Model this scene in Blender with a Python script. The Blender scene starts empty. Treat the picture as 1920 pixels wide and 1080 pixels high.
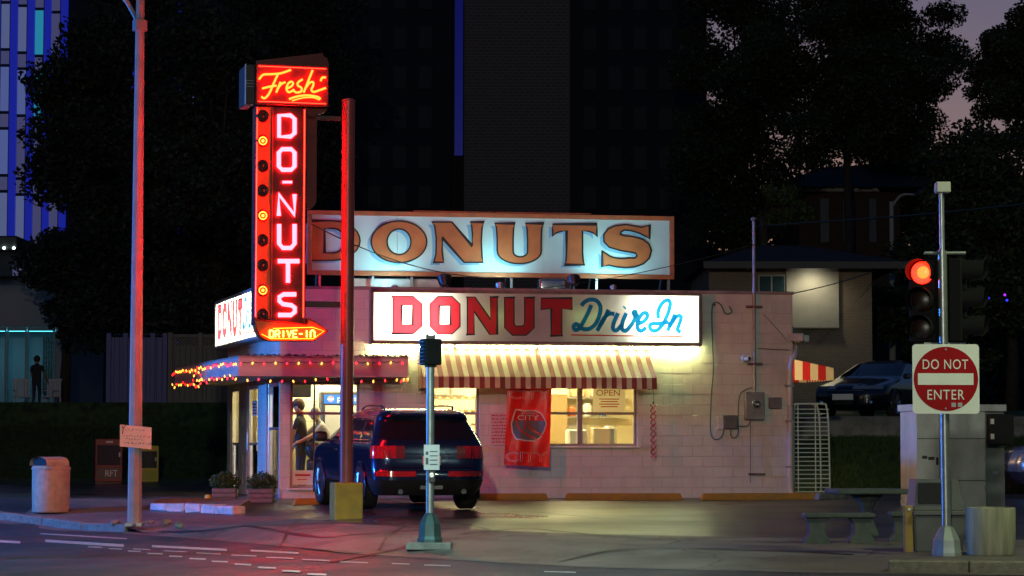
import bpy, bmesh, math, random
import numpy as np
from mathutils import Vector, Matrix
random.seed(7); rng = np.random.default_rng(7)
R = math.radians
SC = bpy.context.scene
C = SC.collection

# ------------------------------------------------------------------ camera
FPX, CX, CY, HOR = 4600.0, 960.0, 540.0, 830.0      # focal length in photo pixels, centre, horizon row
CAMZ = 1.08
PITCH, ROLL = math.atan((HOR - CY) / FPX), 0.0015
fwd = Vector((0, math.cos(PITCH), math.sin(PITCH)))
rgt0 = Vector((1, 0, 0)); up0 = rgt0.cross(fwd)
rgt = (rgt0 * math.cos(ROLL) + up0 * math.sin(ROLL)).normalized()
upv = rgt.cross(fwd).normalized()
EYE = Vector((0, 0, CAMZ))
cam_d = bpy.data.cameras.new('camera'); cam = bpy.data.objects.new('camera', cam_d); C.objects.link(cam)
cam_d.sensor_width = 36.0; cam_d.lens = 36.0 * FPX / 1920.0
cam_d.clip_start = 0.5; cam_d.clip_end = 3000
mw = Matrix((rgt, upv, -fwd)).transposed().to_4x4(); mw.translation = EYE
cam.matrix_world = mw
SC.camera = cam

# ------------------------------------------------------------------ world: dusk sky
SUN_EL, SUN_ROT = R(0.0), R(8)
w = bpy.data.worlds.new('World'); SC.world = w; w.use_nodes = True
nt = w.node_tree; nt.nodes.clear()
sky = nt.nodes.new('ShaderNodeTexSky'); sky.sky_type = 'NISHITA'; sky.sun_disc = False
sky.sun_elevation = SUN_EL; sky.sun_rotation = SUN_ROT; sky.air_density = 1.0; sky.dust_density = 1.0; sky.ozone_density = 3.0
mixs = nt.nodes.new('ShaderNodeMix'); mixs.data_type = 'RGBA'; mixs.blend_type = 'MULTIPLY'; mixs.inputs[0].default_value = 1.0
SKY_TINT = (0.80, 0.92, 1.15)
mixs.inputs[7].default_value = (*SKY_TINT, 1)
bgn = nt.nodes.new('ShaderNodeBackground'); bgn.inputs[1].default_value = 0.125
outw = nt.nodes.new('ShaderNodeOutputWorld')
nt.links.new(sky.outputs[0], mixs.inputs[6]); nt.links.new(mixs.outputs[2], bgn.inputs[0]); nt.links.new(bgn.outputs[0], outw.inputs[0])
vs = SC.view_settings
vs.view_transform = 'Standard'; vs.look = 'None'; vs.exposure = 0.3; vs.gamma = 1.0; vs.use_curve_mapping = False
SC.render.engine = 'CYCLES'
SC.cycles.use_denoising = True
SC.cycles.max_bounces = 8; SC.cycles.transparent_max_bounces = 16
SC.cycles.sample_clamp_indirect = 6.0
SC.cycles.caustics_reflective = False; SC.cycles.caustics_refractive = False

# ------------------------------------------------------------------ pixel helpers (a pixel is a direction; depth comes from what it touches)
def ray(u, v):
    return fwd + rgt * ((u - CX) / FPX) + upv * ((CY - v) / FPX)
def px(u, v, Y):
    d = ray(u, v); return EYE + d * (Y / d.y)
SLOPE, YB = 0.0137, 47.0
def _ss(a, b, x):
    t = min(1, max(0, (x - a) / (b - a))); return t * t * (3 - 2 * t)
def zlot(y, x=0.0):                # the lot falls gently from the shop to the street, and a little to the left
    return min(0.0, SLOPE * (y - YB)) - min(0.34, 0.055 * max(0.0, -2.5 - x)) * (1 - _ss(42.0, 46.5, y))
def gp(u, v, dz=0.0):              # the pixel's ray meets the ground (raised by dz)
    d = ray(u, v); f = lambda t: EYE.z + d.z * t - zlot(d.y * t + EYE.y, d.x * t + EYE.x) - dz
    lo, hi = 5.0, 400.0
    for _ in range(60):
        m = (lo + hi) / 2
        if f(m) > 0: lo = m
        else: hi = m
    return EYE + d * lo
def frame(origin, yaw):
    return Matrix.Translation(origin) @ Matrix.Rotation(yaw, 4, 'Z')
def onplane(F, u, v, d=0.0):       # pixel -> (x, z) on the plane y = -d of frame F
    Fi = F.inverted(); o = Fi @ EYE; r = Fi.to_3x3() @ ray(u, v)
    t = (-d - o.y) / r.y; p = o + r * t
    return p.x, p.z

# ------------------------------------------------------------------ materials
def s2l(c):
    return tuple((x / 255 / 12.92) if x / 255 <= 0.04045 else ((x / 255 + 0.055) / 1.055) ** 2.4 for x in c)
MATS = {}
def mat(name, rgb, rough=0.6, metal=0.0, var=0.0, vscale=4.0, bump=0.0, bscale=30.0, coat=0.0, spec=0.5, rgb2=None, detail=6.0, stretch=None, rvar=0.0, world=False, pos=(0.32, 0.68)):
    if name in MATS: return MATS[name]
    m = bpy.data.materials.new(name); m.use_nodes = True; MATS[name] = m
    n = m.node_tree; b = n.nodes['Principled BSDF']
    b.inputs['Roughness'].default_value = rough; b.inputs['Metallic'].default_value = metal
    b.inputs['Base Color'].default_value = (*rgb, 1); b.inputs['Coat Weight'].default_value = coat
    b.inputs['Specular IOR Level'].default_value = spec
    co = None
    if var or rgb2 or bump or rvar:
        tc = n.nodes.new('ShaderNodeTexCoord'); co = tc.outputs['Object']
        if world: co = n.nodes.new('ShaderNodeNewGeometry').outputs['Position']
        if stretch:
            mp = n.nodes.new('ShaderNodeMapping'); mp.inputs['Scale'].default_value = stretch
            n.links.new(co, mp.inputs[0]); co = mp.outputs[0]
    if var or rgb2:
        no = n.nodes.new('ShaderNodeTexNoise'); no.inputs['Scale'].default_value = vscale; no.inputs['Detail'].default_value = detail
        n.links.new(co, no.inputs['Vector'])
        rp = n.nodes.new('ShaderNodeValToRGB')
        c2 = rgb2 if rgb2 else tuple(min(1, x * (1 + var)) for x in rgb)
        c1 = rgb if rgb2 else tuple(x * (1 - var) for x in rgb)
        rp.color_ramp.elements[0].color = (*c1, 1); rp.color_ramp.elements[1].color = (*c2, 1)
        rp.color_ramp.elements[0].position = pos[0]; rp.color_ramp.elements[1].position = pos[1]
        n.links.new(no.outputs[0], rp.inputs[0]); n.links.new(rp.outputs[0], b.inputs['Base Color'])
    if rvar:
        no3 = n.nodes.new('ShaderNodeTexNoise'); no3.inputs['Scale'].default_value = vscale * 0.6; no3.inputs['Detail'].default_value = 5
        n.links.new(co, no3.inputs['Vector'])
        mr = n.nodes.new('ShaderNodeMapRange'); mr.inputs[1].default_value = 0.3; mr.inputs[2].default_value = 0.7
        mr.inputs[3].default_value = max(0.03, rough - rvar); mr.inputs[4].default_value = min(1, rough + rvar)
        n.links.new(no3.outputs[0], mr.inputs[0]); n.links.new(mr.outputs[0], b.inputs['Roughness'])
    if bump:
        no2 = n.nodes.new('ShaderNodeTexNoise'); no2.inputs['Scale'].default_value = bscale; no2.inputs['Detail'].default_value = 8
        n.links.new(co, no2.inputs['Vector'])
        bp = n.nodes.new('ShaderNodeBump'); bp.inputs['Strength'].default_value = bump; bp.inputs['Distance'].default_value = 0.02
        n.links.new(no2.outputs[0], bp.inputs['Height']); n.links.new(bp.outputs[0], b.inputs['Normal'])
    return m
def emit(name, rgb, strength=1.0, base=(0.3, 0.3, 0.3)):
    if name in MATS: return MATS[name]
    m = bpy.data.materials.new(name); m.use_nodes = True; MATS[name] = m
    b = m.node_tree.nodes['Principled BSDF']
    b.inputs['Base Color'].default_value = (*base, 1); b.inputs['Roughness'].default_value = 0.3
    b.inputs['Emission Color'].default_value = (*rgb, 1); b.inputs['Emission Strength'].default_value = strength
    return m
def glass(name, tint=(0.95, 0.97, 0.96), refl=0.9):
    if name in MATS: return MATS[name]
    m = bpy.data.materials.new(name); m.use_nodes = True; MATS[name] = m
    n = m.node_tree; n.nodes.clear()
    tr = n.nodes.new('ShaderNodeBsdfTransparent'); tr.inputs[0].default_value = (*tint, 1)
    gl = n.nodes.new('ShaderNodeBsdfGlossy'); gl.inputs['Roughness'].default_value = 0.02; gl.inputs[0].default_value = (refl, refl, refl, 1)
    fr = n.nodes.new('ShaderNodeFresnel'); fr.inputs[0].default_value = 1.45
    mx = n.nodes.new('ShaderNodeMixShader'); o = n.nodes.new('ShaderNodeOutputMaterial')
    n.links.new(fr.outputs[0], mx.inputs[0]); n.links.new(tr.outputs[0], mx.inputs[1]); n.links.new(gl.outputs[0], mx.inputs[2]); n.links.new(mx.outputs[0], o.inputs[0])
    return m
def translucent(name, rgb, amount=0.6, var=0.0):
    if name in MATS: return MATS[name]
    m = bpy.data.materials.new(name); m.use_nodes = True; MATS[name] = m
    n = m.node_tree; n.nodes.clear()
    tl = n.nodes.new('ShaderNodeBsdfTranslucent'); tl.inputs[0].default_value = (*rgb, 1)
    df = n.nodes.new('ShaderNodeBsdfPrincipled'); df.inputs['Base Color'].default_value = (*rgb, 1); df.inputs['Roughness'].default_value = 0.35
    mx = n.nodes.new('ShaderNodeMixShader'); mx.inputs[0].default_value = amount; o = n.nodes.new('ShaderNodeOutputMaterial')
    if var:
        tc = n.nodes.new('ShaderNodeTexCoord'); no = n.nodes.new('ShaderNodeTexNoise'); no.inputs['Scale'].default_value = 3.0; no.inputs['Detail'].default_value = 7
        rp = n.nodes.new('ShaderNodeValToRGB'); rp.color_ramp.elements[0].color = (*[x * (1 - var) for x in rgb], 1); rp.color_ramp.elements[1].color = (*rgb, 1)
        rp.color_ramp.elements[0].position = 0.25; rp.color_ramp.elements[1].position = 0.6
        n.links.new(tc.outputs['Object'], no.inputs['Vector']); n.links.new(no.outputs[0], rp.inputs[0])
        n.links.new(rp.outputs[0], tl.inputs[0]); n.links.new(rp.outputs[0], df.inputs['Base Color'])
    n.links.new(df.outputs[0], mx.inputs[1]); n.links.new(tl.outputs[0], mx.inputs[2]); n.links.new(mx.outputs[0], o.inputs[0])
    return m

# ------------------------------------------------------------------ mesh builder and object helpers
WM = {}
I4 = Matrix.Identity(4)
class MB:
    def __init__(s): s.bm = bmesh.new(); s.F = None
    def _mi(s, faces, mi):
        for f in faces: f.material_index = mi
    def box(s, a, b, bev=0.0, mi=0, seg=1):
        a, b = Vector(a), Vector(b); c = (a + b) / 2; d = b - a
        r = bmesh.ops.create_cube(s.bm, size=1.0, matrix=Matrix.Translation(c) @ Matrix.Diagonal((abs(d.x), abs(d.y), abs(d.z), 1)))
        vs_ = r['verts']; fs = set(f for v in vs_ for f in v.link_faces)
        if bev > 0:
            es = list(set(e for v in vs_ for e in v.link_edges))
            rr = bmesh.ops.bevel(s.bm, geom=es, offset=bev, segments=seg, affect='EDGES', profile=0.5, clamp_overlap=True)
            fs = set(rr['faces']) | set(f for f in fs if f.is_valid)
        s._mi(fs, mi); return s
    def poly(s, pts, mi=0):
        f = s.bm.faces.new([s.bm.verts.new(p) for p in pts]); f.material_index = mi; return s
    def prism(s, pts, vec, mi=0):
        vec = Vector(vec); a = [s.bm.verts.new(p) for p in pts]; b = [s.bm.verts.new(Vector(p) + vec) for p in pts]
        n = len(pts); fs = [s.bm.faces.new(a[::-1]), s.bm.faces.new(b)]
        for i in range(n): fs.append(s.bm.faces.new((a[i], a[(i + 1) % n], b[(i + 1) % n], b[i])))
        s._mi(fs, mi); return s
    def tube(s, path, r, n=8, mi=0, closed=False, squash=None):
        P = [Vector(p) for p in path]; m = len(P); rr = r if isinstance(r, (list, tuple)) else [r] * m
        rings = []; prev = None
        for i in range(m):
            if closed: t = P[(i + 1) % m] - P[i - 1]
            else: t = P[min(i + 1, m - 1)] - P[max(i - 1, 0)]
            if t.length < 1e-9: t = Vector((0, 0, 1))
            t.normalize()
            if prev is None:
                a = Vector((0, 0, 1)) if abs(t.z) < 0.9 else Vector((0, 1, 0))
                x = t.cross(a).normalized()
            else:
                x = prev - t * prev.dot(t)
                x = x.normalized() if x.length > 1e-6 else t.orthogonal().normalized()
            prev = x; y = t.cross(x)
            rings.append([s.bm.verts.new(P[i] + (x * math.cos(2 * math.pi * k / n) + y * math.sin(2 * math.pi * k / n)) * rr[i]) for k in range(n)])
        fs = []
        for i in range(m if closed else m - 1):
            A, B = rings[i], rings[(i + 1) % m]
            for k in range(n): fs.append(s.bm.faces.new((A[k], A[(k + 1) % n], B[(k + 1) % n], B[k])))
        if not closed:
            fs.append(s.bm.faces.new(rings[0][::-1])); fs.append(s.bm.faces.new(rings[-1]))
        s._mi(fs, mi); return s
    def lathe(s, prof, n=24, at=(0, 0, 0), mi=0, M=None, cap=True):
        M = M or Matrix.Translation(at); rings = []
        for r, z in prof:
            rings.append([s.bm.verts.new(M @ Vector((r * math.cos(2 * math.pi * k / n), r * math.sin(2 * math.pi * k / n), z))) for k in range(n)])
        fs = []
        for A, B in zip(rings, rings[1:]):
            for k in range(n): fs.append(s.bm.faces.new((A[k], A[(k + 1) % n], B[(k + 1) % n], B[k])))
        if cap: fs.append(s.bm.faces.new(rings[0][::-1])); fs.append(s.bm.faces.new(rings[-1]))
        s._mi(fs, mi); return s
    def sphere(s, c, r, seg=12, sc=(1, 1, 1), mi=0):
        rr = bmesh.ops.create_uvsphere(s.bm, u_segments=seg, v_segments=max(6, seg * 2 // 3), radius=r, matrix=Matrix.Translation(c) @ Matrix.Diagonal((*sc, 1)))
        s._mi(set(f for v in rr['verts'] for f in v.link_faces), mi); return s
    def mesh(s, me, M=None, mi=None):          # merge a mesh datablock
        n0 = len(s.bm.verts); f0 = len(s.bm.faces); s.bm.from_mesh(me)
        s.bm.verts.ensure_lookup_table(); s.bm.faces.ensure_lookup_table()
        if M is not None: bmesh.ops.transform(s.bm, matrix=M, verts=s.bm.verts[n0:])
        if mi is not None: s._mi(s.bm.faces[f0:], mi)
        return s
def ob(name, mb, mats, parent=None, F=None, smooth=None, recalc=True):
    bm = mb.bm
    if recalc: bmesh.ops.recalc_face_normals(bm, faces=bm.faces)
    if F is not None: bm.transform(F)
    if parent is not None: bm.transform(WM[parent.name].inverted())
    me = bpy.data.meshes.new(name); bm.to_mesh(me); bm.free()
    if not isinstance(mats, (list, tuple)): mats = [mats]
    for m in mats: me.materials.append(m)
    if smooth:
        me.shade_smooth()
        if smooth is not True: me.set_sharp_from_angle(angle=R(smooth))
    o = bpy.data.objects.new(name, me); C.objects.link(o)
    if parent is not None: o.parent = parent; WM[o.name] = WM[parent.name]
    else: WM[o.name] = I4
    return o
def thing(name, label, cat, M, group=None):
    o = bpy.data.objects.new(name, None); C.objects.link(o); o.empty_display_size = 0.2
    if not isinstance(M, Matrix): M = Matrix.Translation(M)
    o.matrix_world = M; WM[o.name] = M.copy()
    o['label'] = label; o['category'] = cat
    if group: o['group'] = group
    return o
def one(name, label, cat, mb, mats, F=None, smooth=None, group=None):   # a thing that is one mesh; origin at its base
    if F is not None: mb.bm.transform(F)
    co = np.array([v.co[:] for v in mb.bm.verts]); lo, hi = co.min(0), co.max(0)
    base = Vector(((lo[0] + hi[0]) / 2, (lo[1] + hi[1]) / 2, lo[2])); mb.bm.transform(Matrix.Translation(-base))
    o = ob(name, mb, mats, smooth=smooth); o.location = base; WM[o.name] = Matrix.Translation(base)
    o['label'] = label; o['category'] = cat
    if group: o['group'] = group
    return o
def struct(name, mb, mats, parent=None, smooth=None):
    o = ob(name, mb, mats, parent, smooth=smooth)
    if parent is None: o['kind'] = 'structure'
    return o
def cat_rom(pts, n=8, closed=False):
    P = [Vector(p) for p in pts]; out = []; m = len(P)
    for i in range(m if closed else m - 1):
        if closed: a, b, c, d = P[i - 1], P[i], P[(i + 1) % m], P[(i + 2) % m]
        else: a, b, c, d = P[max(i - 1, 0)], P[i], P[i + 1], P[min(i + 2, m - 1)]
        for k in range(n):
            t = k / n
            out.append(0.5 * ((2 * b) + (c - a) * t + (2 * a - 5 * b + 4 * c - d) * t * t + (3 * b - a - 3 * c + d) * t ** 3))
    if not closed: out.append(P[-1])
    return out
def curve_mesh(loops, depth=0.0, bevel=0.0, fill=True):   # filled 2D loops (even-odd) -> mesh in XY
    cu = bpy.data.curves.new('outline', 'CURVE'); cu.dimensions = '2D' if fill else '3D'
    cu.fill_mode = 'BOTH' if fill else 'FULL'; cu.extrude = depth; cu.bevel_depth = bevel; cu.bevel_resolution = 1
    for L in loops:
        sp = cu.splines.new('POLY'); sp.points.add(len(L) - 1); sp.use_cyclic_u = True
        for i, p in enumerate(L): sp.points[i].co = (p[0], p[1], 0, 1)
    o = bpy.data.objects.new('outline', cu); me = bpy.data.meshes.new_from_object(o)
    bpy.data.objects.remove(o); bpy.data.curves.remove(cu); return me
def text_mesh(body, depth=0.0, outline=0.0, spacing=1.0):
    cu = bpy.data.curves.new('outline', 'FONT'); cu.body = body; cu.size = 1.0; cu.space_character = spacing
    cu.extrude = depth
    if outline: cu.fill_mode = 'NONE'; cu.bevel_depth = outline; cu.bevel_resolution = 0; cu.extrude = 0
    o = bpy.data.objects.new('outline', cu); me = bpy.data.meshes.new_from_object(o)
    bpy.data.objects.remove(o); bpy.data.curves.remove(cu); return me
STAND = Matrix(((1, 0, 0, 0), (0, 0, -1, 0), (0, 1, 0, 0), (0, 0, 0, 1)))     # XY drawing -> standing in XZ, facing -Y
def fit_text(mb, body, x0, x1, z0, z1, y, depth=0.002, outline=0.0, mi=0, M=None, spacing=1.0):
    me = text_mesh(body, depth, outline, spacing)
    co = np.array([v.co[:] for v in me.vertices]); lo, hi = co.min(0), co.max(0)
    sx, sz = (x1 - x0) / (hi[0] - lo[0]), (z1 - z0) / (hi[1] - lo[1])
    T = Matrix.Translation((x0 - lo[0] * sx, y, z0 - lo[1] * sz)) @ STAND @ Matrix.Diagonal((sx, sz, 1, 1))
    mb.mesh(me, (M @ T) if M is not None else T, mi); bpy.data.meshes.remove(me); return mb
def flat_mesh(mb, loops, y, depth=0.003, mi=0):            # loops of (x, z) -> thin standing sheet at plane y
    me = curve_mesh(loops, depth); mb.mesh(me, Matrix.Translation((0, y, 0)) @ STAND, mi); bpy.data.meshes.remove(me); return mb
def ribbon(mb, pts, wd, y, depth=0.004, closed=False, mi=0):   # a flat painted stroke of width wd along (x, z) points
    P = [Vector((p[0], p[1])) for p in pts]; m = len(P); L, Rr = [], []
    for i in range(m):
        t = (P[(i + 1) % m] - P[i - 1]) if closed else (P[min(i + 1, m - 1)] - P[max(i - 1, 0)])
        t = t.normalized() if t.length > 1e-9 else Vector((1, 0)); nrm = Vector((-t.y, t.x))
        sc = 1.0
        if closed or 0 < i < m - 1:
            e = (P[i] - P[i - 1]); e = e.normalized() if e.length > 1e-9 else t
            sc = 1 / max(0.5, abs(e.dot(t)))
        L.append(P[i] + nrm * wd / 2 * sc); Rr.append(P[i] - nrm * wd / 2 * sc)
    bm = mb.bm
    a = [bm.verts.new((q.x, y, q.y)) for q in L]; b = [bm.verts.new((q.x, y, q.y)) for q in Rr]
    a2 = [bm.verts.new((q.x, y - depth, q.y)) for q in L]; b2 = [bm.verts.new((q.x, y - depth, q.y)) for q in Rr]
    for i in range(m if closed else m - 1):
        j = (i + 1) % m
        for q in ((a2[i], a2[j], b2[j], b2[i]), (a[i], a2[i], a2[j], a[j]), (b[i], b[j], b2[j], b2[i])):
            f = bm.faces.new(q); f.material_index = mi
    return mb
def lamp(name, kind, loc, energy, color, parent=None, size=0.2, spot=None, aim=None, blend=0.5):
    l = bpy.data.lights.new(name, kind); l.energy = energy; l.color = color
    if kind == 'AREA': l.size = size
    else: l.shadow_soft_size = size
    o = bpy.data.objects.new(name, l); C.objects.link(o)
    M = Matrix.Translation(loc)
    if aim is not None: M = M @ (Vector(aim) - Vector(loc)).to_track_quat('-Z', 'Y').to_matrix().to_4x4()
    if kind == 'SPOT': l.spot_size = spot; l.spot_blend = blend
    if parent is not None: o.parent = parent; M = WM[parent.name].inverted() @ M
    o.matrix_local = M; return o

# ------------------------------------------------------------------ shared materials
m_asph = mat('asphalt', (0.042, 0.042, 0.045), 0.62, var=0.35, vscale=1.2, bump=0.35, bscale=55, rvar=0.12)
m_lot = mat('lot_asphalt', (0.026, 0.025, 0.024), 0.36, rgb2=(0.050, 0.047, 0.043), vscale=0.35, bump=0.22, bscale=9, rvar=0.16, detail=10)
m_conc = mat('concrete', (0.20, 0.185, 0.165), 0.85, var=0.3, vscale=5, bump=0.4, bscale=40)
m_apron = mat('apron_concrete', (0.10, 0.085, 0.075), 0.6, rgb2=(0.17, 0.15, 0.13), vscale=1.1, bump=0.3, bscale=45, detail=9)
m_grass = mat('grass', (0.028, 0.062, 0.012), 0.95, var=0.6, vscale=6, bump=1.0, bscale=25)
m_white = mat('white_marking', (0.55, 0.55, 0.53), 0.6, rgb2=(0.30, 0.30, 0.29), vscale=9)
m_tar = mat('crack_tar', (0.015, 0.015, 0.015), 0.5)
m_black = mat('black_enamel', (0.012, 0.012, 0.013), 0.4, var=0.2)
m_dgrey = mat('dark_grey', (0.05, 0.05, 0.052), 0.5, var=0.2)
m_wallp = mat('painted_block', (0.62, 0.575, 0.50), 0.62, rgb2=(0.70, 0.655, 0.575), vscale=2.6, bump=0.35, bscale=55, world=True)
def grime(m, scale, stretch, lo, hi, col, fac=0.6):
    n = m.node_tree; b = n.nodes['Principled BSDF']; src = b.inputs['Base Color'].links[0].from_socket if b.inputs['Base Color'].links else None
    g_ = n.nodes.new('ShaderNodeNewGeometry'); mp = n.nodes.new('ShaderNodeMapping'); mp.inputs['Scale'].default_value = stretch; n.links.new(g_.outputs['Position'], mp.inputs[0])
    no = n.nodes.new('ShaderNodeTexNoise'); no.inputs['Scale'].default_value = scale; no.inputs['Detail'].default_value = 9; no.inputs['Roughness'].default_value = 0.62; n.links.new(mp.outputs[0], no.inputs['Vector'])
    mr = n.nodes.new('ShaderNodeMapRange'); mr.inputs[1].default_value = lo; mr.inputs[2].default_value = hi; mr.inputs[4].default_value = fac; n.links.new(no.outputs[0], mr.inputs[0])
    mx = n.nodes.new('ShaderNodeMix'); mx.data_type = 'RGBA'; mx.inputs[7].default_value = (*col, 1); n.links.new(mr.outputs[0], mx.inputs[0])
    if src: n.links.new(src, mx.inputs[6])
    else: mx.inputs[6].default_value = b.inputs['Base Color'].default_value
    n.links.new(mx.outputs[2], b.inputs['Base Color'])
def cracks(m, scale, width, col, fac=0.8):
    n = m.node_tree; b = n.nodes['Principled BSDF']; src = b.inputs['Base Color'].links[0].from_socket; g_ = n.nodes.new('ShaderNodeNewGeometry')
    wn = n.nodes.new('ShaderNodeTexNoise'); wn.inputs['Scale'].default_value = 1.3; wn.inputs['Detail'].default_value = 6; n.links.new(g_.outputs['Position'], wn.inputs['Vector'])
    ad = n.nodes.new('ShaderNodeVectorMath'); ad.operation = 'MULTIPLY_ADD'; ad.inputs[1].default_value = (1.1, 1.1, 0); n.links.new(wn.outputs['Color'], ad.inputs[0]); n.links.new(g_.outputs['Position'], ad.inputs[2])
    vo = n.nodes.new('ShaderNodeTexVoronoi'); vo.feature = 'DISTANCE_TO_EDGE'; vo.inputs['Scale'].default_value = scale; n.links.new(ad.outputs[0], vo.inputs['Vector'])
    mr = n.nodes.new('ShaderNodeMapRange'); mr.inputs[1].default_value = 0.0; mr.inputs[2].default_value = width; mr.inputs[3].default_value = fac; mr.inputs[4].default_value = 0.0; n.links.new(vo.outputs['Distance'], mr.inputs[0])
    mx = n.nodes.new('ShaderNodeMix'); mx.data_type = 'RGBA'; mx.inputs[7].default_value = (*col, 1); n.links.new(mr.outputs[0], mx.inputs[0]); n.links.new(src, mx.inputs[6]); n.links.new(mx.outputs[2], b.inputs['Base Color'])
grime(m_wallp, 1.1, (1, 1, 0.35), 0.52, 0.80, (0.33, 0.28, 0.24), 0.55); grime(m_wallp, 5.0, (1, 1, 0.12), 0.60, 0.80, (0.28, 0.23, 0.20), 0.45)
grime(m_lot, 0.8, (1, 1, 1), 0.55, 0.70, (0.010, 0.010, 0.010), 0.7); cracks(m_lot, 0.22, 0.012, (0.008, 0.008, 0.008)); cracks(m_apron, 0.33, 0.010, (0.012, 0.012, 0.012)); grime(m_apron, 1.6, (1, 1, 1), 0.52, 0.75, (0.03, 0.028, 0.026), 0.7)
grime(m_asph, 0.6, (1, 1, 1), 0.5, 0.75, (0.020, 0.020, 0.021), 0.8); cracks(m_asph, 0.16, 0.006, (0.012, 0.012, 0.012), 0.7)
grime(m_asph, 28.0, (1, 1, 1), 0.52, 0.66, (0.085, 0.085, 0.085), 0.6); grime(m_apron, 32.0, (1, 1, 1), 0.52, 0.66, (0.17, 0.155, 0.14), 0.55); grime(m_lot, 22.0, (1, 1, 1), 0.54, 0.68, (0.075, 0.07, 0.065), 0.5)
def tint_random(m, amt):
    n = m.node_tree; b = n.nodes['Principled BSDF']; src = b.inputs['Base Color'].links[0].from_socket; oi = n.nodes.new('ShaderNodeObjectInfo'); mr = n.nodes.new('ShaderNodeMapRange'); mr.inputs[3].default_value = 1 - amt; mr.inputs[4].default_value = 1 + amt * 0.4; n.links.new(oi.outputs['Random'], mr.inputs[0])
    hs = n.nodes.new('ShaderNodeHueSaturation'); n.links.new(mr.outputs[0], hs.inputs['Value']); n.links.new(src, hs.inputs['Color']); n.links.new(hs.outputs[0], b.inputs['Base Color'])
tint_random(m_wallp, 0.05)
m_mortar = mat('painted_mortar', (0.50, 0.46, 0.40), 0.8, var=0.12, bump=0.3)
m_alu = mat('aluminium', (0.62, 0.64, 0.66), 0.32, metal=0.9, var=0.08)
m_galv = mat('galvanised_steel', (0.34, 0.36, 0.37), 0.38, metal=0.8, var=0.15, vscale=8)
m_rust = mat('weathered_steel', (0.16, 0.10, 0.075), 0.7, var=0.4, vscale=9)

# ------------------------------------------------------------------ ground
edge_px = [(-900, 925), (-300, 952), (0, 974), (60, 980), (210, 996), (420, 1012), (640, 1033), (800, 1044), (1100, 1060), (1500, 1070), (1710, 1073), (1920, 1075), (2500, 1080)]
edge = [gp(u, v, -0.12) for u, v in edge_px]
ex_ = [-70.0] + [p.x for p in edge] + [60.0]; ey_ = [edge[0].y + 25] + [p.y for p in edge] + [edge[-1].y]
def yedge(x): return float(np.interp(x, ex_, ey_))
XK0, XK1 = gp(215, 996, -0.12).x, gp(1712, 1073, -0.12).x
def sstep(a, b, x):
    t = min(1, max(0, (x - a) / (b - a))); return t * t * (3 - 2 * t)
def kerbed(x): return max(1 - sstep(XK0 - 0.1, XK0 + 1.0, x), sstep(XK1 - 0.25, XK1 - 0.02, x))
def zground(x, y):
    d = y - yedge(x)
    return zlot(y, x) - 0.116 * (1 - sstep(0.0, 1.9, d)) * (1 - kerbed(x))
mb = MB()
xs = [-70, -50, -35, -25, -19] + list(np.arange(-16, 14.01, 0.25)) + [17, 22, 30, 45, 60]
ds = [0, 0.08, 0.16, 0.3, 0.5, 0.75, 1.0, 1.3, 1.6, 1.9, 2.4, 3, 4, 5, 6.5, 8, 10, 12, 14, 16]
rows = []
for x in xs:
    ye = yedge(x); col = [(x, ye + d, zground(x, ye + d)) for d in ds if ye + d < 46.8]
    while len(col) < len(ds): col.append((x, 46.9 + 0.02 * len(col), 0.0))
    ye2 = 64.3 if x < -5 else 57.2; col += [(x, 47.5, 0), (x, 52, 0), (x, ye2, 0)]
    rows.append([mb.bm.verts.new(p) for p in col])
for i in range(len(xs) - 1):
    for j in range(len(rows[0]) - 1):
        f = mb.bm.faces.new((rows[i][j], rows[i + 1][j], rows[i + 1][j + 1], rows[i][j + 1]))
        f.material_index = 1 if (j < 13 and xs[i] > -9) else 0
lot = struct('parking_lot', mb, [m_lot, m_apron], smooth=True)
mb = MB()
yr = list(range(-30, 42, 3)) + [42, 43, 44, 45, 46, 46.5]; xr = [-400, -70, -30] + list(range(-16, 1)) + [15, 30, 60, 400]
g = [[mb.bm.verts.new((x, y, zlot(y, x) - 0.12)) for y in yr + [60]] for x in xr]
for i in range(len(xr) - 1):
    for j in range(len(yr)): mb.bm.faces.new((g[i][j], g[i + 1][j], g[i + 1][j + 1], g[i][j + 1]))
road = struct('road', mb, m_asph)
# terrain behind the lot: banks and raised terraces, reaching to the horizon
def zter(x, y):
    l = 1.46 * sstep(64, 68.8, y) if y < 69.4 else 2.2
    r_ = 1.15 * sstep(52.5, 57.8, y) if y < 58.3 else 1.68 + 0.5 * sstep(62, 80, y)
    t = sstep(-5, 5, x); z = l * (1 - t) + r_ * t
    return z - 0.006 if y < 57.5 or (x < -4 and y < 64.4) else z
mb = MB()
tx = [-900, -300, -120, -60] + list(np.arange(-40, 40.1, 2.0)) + [60, 120, 300, 900]
ty = list(np.arange(51, 58.1, 1.0)) + [58.25, 58.35, 59, 61, 63, 65, 67, 68.5, 69.35, 69.45, 71, 75, 82, 95, 120, 200, 500, 1500]
g = [[mb.bm.verts.new((x, y, zter(x, y))) for y in ty] for x in tx]
for i in range(len(tx) - 1):
    for j in range(len(ty) - 1): mb.bm.faces.new((g[i][j], g[i + 1][j], g[i + 1][j + 1], g[i][j + 1]))
struct('terrain', mb, m_grass, smooth=True)
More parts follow.
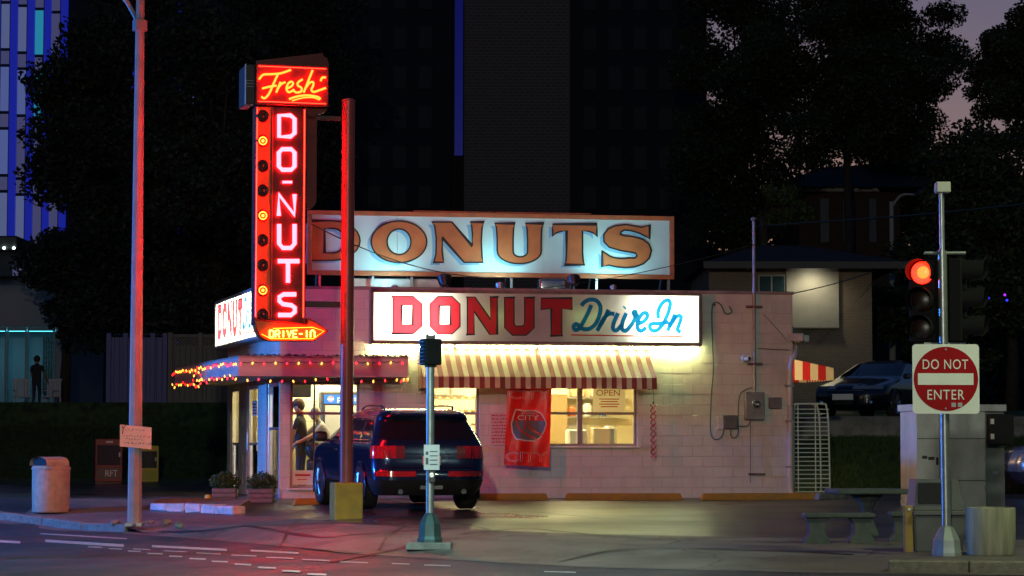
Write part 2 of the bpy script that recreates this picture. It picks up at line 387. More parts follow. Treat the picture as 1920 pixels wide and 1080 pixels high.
# short grass blades on the two banks (uncountable)
def grass_patch(name, x0, x1, y0, y1, n):
    X = rng.uniform(x0, x1, n); Y = rng.uniform(y0, y1, n); Z = np.array([zter(a, b) for a, b in zip(X, Y)])
    a = rng.uniform(0, 6.28, n); wd = 0.012; h = rng.uniform(0.06, 0.16, n); lean = rng.uniform(-0.06, 0.06, (n, 2))
    v = np.empty((n, 3, 3)); dx, dy = np.cos(a) * wd, np.sin(a) * wd
    v[:, 0] = np.stack([X - dx, Y - dy, Z], 1); v[:, 1] = np.stack([X + dx, Y + dy, Z], 1); v[:, 2] = np.stack([X + lean[:, 0], Y + lean[:, 1], Z + h], 1)
    me = bpy.data.meshes.new(name); me.from_pydata(v.reshape(-1, 3).tolist(), [], np.arange(3 * n).reshape(-1, 3).tolist()); me.materials.append(m_grass)
    o = bpy.data.objects.new(name, me); C.objects.link(o); o['kind'] = 'stuff'; return o
o = grass_patch('grass', 7.0, 13.5, 52.5, 58.2, 22000)
o = grass_patch('grass', -14.5, -6.6, 64.4, 68.8, 22000)
# kerb stones
def kerb(x0, x1, step):
    x = x0
    while x < x1 - 1e-3:
        xe = min(x + step, x1); p, q = (Vector((t, yedge(t), zlot(yedge(t), t))) for t in (x, xe))
        e1 = (q - p).normalized(); e2 = Vector((0, 0, 1)).cross(e1).normalized(); e3 = e1.cross(e2); L = (q - p).length
        M = Matrix((e1, e2, e3)).transposed().to_4x4(); M.translation = p
        mb = MB(); mb.box((0.005, -0.03, -0.19), (L - 0.005, 0.17, 0.012 + random.uniform(-0.004, 0.004)), 0.02, seg=2)
        for v in mb.bm.verts: v.co += Vector((0, random.uniform(-.006, .006), random.uniform(-.004, .004)))
        ob('kerb_stone', mb, m_kerb, lot, F=M); x = xe
m_kerb = mat('kerb_concrete', (0.24, 0.22, 0.18), 0.9, rgb2=(0.15, 0.135, 0.11), vscale=14, bump=0.8, bscale=60, world=True)
kerb(-20.0, XK0 + 0.3, 0.9); kerb(XK1 - 0.28, 14.0, 0.9)
# gutter pan of paler concrete along the kerb line
mb = MB(); N = 90; a = []; b = []
for i in range(N + 1):
    x = -12 + 26 * i / N; ye = yedge(x)
    zz = lambda y: zlot(y, x) - 0.114
    a.append(mb.bm.verts.new((x, ye - 0.42, zz(ye - 0.42)))); b.append(mb.bm.verts.new((x, ye + 0.02, zz(ye + 0.02))))
for i in range(N): mb.bm.faces.new((a[i], a[i + 1], b[i + 1], b[i]))
struct('gutter', mb, m_apron)
# painted road markings
marks = [(-40, 1012, 38, 1017, 4.5), (85, 1014, 232, 1023, 5.0), (285, 1024, 425, 1031, 4.0), (75, 1000.5, 238, 1010, 1.8), (470, 1032, 560, 1037, 3.0)]
marks += [(165, 1025, 192, 1026.3, 1.8), (204, 1028.5, 229, 1029.6, 1.8), (240, 1033, 264, 1034, 2), (277, 1037.6, 305, 1038.8, 2.2), (317, 1042.5, 342, 1043.5, 2.2),
          (355, 1047, 386, 1048.3, 2.4), (397, 1052.3, 427, 1053.5, 2.4), (440, 1057.5, 471, 1058.8, 2.6), (484, 1063.6, 517, 1065, 2.8), (529, 1070, 563, 1071.4, 3.0), (577, 1076, 612, 1077.4, 3.0)]
marks += [(250, 1029, 282, 1030.6, 1.4), (306, 1032.6, 350, 1034.6, 1.4), (368, 1036.6, 414, 1038.8, 1.5), (434, 1040.5, 481, 1042.5, 1.6), (499, 1044.8, 550, 1047, 1.6),
          (567, 1048.8, 618, 1050.9, 1.6), (638, 1053.2, 690, 1055, 1.6), (735, 1056.6, 768, 1057.6, 1.5), (795, 1059.2, 845, 1060.8, 1.6), (1020, 1071.5, 1080, 1073, 1.8)]
for u0, v0, u1, v1, th in marks:
    mb = MB(); mb.poly([gp(u0, v0 - th / 2, -0.115), gp(u0, v0 + th / 2, -0.115), gp(u1, v1 + th / 2, -0.115), gp(u1, v1 - th / 2, -0.115)])
    ob('road_marking', mb, m_white, road)
# cracks and tar seams on the lot
def crack(pix, wd):
    P = cat_rom([gp(u, v) for u, v in pix], 6); mb = MB(); L, Rr = [], []
    for i, p in enumerate(P):
        t = (P[min(i + 1, len(P) - 1)] - P[max(i - 1, 0)]).normalized(); n_ = Vector((-t.y, t.x, 0)); w_ = wd * random.uniform(0.5, 1.2)
        for arr, sg in ((L, 1), (Rr, -1)):
            q = p + n_ * w_ * sg; arr.append(mb.bm.verts.new((q.x, q.y, zground(q.x, q.y) + 0.006)))
    for i in range(len(P) - 1): mb.bm.faces.new((L[i], L[i + 1], Rr[i + 1], Rr[i]))
    ob('crack', mb, m_tar, lot)
crack([(455, 985), (560, 998), (640, 1003), (760, 996), (880, 990)], 0.05)
crack([(620, 1036), (700, 1022), (760, 1016), (860, 1010)], 0.07)
crack([(300, 986), (420, 988), (620, 981), (820, 992)], 0.05)
crack([(860, 1002), (980, 992), (1060, 998), (1200, 1010), (1400, 1016), (1560, 1018)], 0.06)
crack([(780, 975), (860, 982), (920, 994)], 0.04)
crack([(1000, 960), (1130, 972), (1300, 980)], 0.03)
crack([(1050, 1036), (1200, 1028), (1420, 1032), (1600, 1038)], 0.05)
for u0, v0, u1, v1 in ((520, 1012, 560, 975), (690, 1030, 760, 985)):
    crack([(u0, v0), ((u0 + u1) / 2, (v0 + v1) / 2), (u1, v1)], 0.02)

# ------------------------------------------------------------------ the shop building
A = Vector(((525 - CX) / FPX * 47.1, 47.1, 0)); YAW = R(9.5)
FB = frame(A, YAW)
def fb(u, v, d=0.0): return onplane(FB, u, v, d)
WID = fb(1487, 740)[0]; HT = 4.03
SDIR = Vector((-math.sin(R(15)), math.cos(R(15)), 0)); SL = 6.8
FS = Matrix.Translation(A + SDIR * SL) @ Matrix(((math.sin(R(15)), math.cos(R(15)), 0, 0), (-math.cos(R(15)), math.sin(R(15)), 0, 0), (0, 0, 1, 0), (0, 0, 0, 1)))
def fs(u, v, d=0.0): return onplane(FS, u, v, d)
CH = 0.2032
def snap(z): return round(z / CH) * CH
shop = thing('donut_shop', 'low white painted block donut shop with a flat canopy over its glass corner', 'shop', FB)
def rect(u0, v0, u1, v1):
    x0, z1 = fb(u0, v0); x1, z0 = fb(u1, v1); return [x0, x1, snap(z0), snap(z1)]
W1 = rect(545, 712, 673, 912); W2 = rect(801, 722, 898, 834); W3 = rect(1024, 722, 1194, 840)
OPEN_F = [W1, W2, W3]
def side_rect(u0, u1, z0, z1):
    return [fs(u0, 800)[0], fs(u1, 800)[0], z0, z1]
S1 = side_rect(432, 447, 0.0, 2.24); S2 = side_rect(463, 483, 0.0, 2.24); S3 = side_rect(499, 523.5, 0.0, 2.24)
OPEN_S = [S1, S2, S3]
def wall_boxes(mb, L, H, openings, y0, y1, base=0.0):
    cuts = sorted(set([0.0, L] + [c for o in openings for c in o[:2]]))
    for a, b in zip(cuts, cuts[1:]):
        zc = [base]
        for o in sorted([o for o in openings if o[0] <= a + 1e-6 and o[1] >= b - 1e-6], key=lambda o: o[2]): zc += [o[2], o[3]]
        zc.append(H)
        for z0, z1 in zip(zc[::2], zc[1::2]):
            if z1 - z0 > 1e-4: mb.box((a, y0, z0), (b, y1, z1))
mb = MB(); wall_boxes(mb, WID, HT, OPEN_F, 0.006, 0.2)
wall_f = ob('wall', mb, m_mortar, shop, F=FB)
mb = MB(); wall_boxes(mb, SL - 0.02, HT, OPEN_S, 0.006, 0.2)
wall_s = ob('wall', mb, m_mortar, shop, F=FS)
mb = MB(); BK = FB.inverted() @ (A + SDIR * SL); DEP = 7.2     # right, rear walls
mb.box((WID - 0.2, 0.2, 0), (WID, DEP, HT)); mb.box((BK.x + 0.25, DEP - 0.2, 0), (WID - 0.2, DEP, HT))
wall_r = ob('wall', mb, m_wallp, shop, F=FB)
mb = MB(); mb.prism([(0.1, 0.2, HT - 0.32), (WID - 0.2, 0.2, HT - 0.32), (WID - 0.2, DEP - 0.2, HT - 0.32), (BK.x + 0.3, DEP - 0.2, HT - 0.32)], (0, 0, 0.12))
ob('roof', mb, m_dgrey, shop, F=FB)
mb = MB(); mb.box((-0.03, -0.03, HT), (WID + 0.03, 0.23, HT + 0.06), 0.01); ob('coping', mb, mat('coping', (0.30, 0.24, 0.22), 0.6, var=0.3), shop, F=FB)
mb = MB(); mb.box((-0.2, -0.03, HT + 0.001), (SL - 0.05, 0.23, HT + 0.055), 0.01); ob('coping', mb, MATS['coping'], shop, F=FS)
# blocks: running bond, each its own piece
def block_cells(L, openings, rows):
    out = []
    for r_ in range(rows):
        z0, z1 = r_ * CH, (r_ + 1) * CH; x = -0.2032 if r_ % 2 else 0.0
        while x < L - 1e-6:
            a, b = max(x, 0.0), min(x + 0.4064, L); x += 0.4064
            segs = [(a, b)]
            for o in openings:
                if z1 <= o[2] + 0.02 or z0 >= o[3] - 0.02: continue
                ns = []
                for p, q in segs:
                    if q <= o[0] or p >= o[1]: ns.append((p, q)); continue
                    if p < o[0]: ns.append((p, o[0]))
                    if q > o[1]: ns.append((o[1], q))
                segs = ns
            out += [(p, q, z0, z1) for p, q in segs if q - p > 0.04]
    return out
block_cache = {}
def block_mesh(wd):
    k = round(wd, 2)
    if k not in block_cache:
        mb = MB(); mb.box((0.0035, 0, 0.0035), (wd - 0.0035, 0.05, CH - 0.0035), 0.004)
        bmesh.ops.recalc_face_normals(mb.bm, faces=mb.bm.faces); me = bpy.data.meshes.new('block'); mb.bm.to_mesh(me); mb.bm.free(); me.materials.append(m_wallp); block_cache[k] = me
    return block_cache[k]
def lay_blocks(cells, F, parent, single):
    rest = MB(); nrest = 0; rel = WM[parent.name].inverted() @ F
    for a, b, z0, z1 in cells:
        if single(a, b, z0):
            o = bpy.data.objects.new('block', block_mesh(b - a)); C.objects.link(o); o.parent = parent
            o.matrix_local = rel @ Matrix.Translation((a, random.uniform(-0.003, 0.003), z0)) @ Matrix.Rotation(random.uniform(-0.004, 0.004), 4, 'Z')
        else: rest.box((a + 0.0035, 0, z0 + 0.0035), (b - 0.0035, 0.05, z1 - 0.0035), 0.004); nrest += 1
    if nrest:
        o = ob('covered_blocks', rest, m_wallp, parent, F=F); o['kind'] = 'stuff'
SG0, SG1 = fb(694, 600, 0.3)[0], fb(1316, 600, 0.3)[0]
def f_single(a, b, z0):
    if SG0 - 0.1 < a and b < SG1 + 0.1 and z0 > 2.85: return False          # behind the box sign
    if a < fb(766, 690, 1)[0] and 2.2 < z0 < 2.8: return False             # behind the canopy
    if fb(800, 690)[0] < a and b < fb(1225, 690)[0] and z0 > 2.3: return False   # behind the awning
    return True
cf = block_cells(WID, OPEN_F, 19)
lay_blocks(cf, FB, wall_f, f_single)
lay_blocks(block_cells(SL - 0.03, OPEN_S, 19), FS, wall_s, lambda a, b, z: z < 2.3 or b > SL - 1.0)
mb = MB(); mb.box((0, 0.004, 19 * CH), (WID, 0.05, HT)); ob('parapet_cap', mb, m_wallp, shop, F=FB)
# plinth under the corner window
# canopy
c1 = fb(447, 690, 1.0)[0]; c2 = fb(765, 690, 1.0)[0]
far = FB.inverted() @ px(328, 705, 53.2)
cz0, cz1 = 2.32, 2.67
poly = [(c1, -1.0), (c2, -1.0), (c2, -0.004), (0.02, -0.004), (BK.x - 0.02, BK.y), (far.x, far.y)]
m_canopy = mat('canopy_paint', (0.55, 0.50, 0.48), 0.55, rgb2=(0.42, 0.38, 0.37), vscale=1.5, stretch=(1, 1, 4))
mb = MB(); mb.prism([(x, y, cz0) for x, y in poly], (0, 0, cz1 - cz0)); ob('canopy', mb, m_canopy, shop, F=FB)
mb = MB(); pol2 = [(c1 + 0.0, -1.02), (c2 + 0.02, -1.02), (c2 + 0.02, -0.01), (0.03, -0.01), (BK.x - 0.01, BK.y), (far.x - 0.0, far.y + 0.0)]
mb.prism([(x, y, cz1 + 0.001) for x, y in pol2], (0, 0, 0.03)); ob('canopy_edge', mb, MATS['coping'], shop, F=FB)
# leaves and tar crust along the canopy roof edge
mb = MB()
for i in range(420):
    t = random.random(); x = c1 + (c2 - c1) * t; y = -0.95 + random.random() ** 2 * 0.8; s_ = random.uniform(0.02, 0.05); z = cz1 + 0.032 + random.random() * 0.03
    a = random.uniform(0, 6.28); n_ = Vector((math.cos(a), math.sin(a), random.uniform(-0.4, 0.8))) * s_; m_ = Vector((-math.sin(a), math.cos(a), random.uniform(-0.5, 0.5))) * s_ * 0.6
    p = Vector((x, y, z)); mb.poly([p - n_, p + m_, p + n_, p - m_])
o = ob('fallen_leaves', mb, mat('dead_leaves', (0.07, 0.05, 0.03), 0.8, var=0.4), shop, F=FB); o['kind'] = 'stuff'

# ---- windows and doors
m_glass = glass('window_glass')
m_frame = mat('window_frame_paint', (0.32, 0.24, 0.20), 0.5, var=0.15)
def window(F, x0, x1, z0, z1, xm=(), zm=None, fw=0.05, y=0.06, m=None, sill=True, name='window'):
    m = m or m_frame; mb = MB()
    mb.box((x0, y - 0.03, z0), (x0 + fw, y + 0.05, z1), 0.004); mb.box((x1 - fw, y - 0.03, z0), (x1, y + 0.05, z1), 0.004)
    mb.box((x0 + fw, y - 0.027, z1 - fw), (x1 - fw, y + 0.05, z1)); mb.box((x0 + fw, y - 0.027, z0), (x1 - fw, y + 0.05, z0 + fw))
    wn = ob(name, mb, m, shop, F=F)
    cuts = [x0 + fw]
    for x in xm:
        mb = MB(); mb.box((x - 0.05, y - 0.035, z0 + fw), (x + 0.05, y + 0.05, z1 - fw), 0.004); ob('mullion', mb, m, wn, F=F); cuts += [x - 0.05, x + 0.05]
    cuts.append(x1 - fw)
    for a, b in zip(cuts[::2], cuts[1::2]):
        zz = [z0 + fw, z1 - fw]
        if zm:
            mb = MB(); mb.box((a, y - 0.02, zm - 0.025), (b, y + 0.04, zm + 0.025), 0.003); ob('rail', mb, m, wn, F=F); zz = [z0 + fw, zm - 0.025, zm + 0.025, z1 - fw]
        for p, q in zip(zz[::2], zz[1::2]):
            mb = MB(); mb.poly([(a, y + 0.01, p), (b, y + 0.01, p), (b, y + 0.01, q), (a, y + 0.01, q)]); ob('pane', mb, m_glass, wn, F=F)
    if sill:
        mb = MB(); mb.box((x0 - 0.04, -0.05, z0 - 0.045), (x1 + 0.04, y - 0.031, z0 - 0.002), 0.006); ob('sill', mb, m_wallp, wn, F=F)
    return wn
zr = fb(600, 775)[1]
window(FB, *W1, zm=zr)
window(FB, *W2, zm=fb(860, 775)[1])
window(FB, *W3, xm=(fb(1088, 780)[0],), zm=fb(1100, 775)[1])
for Sx, nm in ((S1, 'door'), (S2, 'door'), (S3, 'window')):
    window(FS, Sx[0], Sx[1], 0.02, 2.24, zm=1.35 if nm == 'window' else 1.05, fw=0.07, m=m_alu, sill=False, name=nm)
mb = MB(); mb.box((S2[0] + 0.25, -0.05, 0.9), (S2[0] + 0.29, -0.02, 1.3), 0.01); ob('door_handle', mb, m_alu, shop, F=FS)
mb = MB(); mb.box((S2[0] + 0.35, 0.055, 1.62), (S2[0] + 0.95, 0.062, 1.92)); nb_ = ob('door_notice', mb, mat('notice_white', (0.75, 0.73, 0.7), 0.6), shop, F=FS)
mb = MB()
for i in range(4): mb.box((S2[0] + 0.42, 0.050, 1.66 + i * 0.06), (S2[0] + 0.88, 0.054, 1.69 + i * 0.06))
ob('lettering', mb, mat('print_red', (0.5, 0.03, 0.03), 0.6), nb_, F=FS)

# ---- interior seen through the windows
m_int = mat('interior_cream', (0.74, 0.66, 0.42), 0.6, var=0.06, vscale=2)
m_eq = mat('equipment_white', (0.72, 0.70, 0.62), 0.4, var=0.05)
m_steel = mat('stainless', (0.55, 0.54, 0.5), 0.3, metal=0.8)
XI = fb(1260, 700)[0]
mb = MB(); mb.box((0.25, 3.4, 0.02), (XI, 3.5, 2.75)); mb.box((XI, 0.21, 0.02), (XI + 0.1, 3.5, 2.75))
mb.box((-0.2, 3.5, 0.02), (0.24, 3.52, 2.75))
ob('interior_wall', mb, m_int, shop, F=FB)
mb = MB(); mb.box((0.0, 0.21, 0.0), (XI, 3.4, 0.02)); ob('floor', mb, mat('floor_tile', (0.3, 0.24, 0.2), 0.4, var=0.1), shop, F=FB)
mb = MB(); mb.box((0.0, 0.21, 2.75), (XI, 3.5, 2.85)); ob('ceiling', mb, m_int, shop, F=FB)
# white wall tiles behind the counter at the corner window
m_tile = mat('white_tile', (0.78, 0.74, 0.6), 0.25)
tile_me = None
mb = MB(); mb.box((0.004, 0, 0.004), (0.196, 0.012, 0.196), 0.004); bmesh.ops.recalc_face_normals(mb.bm, faces=mb.bm.faces)
tile_me = bpy.data.meshes.new('tile'); mb.bm.to_mesh(tile_me); mb.bm.free(); tile_me.materials.append(m_tile)
mb = MB(); mb.box((0.25, 2.35, 0.02), (2.9, 2.42, 2.74)); tw = ob('tiled_partition', mb, mat('grout', (0.35, 0.3, 0.2), 0.8), shop, F=FB)
for i in range(12):
    for j in range(7):
        o = bpy.data.objects.new('tile', tile_me); C.objects.link(o); o.parent = tw; o.location = (0.3 + i * 0.2, 2.338, 1.3 + j * 0.2)
m_ilight = emit('ceiling_tube_light', (1.0, 0.84, 0.44), 42.0)
for x in (0.9, 2.6, 4.3, 6.1):
    for y in (1.0, 2.6 if x > 3 else 1.9):
        mb = MB(); mb.box((x - 0.6, y - 0.14, 2.70), (x + 0.6, y + 0.14, 2.745)); cl = ob('ceiling_light', mb, m_ilight, shop, F=FB)
        mb = MB(); mb.box((x - 0.64, y - 0.18, 2.725), (x + 0.64, y + 0.18, 2.749)); ob('light_housing', mb, m_eq, cl, F=FB)
# back room behind the side doors
mb = MB(); mb.box((1.5, 3.55, 0.02), (1.6, DEP - 0.21, 2.75)); mb.box((BK.x + 0.35, 6.55, 0.02), (1.5, 6.65, 2.75)); ob('interior_wall', mb, m_int, shop, F=FB)
mb = MB(); mb.prism([(0.1, 3.53, 0.0), (1.5, 3.53, 0.0), (1.5, 6.55, 0.0), (BK.x + 0.3, 6.55, 0.0)], (0, 0, 0.02)); ob('floor', mb, MATS['floor_tile'], shop, F=FB)
mb = MB(); mb.prism([(0.1, 3.53, 2.75), (1.5, 3.53, 2.75), (1.5, 6.55, 2.75), (BK.x + 0.3, 6.55, 2.75)], (0, 0, 0.1)); ob('ceiling', mb, m_int, shop, F=FB)
for y in (4.2, 5.6): mb = MB(); mb.box((0.3, y - 0.14, 2.70), (1.3, y + 0.14, 2.745)); ob('ceiling_light', mb, m_ilight, shop, F=FB)
# kitchen fittings behind the two service windows
def fit(name, a, b, m, bev=0.01, cat='fixture', label=None):
    mb = MB(); mb.box(a, b, bev); return one(name, label, cat, mb, m, F=FB)
x3a, x3b = W3[0], W3[1]
fit('work_counter', (W2[0] - 0.6, 0.45, 0.02), (x3b + 0.3, 1.05, 0.98), m_eq, label='long white work counter behind the service windows', cat='counter')
fit('mixing_tub', (x3a + 0.55, 0.6, 0.985), (x3a + 0.95, 0.95, 1.35), m_eq, 0.04, label='white tub on the counter behind the double window', cat='tub')
fit('paper_bag', (x3b - 0.75, 0.6, 0.985), (x3b - 0.4, 0.85, 1.38), mat('bag', (0.7, 0.6, 0.4), 0.8), 0.02, label='pale paper bag on the counter behind the open notice', cat='bag')
fit('mixer_head', (x3a + 1.3, 0.62, 0.985), (x3a + 1.55, 0.95, 1.42), m_steel, 0.06, label='steel mixer on the counter behind the double window', cat='mixer')
fit('tall_cabinet', (x3a + 0.1, 2.5, 0.02), (x3a + 0.9, 3.3, 2.1), mat('tan_cabinet', (0.45, 0.32, 0.14), 0.5), 0.02, label='tall tan cabinet at the kitchen back wall', cat='cabinet')
rk = thing('bakery_rack', 'steel bakery rack with trays behind the single window', 'rack', FB @ Matrix.Translation((W2[0] + 0.75, 2.0, 0.02)))
for dx in (-0.55, 0.55):
    for dy in (-0.3, 0.3):
        mb = MB(); mb.tube([(W2[0] + 0.75 + dx, 2 + dy, 0.02), (W2[0] + 0.75 + dx, 2 + dy, 2.1)], 0.018); ob('upright', mb, m_steel, rk, F=FB)
for k in range(6):
    mb = MB(); mb.box((W2[0] + 0.2, 1.7, 0.6 + k * 0.27), (W2[0] + 1.3, 2.3, 0.62 + k * 0.27)); tr = ob('tray', mb, m_steel, rk, F=FB)
    mb = MB()
    for q in range(7): mb.lathe([(0.03, 0), (0.055, 0.012), (0.055, 0.03), (0.03, 0.045)], 10, (W2[0] + 0.28 + q * 0.15, 1.82, 0.622 + k * 0.27))
    o = ob('donuts', mb, mat('donut', (0.5, 0.27, 0.08), 0.6), tr, F=FB); o['kind'] = 'stuff'
pipe_m = MB(); pipe_m.tube([(W2[0] + 0.62, 1.2, 2.0), (W2[0] + 0.62, 1.2, 2.7)], 0.05, 10); pipe_m.tube([(W2[0] + 0.1, 1.2, 2.02), (W2[0] + 0.9, 1.2, 2.02)], 0.03, 8)
one('vent_pipe', 'steel vent pipe hanging behind the single window', 'pipe', pipe_m, m_steel, F=FB, smooth=40)
ws = thing('wall_shelf', 'steel wall shelf on the kitchen back wall', 'shelf', FB @ Matrix.Translation((x3a + 1.3, 3.2, 1.62)))
for z in (1.6, 2.0): mb = MB(); mb.box((x3a + 0.95, 3.1, z), (XI - 0.2, 3.38, z + 0.025)); ob('board', mb, m_steel, ws, F=FB)
for dx, z, w_, h_, c_, nm, lab, ct in ((1.05, 1.63, 0.16, 0.22, (0.6, 0.15, 0.05), 'storage_tin', 'small red tin on the lower wall shelf', 'tin'), (1.35, 1.63, 0.22, 0.28, (0.7, 0.68, 0.6), 'flour_tub', 'white flour tub on the lower wall shelf', 'tub'), (1.72, 1.63, 0.14, 0.3, (0.15, 0.25, 0.4), 'syrup_jug', 'dark blue jug on the lower wall shelf', 'jug'),
                                   (1.1, 2.03, 0.3, 0.24, (0.45, 0.3, 0.16), 'carton_box', 'brown carton on the upper wall shelf', 'box'), (1.55, 2.03, 0.24, 0.3, (0.72, 0.66, 0.5), 'carton_box', 'cream carton on the upper wall shelf', 'box')):
    mb = MB(); mb.box((x3a + dx, 3.12, z), (x3a + dx + w_, 3.34, z + h_), 0.02) if ct == 'box' else mb.lathe([(w_ * .46, 0), (w_ * .5, .02), (w_ * .5, h_ * .8), (w_ * .36, h_ * .88), (w_ * .36, h_), (0.01, h_ + .002)], 14, (x3a + dx + w_ / 2, 3.23, z)); one(nm, lab, ct, mb, mat('item_%d' % int(dx * 100 + z * 10), c_, 0.5), F=FB, smooth=40)
pm = MB(); pm.box((x3a + 0.95, 3.385, 1.05), (x3a + 1.5, 3.397, 1.5)); one('wall_chart', 'pale printed chart on the kitchen back wall', 'chart', pm, mat('chart', (0.55, 0.5, 0.4), 0.7, rgb2=(0.75, 0.7, 0.6), vscale=12), F=FB)
# drinks cooler with lit blue header
x0, z1 = fb(608, 740, -1.6); x1, z0 = fb(652, 757, -1.6)
ck = thing('drinks_cooler', 'drinks cooler with a lit blue header and round emblem', 'cooler', FB @ Matrix.Translation(((x0 + x1) / 2 + 0.1, 1.6, 0.02)))
mb = MB(); mb.box((x0 - 0.06, 1.62, 0.02), (x1 + 0.36, 2.2, z1 + 0.06), 0.02); ob('case', mb, m_dgrey, ck, F=FB)
mb = MB(); mb.box((x0, 1.60, z0), (x1 + 0.30, 1.619, z1)); hd = ob('header', mb, emit('cooler_blue', (0.02, 0.16, 0.62), 0.8, (0.02, 0.1, 0.4)), ck, F=FB)
zc = (z0 + z1) / 2; rr_ = (z1 - z0) * 0.36; xc = x0 + 0.13
def disc_part(a0, a1, m, nm, bulge=0.0):
    L = [(xc + rr_ * math.cos(t), zc + rr_ * math.sin(t)) for t in np.linspace(a0, a1, 14)]
    mb = MB(); flat_mesh(mb, [L], 1.596, 0.002); ob(nm, mb, m, hd, F=FB)
disc_part(R(12), R(168), emit('emblem_red', (0.7, 0.02, 0.03), 1.0), 'emblem')
disc_part(R(192), R(348), emit('emblem_blue', (0.02, 0.06, 0.5), 0.8), 'emblem')
mb = MB(); flat_mesh(mb, [[(xc - rr_ * 0.98, zc - rr_ * 0.2), (xc + rr_ * 0.98, zc - rr_ * 0.2), (xc + rr_ * 0.98, zc + rr_ * 0.2), (xc - rr_ * 0.98, zc + rr_ * 0.2)]], 1.597, 0.001); ob('emblem', mb, emit('emblem_white', (1, 1, 1), 1.0), hd, F=FB)
mb = MB(); fit_text(mb, 'pepsi', x0 + 0.26, x1 + 0.24, zc - 0.07, zc + 0.06, 1.596); ob('lettering', mb, MATS['emblem_white'], hd, F=FB)
mb = MB(); mb.box((x0 + 0.02, 1.605, 0.5), (x1 + 0.28, 1.618, z0 - 0.03)); ob('cooler_door', mb, mat('cooler_glass', (0.45, 0.48, 0.45), 0.1), ck, F=FB)
# display rack in front of the tiles
mb = MB(); mb.box((1.35, 1.2, 0.02), (2.9, 1.55, 0.98), 0.02); one('service_counter', 'white service counter inside the corner window', 'counter', mb, m_eq, F=FB)
x0, z1 = fb(546, 712, -0.9); x1, z0 = fb(584, 745, -0.9)
mb = MB(); mb.box((x0, 0.9, z0), (x1, 1.15, z1 + 0.1), 0.02); one('menu_monitor', 'dark menu screen hung above the person in the cap', 'monitor', mb, m_dgrey, F=FB)
mb = MB()
for xx in (fb(589, 800, -0.35)[0],): mb.tube([(xx, 0.35, 0.5), (xx, 0.35, 2.2)], 0.018)
one('stand_pole', 'thin dark pole standing inside the corner window', 'pole', mb, m_black, F=FB)
x0, z1 = fb(546, 882, 0.0); x1, z0 = fb(588, 911, 0.0)
mb = MB(); mb.box((x0 + 0.03, 0.045, z0 + 0.02), (x1, 0.052, z1)); pn = one('window_notice', 'pale pink printed notice at the foot of the corner window', 'notice', mb, MATS['notice_white'], F=FB)
mb = MB(); mb.box((x0 + 0.08, 0.040, z1 - 0.11), (x1 - 0.06, 0.043, z1 - 0.07)); mb.box((x0 + 0.12, 0.040, z1 - 0.18), (x1 - 0.12, 0.043, z1 - 0.165)); ob('lettering', mb, MATS['print_red'], pn, F=FB)

# ------------------------------------------------------------------ lit box signs (translucent faces with tubes inside)
m_face = translucent('sign_face', (0.80, 0.82, 0.72), 0.62, var=0.12)
m_redf = translucent('sign_red', (0.70, 0.030, 0.045), 0.62, var=0.15)
m_bluef = translucent('sign_blue', (0.010, 0.26, 0.56), 0.62)
m_linef = translucent('sign_line_red', (0.65, 0.06, 0.02), 0.6)
m_sframe = mat('sign_frame', (0.20, 0.13, 0.09), 0.55, var=0.3, vscale=6)
OCT = {
 'D': ([(0, 0), (.72, 0), (1, .2), (1, .8), (.72, 1), (0, 1), (.06, .94), (.06, .06)], [(.34, .24), (.70, .24), (.70, .76), (.34, .76)]),
 'O': ([(.26, 0), (.74, 0), (1, .2), (1, .8), (.74, 1), (.26, 1), (0, .8), (0, .2)], [(.31, .24), (.69, .24), (.69, .76), (.31, .76)]),
 'N': ([(0, 0), (.28, 0), (.25, .05), (.25, .62), (.74, 0), (.98, 0), (.98, .95), (1.02, 1), (.74, 1), (.77, .95), (.77, .40), (.28, 1), (0, 1), (.04, .95), (.04, .05)], None),
 'U': ([(.28, 0), (.72, 0), (.97, .2), (.97, .95), (1.0, 1), (.64, 1), (.67, .95), (.67, .30), (.60, .24), (.40, .24), (.33, .30), (.33, .95), (.36, 1), (0, 1), (.03, .95), (.03, .2)], None),
 'T': ([(.29, 0), (.71, 0), (.67, .05), (.67, .72), (1, .70), (1, 1), (0, 1), (0, .70), (.33, .72), (.33, .05)], None)}
SCRIPT = [  # traced strokes (zoomed pixels: u = 900 + x/3.6, v = 380 + y/3.6)
 [(752, 690), (728, 745), (700, 800), (668, 850), (642, 858), (632, 836), (652, 820), (690, 850), (735, 852), (778, 820), (806, 760), (812, 700), (786, 662), (742, 654), (705, 672), (684, 696)],
 [(868, 722), (835, 790), (790, 865)], [(803, 838), (838, 778), (872, 750), (908, 752)],
 [(932, 745), (905, 805), (898, 850), (922, 862), (956, 826)], [(972, 712), (980, 704)],
 [(988, 745), (962, 805), (958, 850), (984, 864), (1024, 822), (1052, 765), (1050, 735), (1036, 742), (1046, 762), (1072, 764)],
 [(1068, 818), (1106, 800), (1130, 768), (1122, 745), (1094, 752), (1066, 800), (1064, 848), (1088, 866), (1122, 842)],
 [(1204, 782), (1202, 736), (1226, 684), (1262, 658), (1284, 676), (1272, 738), (1240, 810), (1200, 858), (1164, 864), (1146, 838), (1160, 818), (1210, 816), (1276, 806)],
 [(1316, 752), (1292, 806), (1266, 866)], [(1280, 836), (1316, 782), (1342, 762), (1358, 776), (1344, 822), (1334, 858), (1356, 874)]]
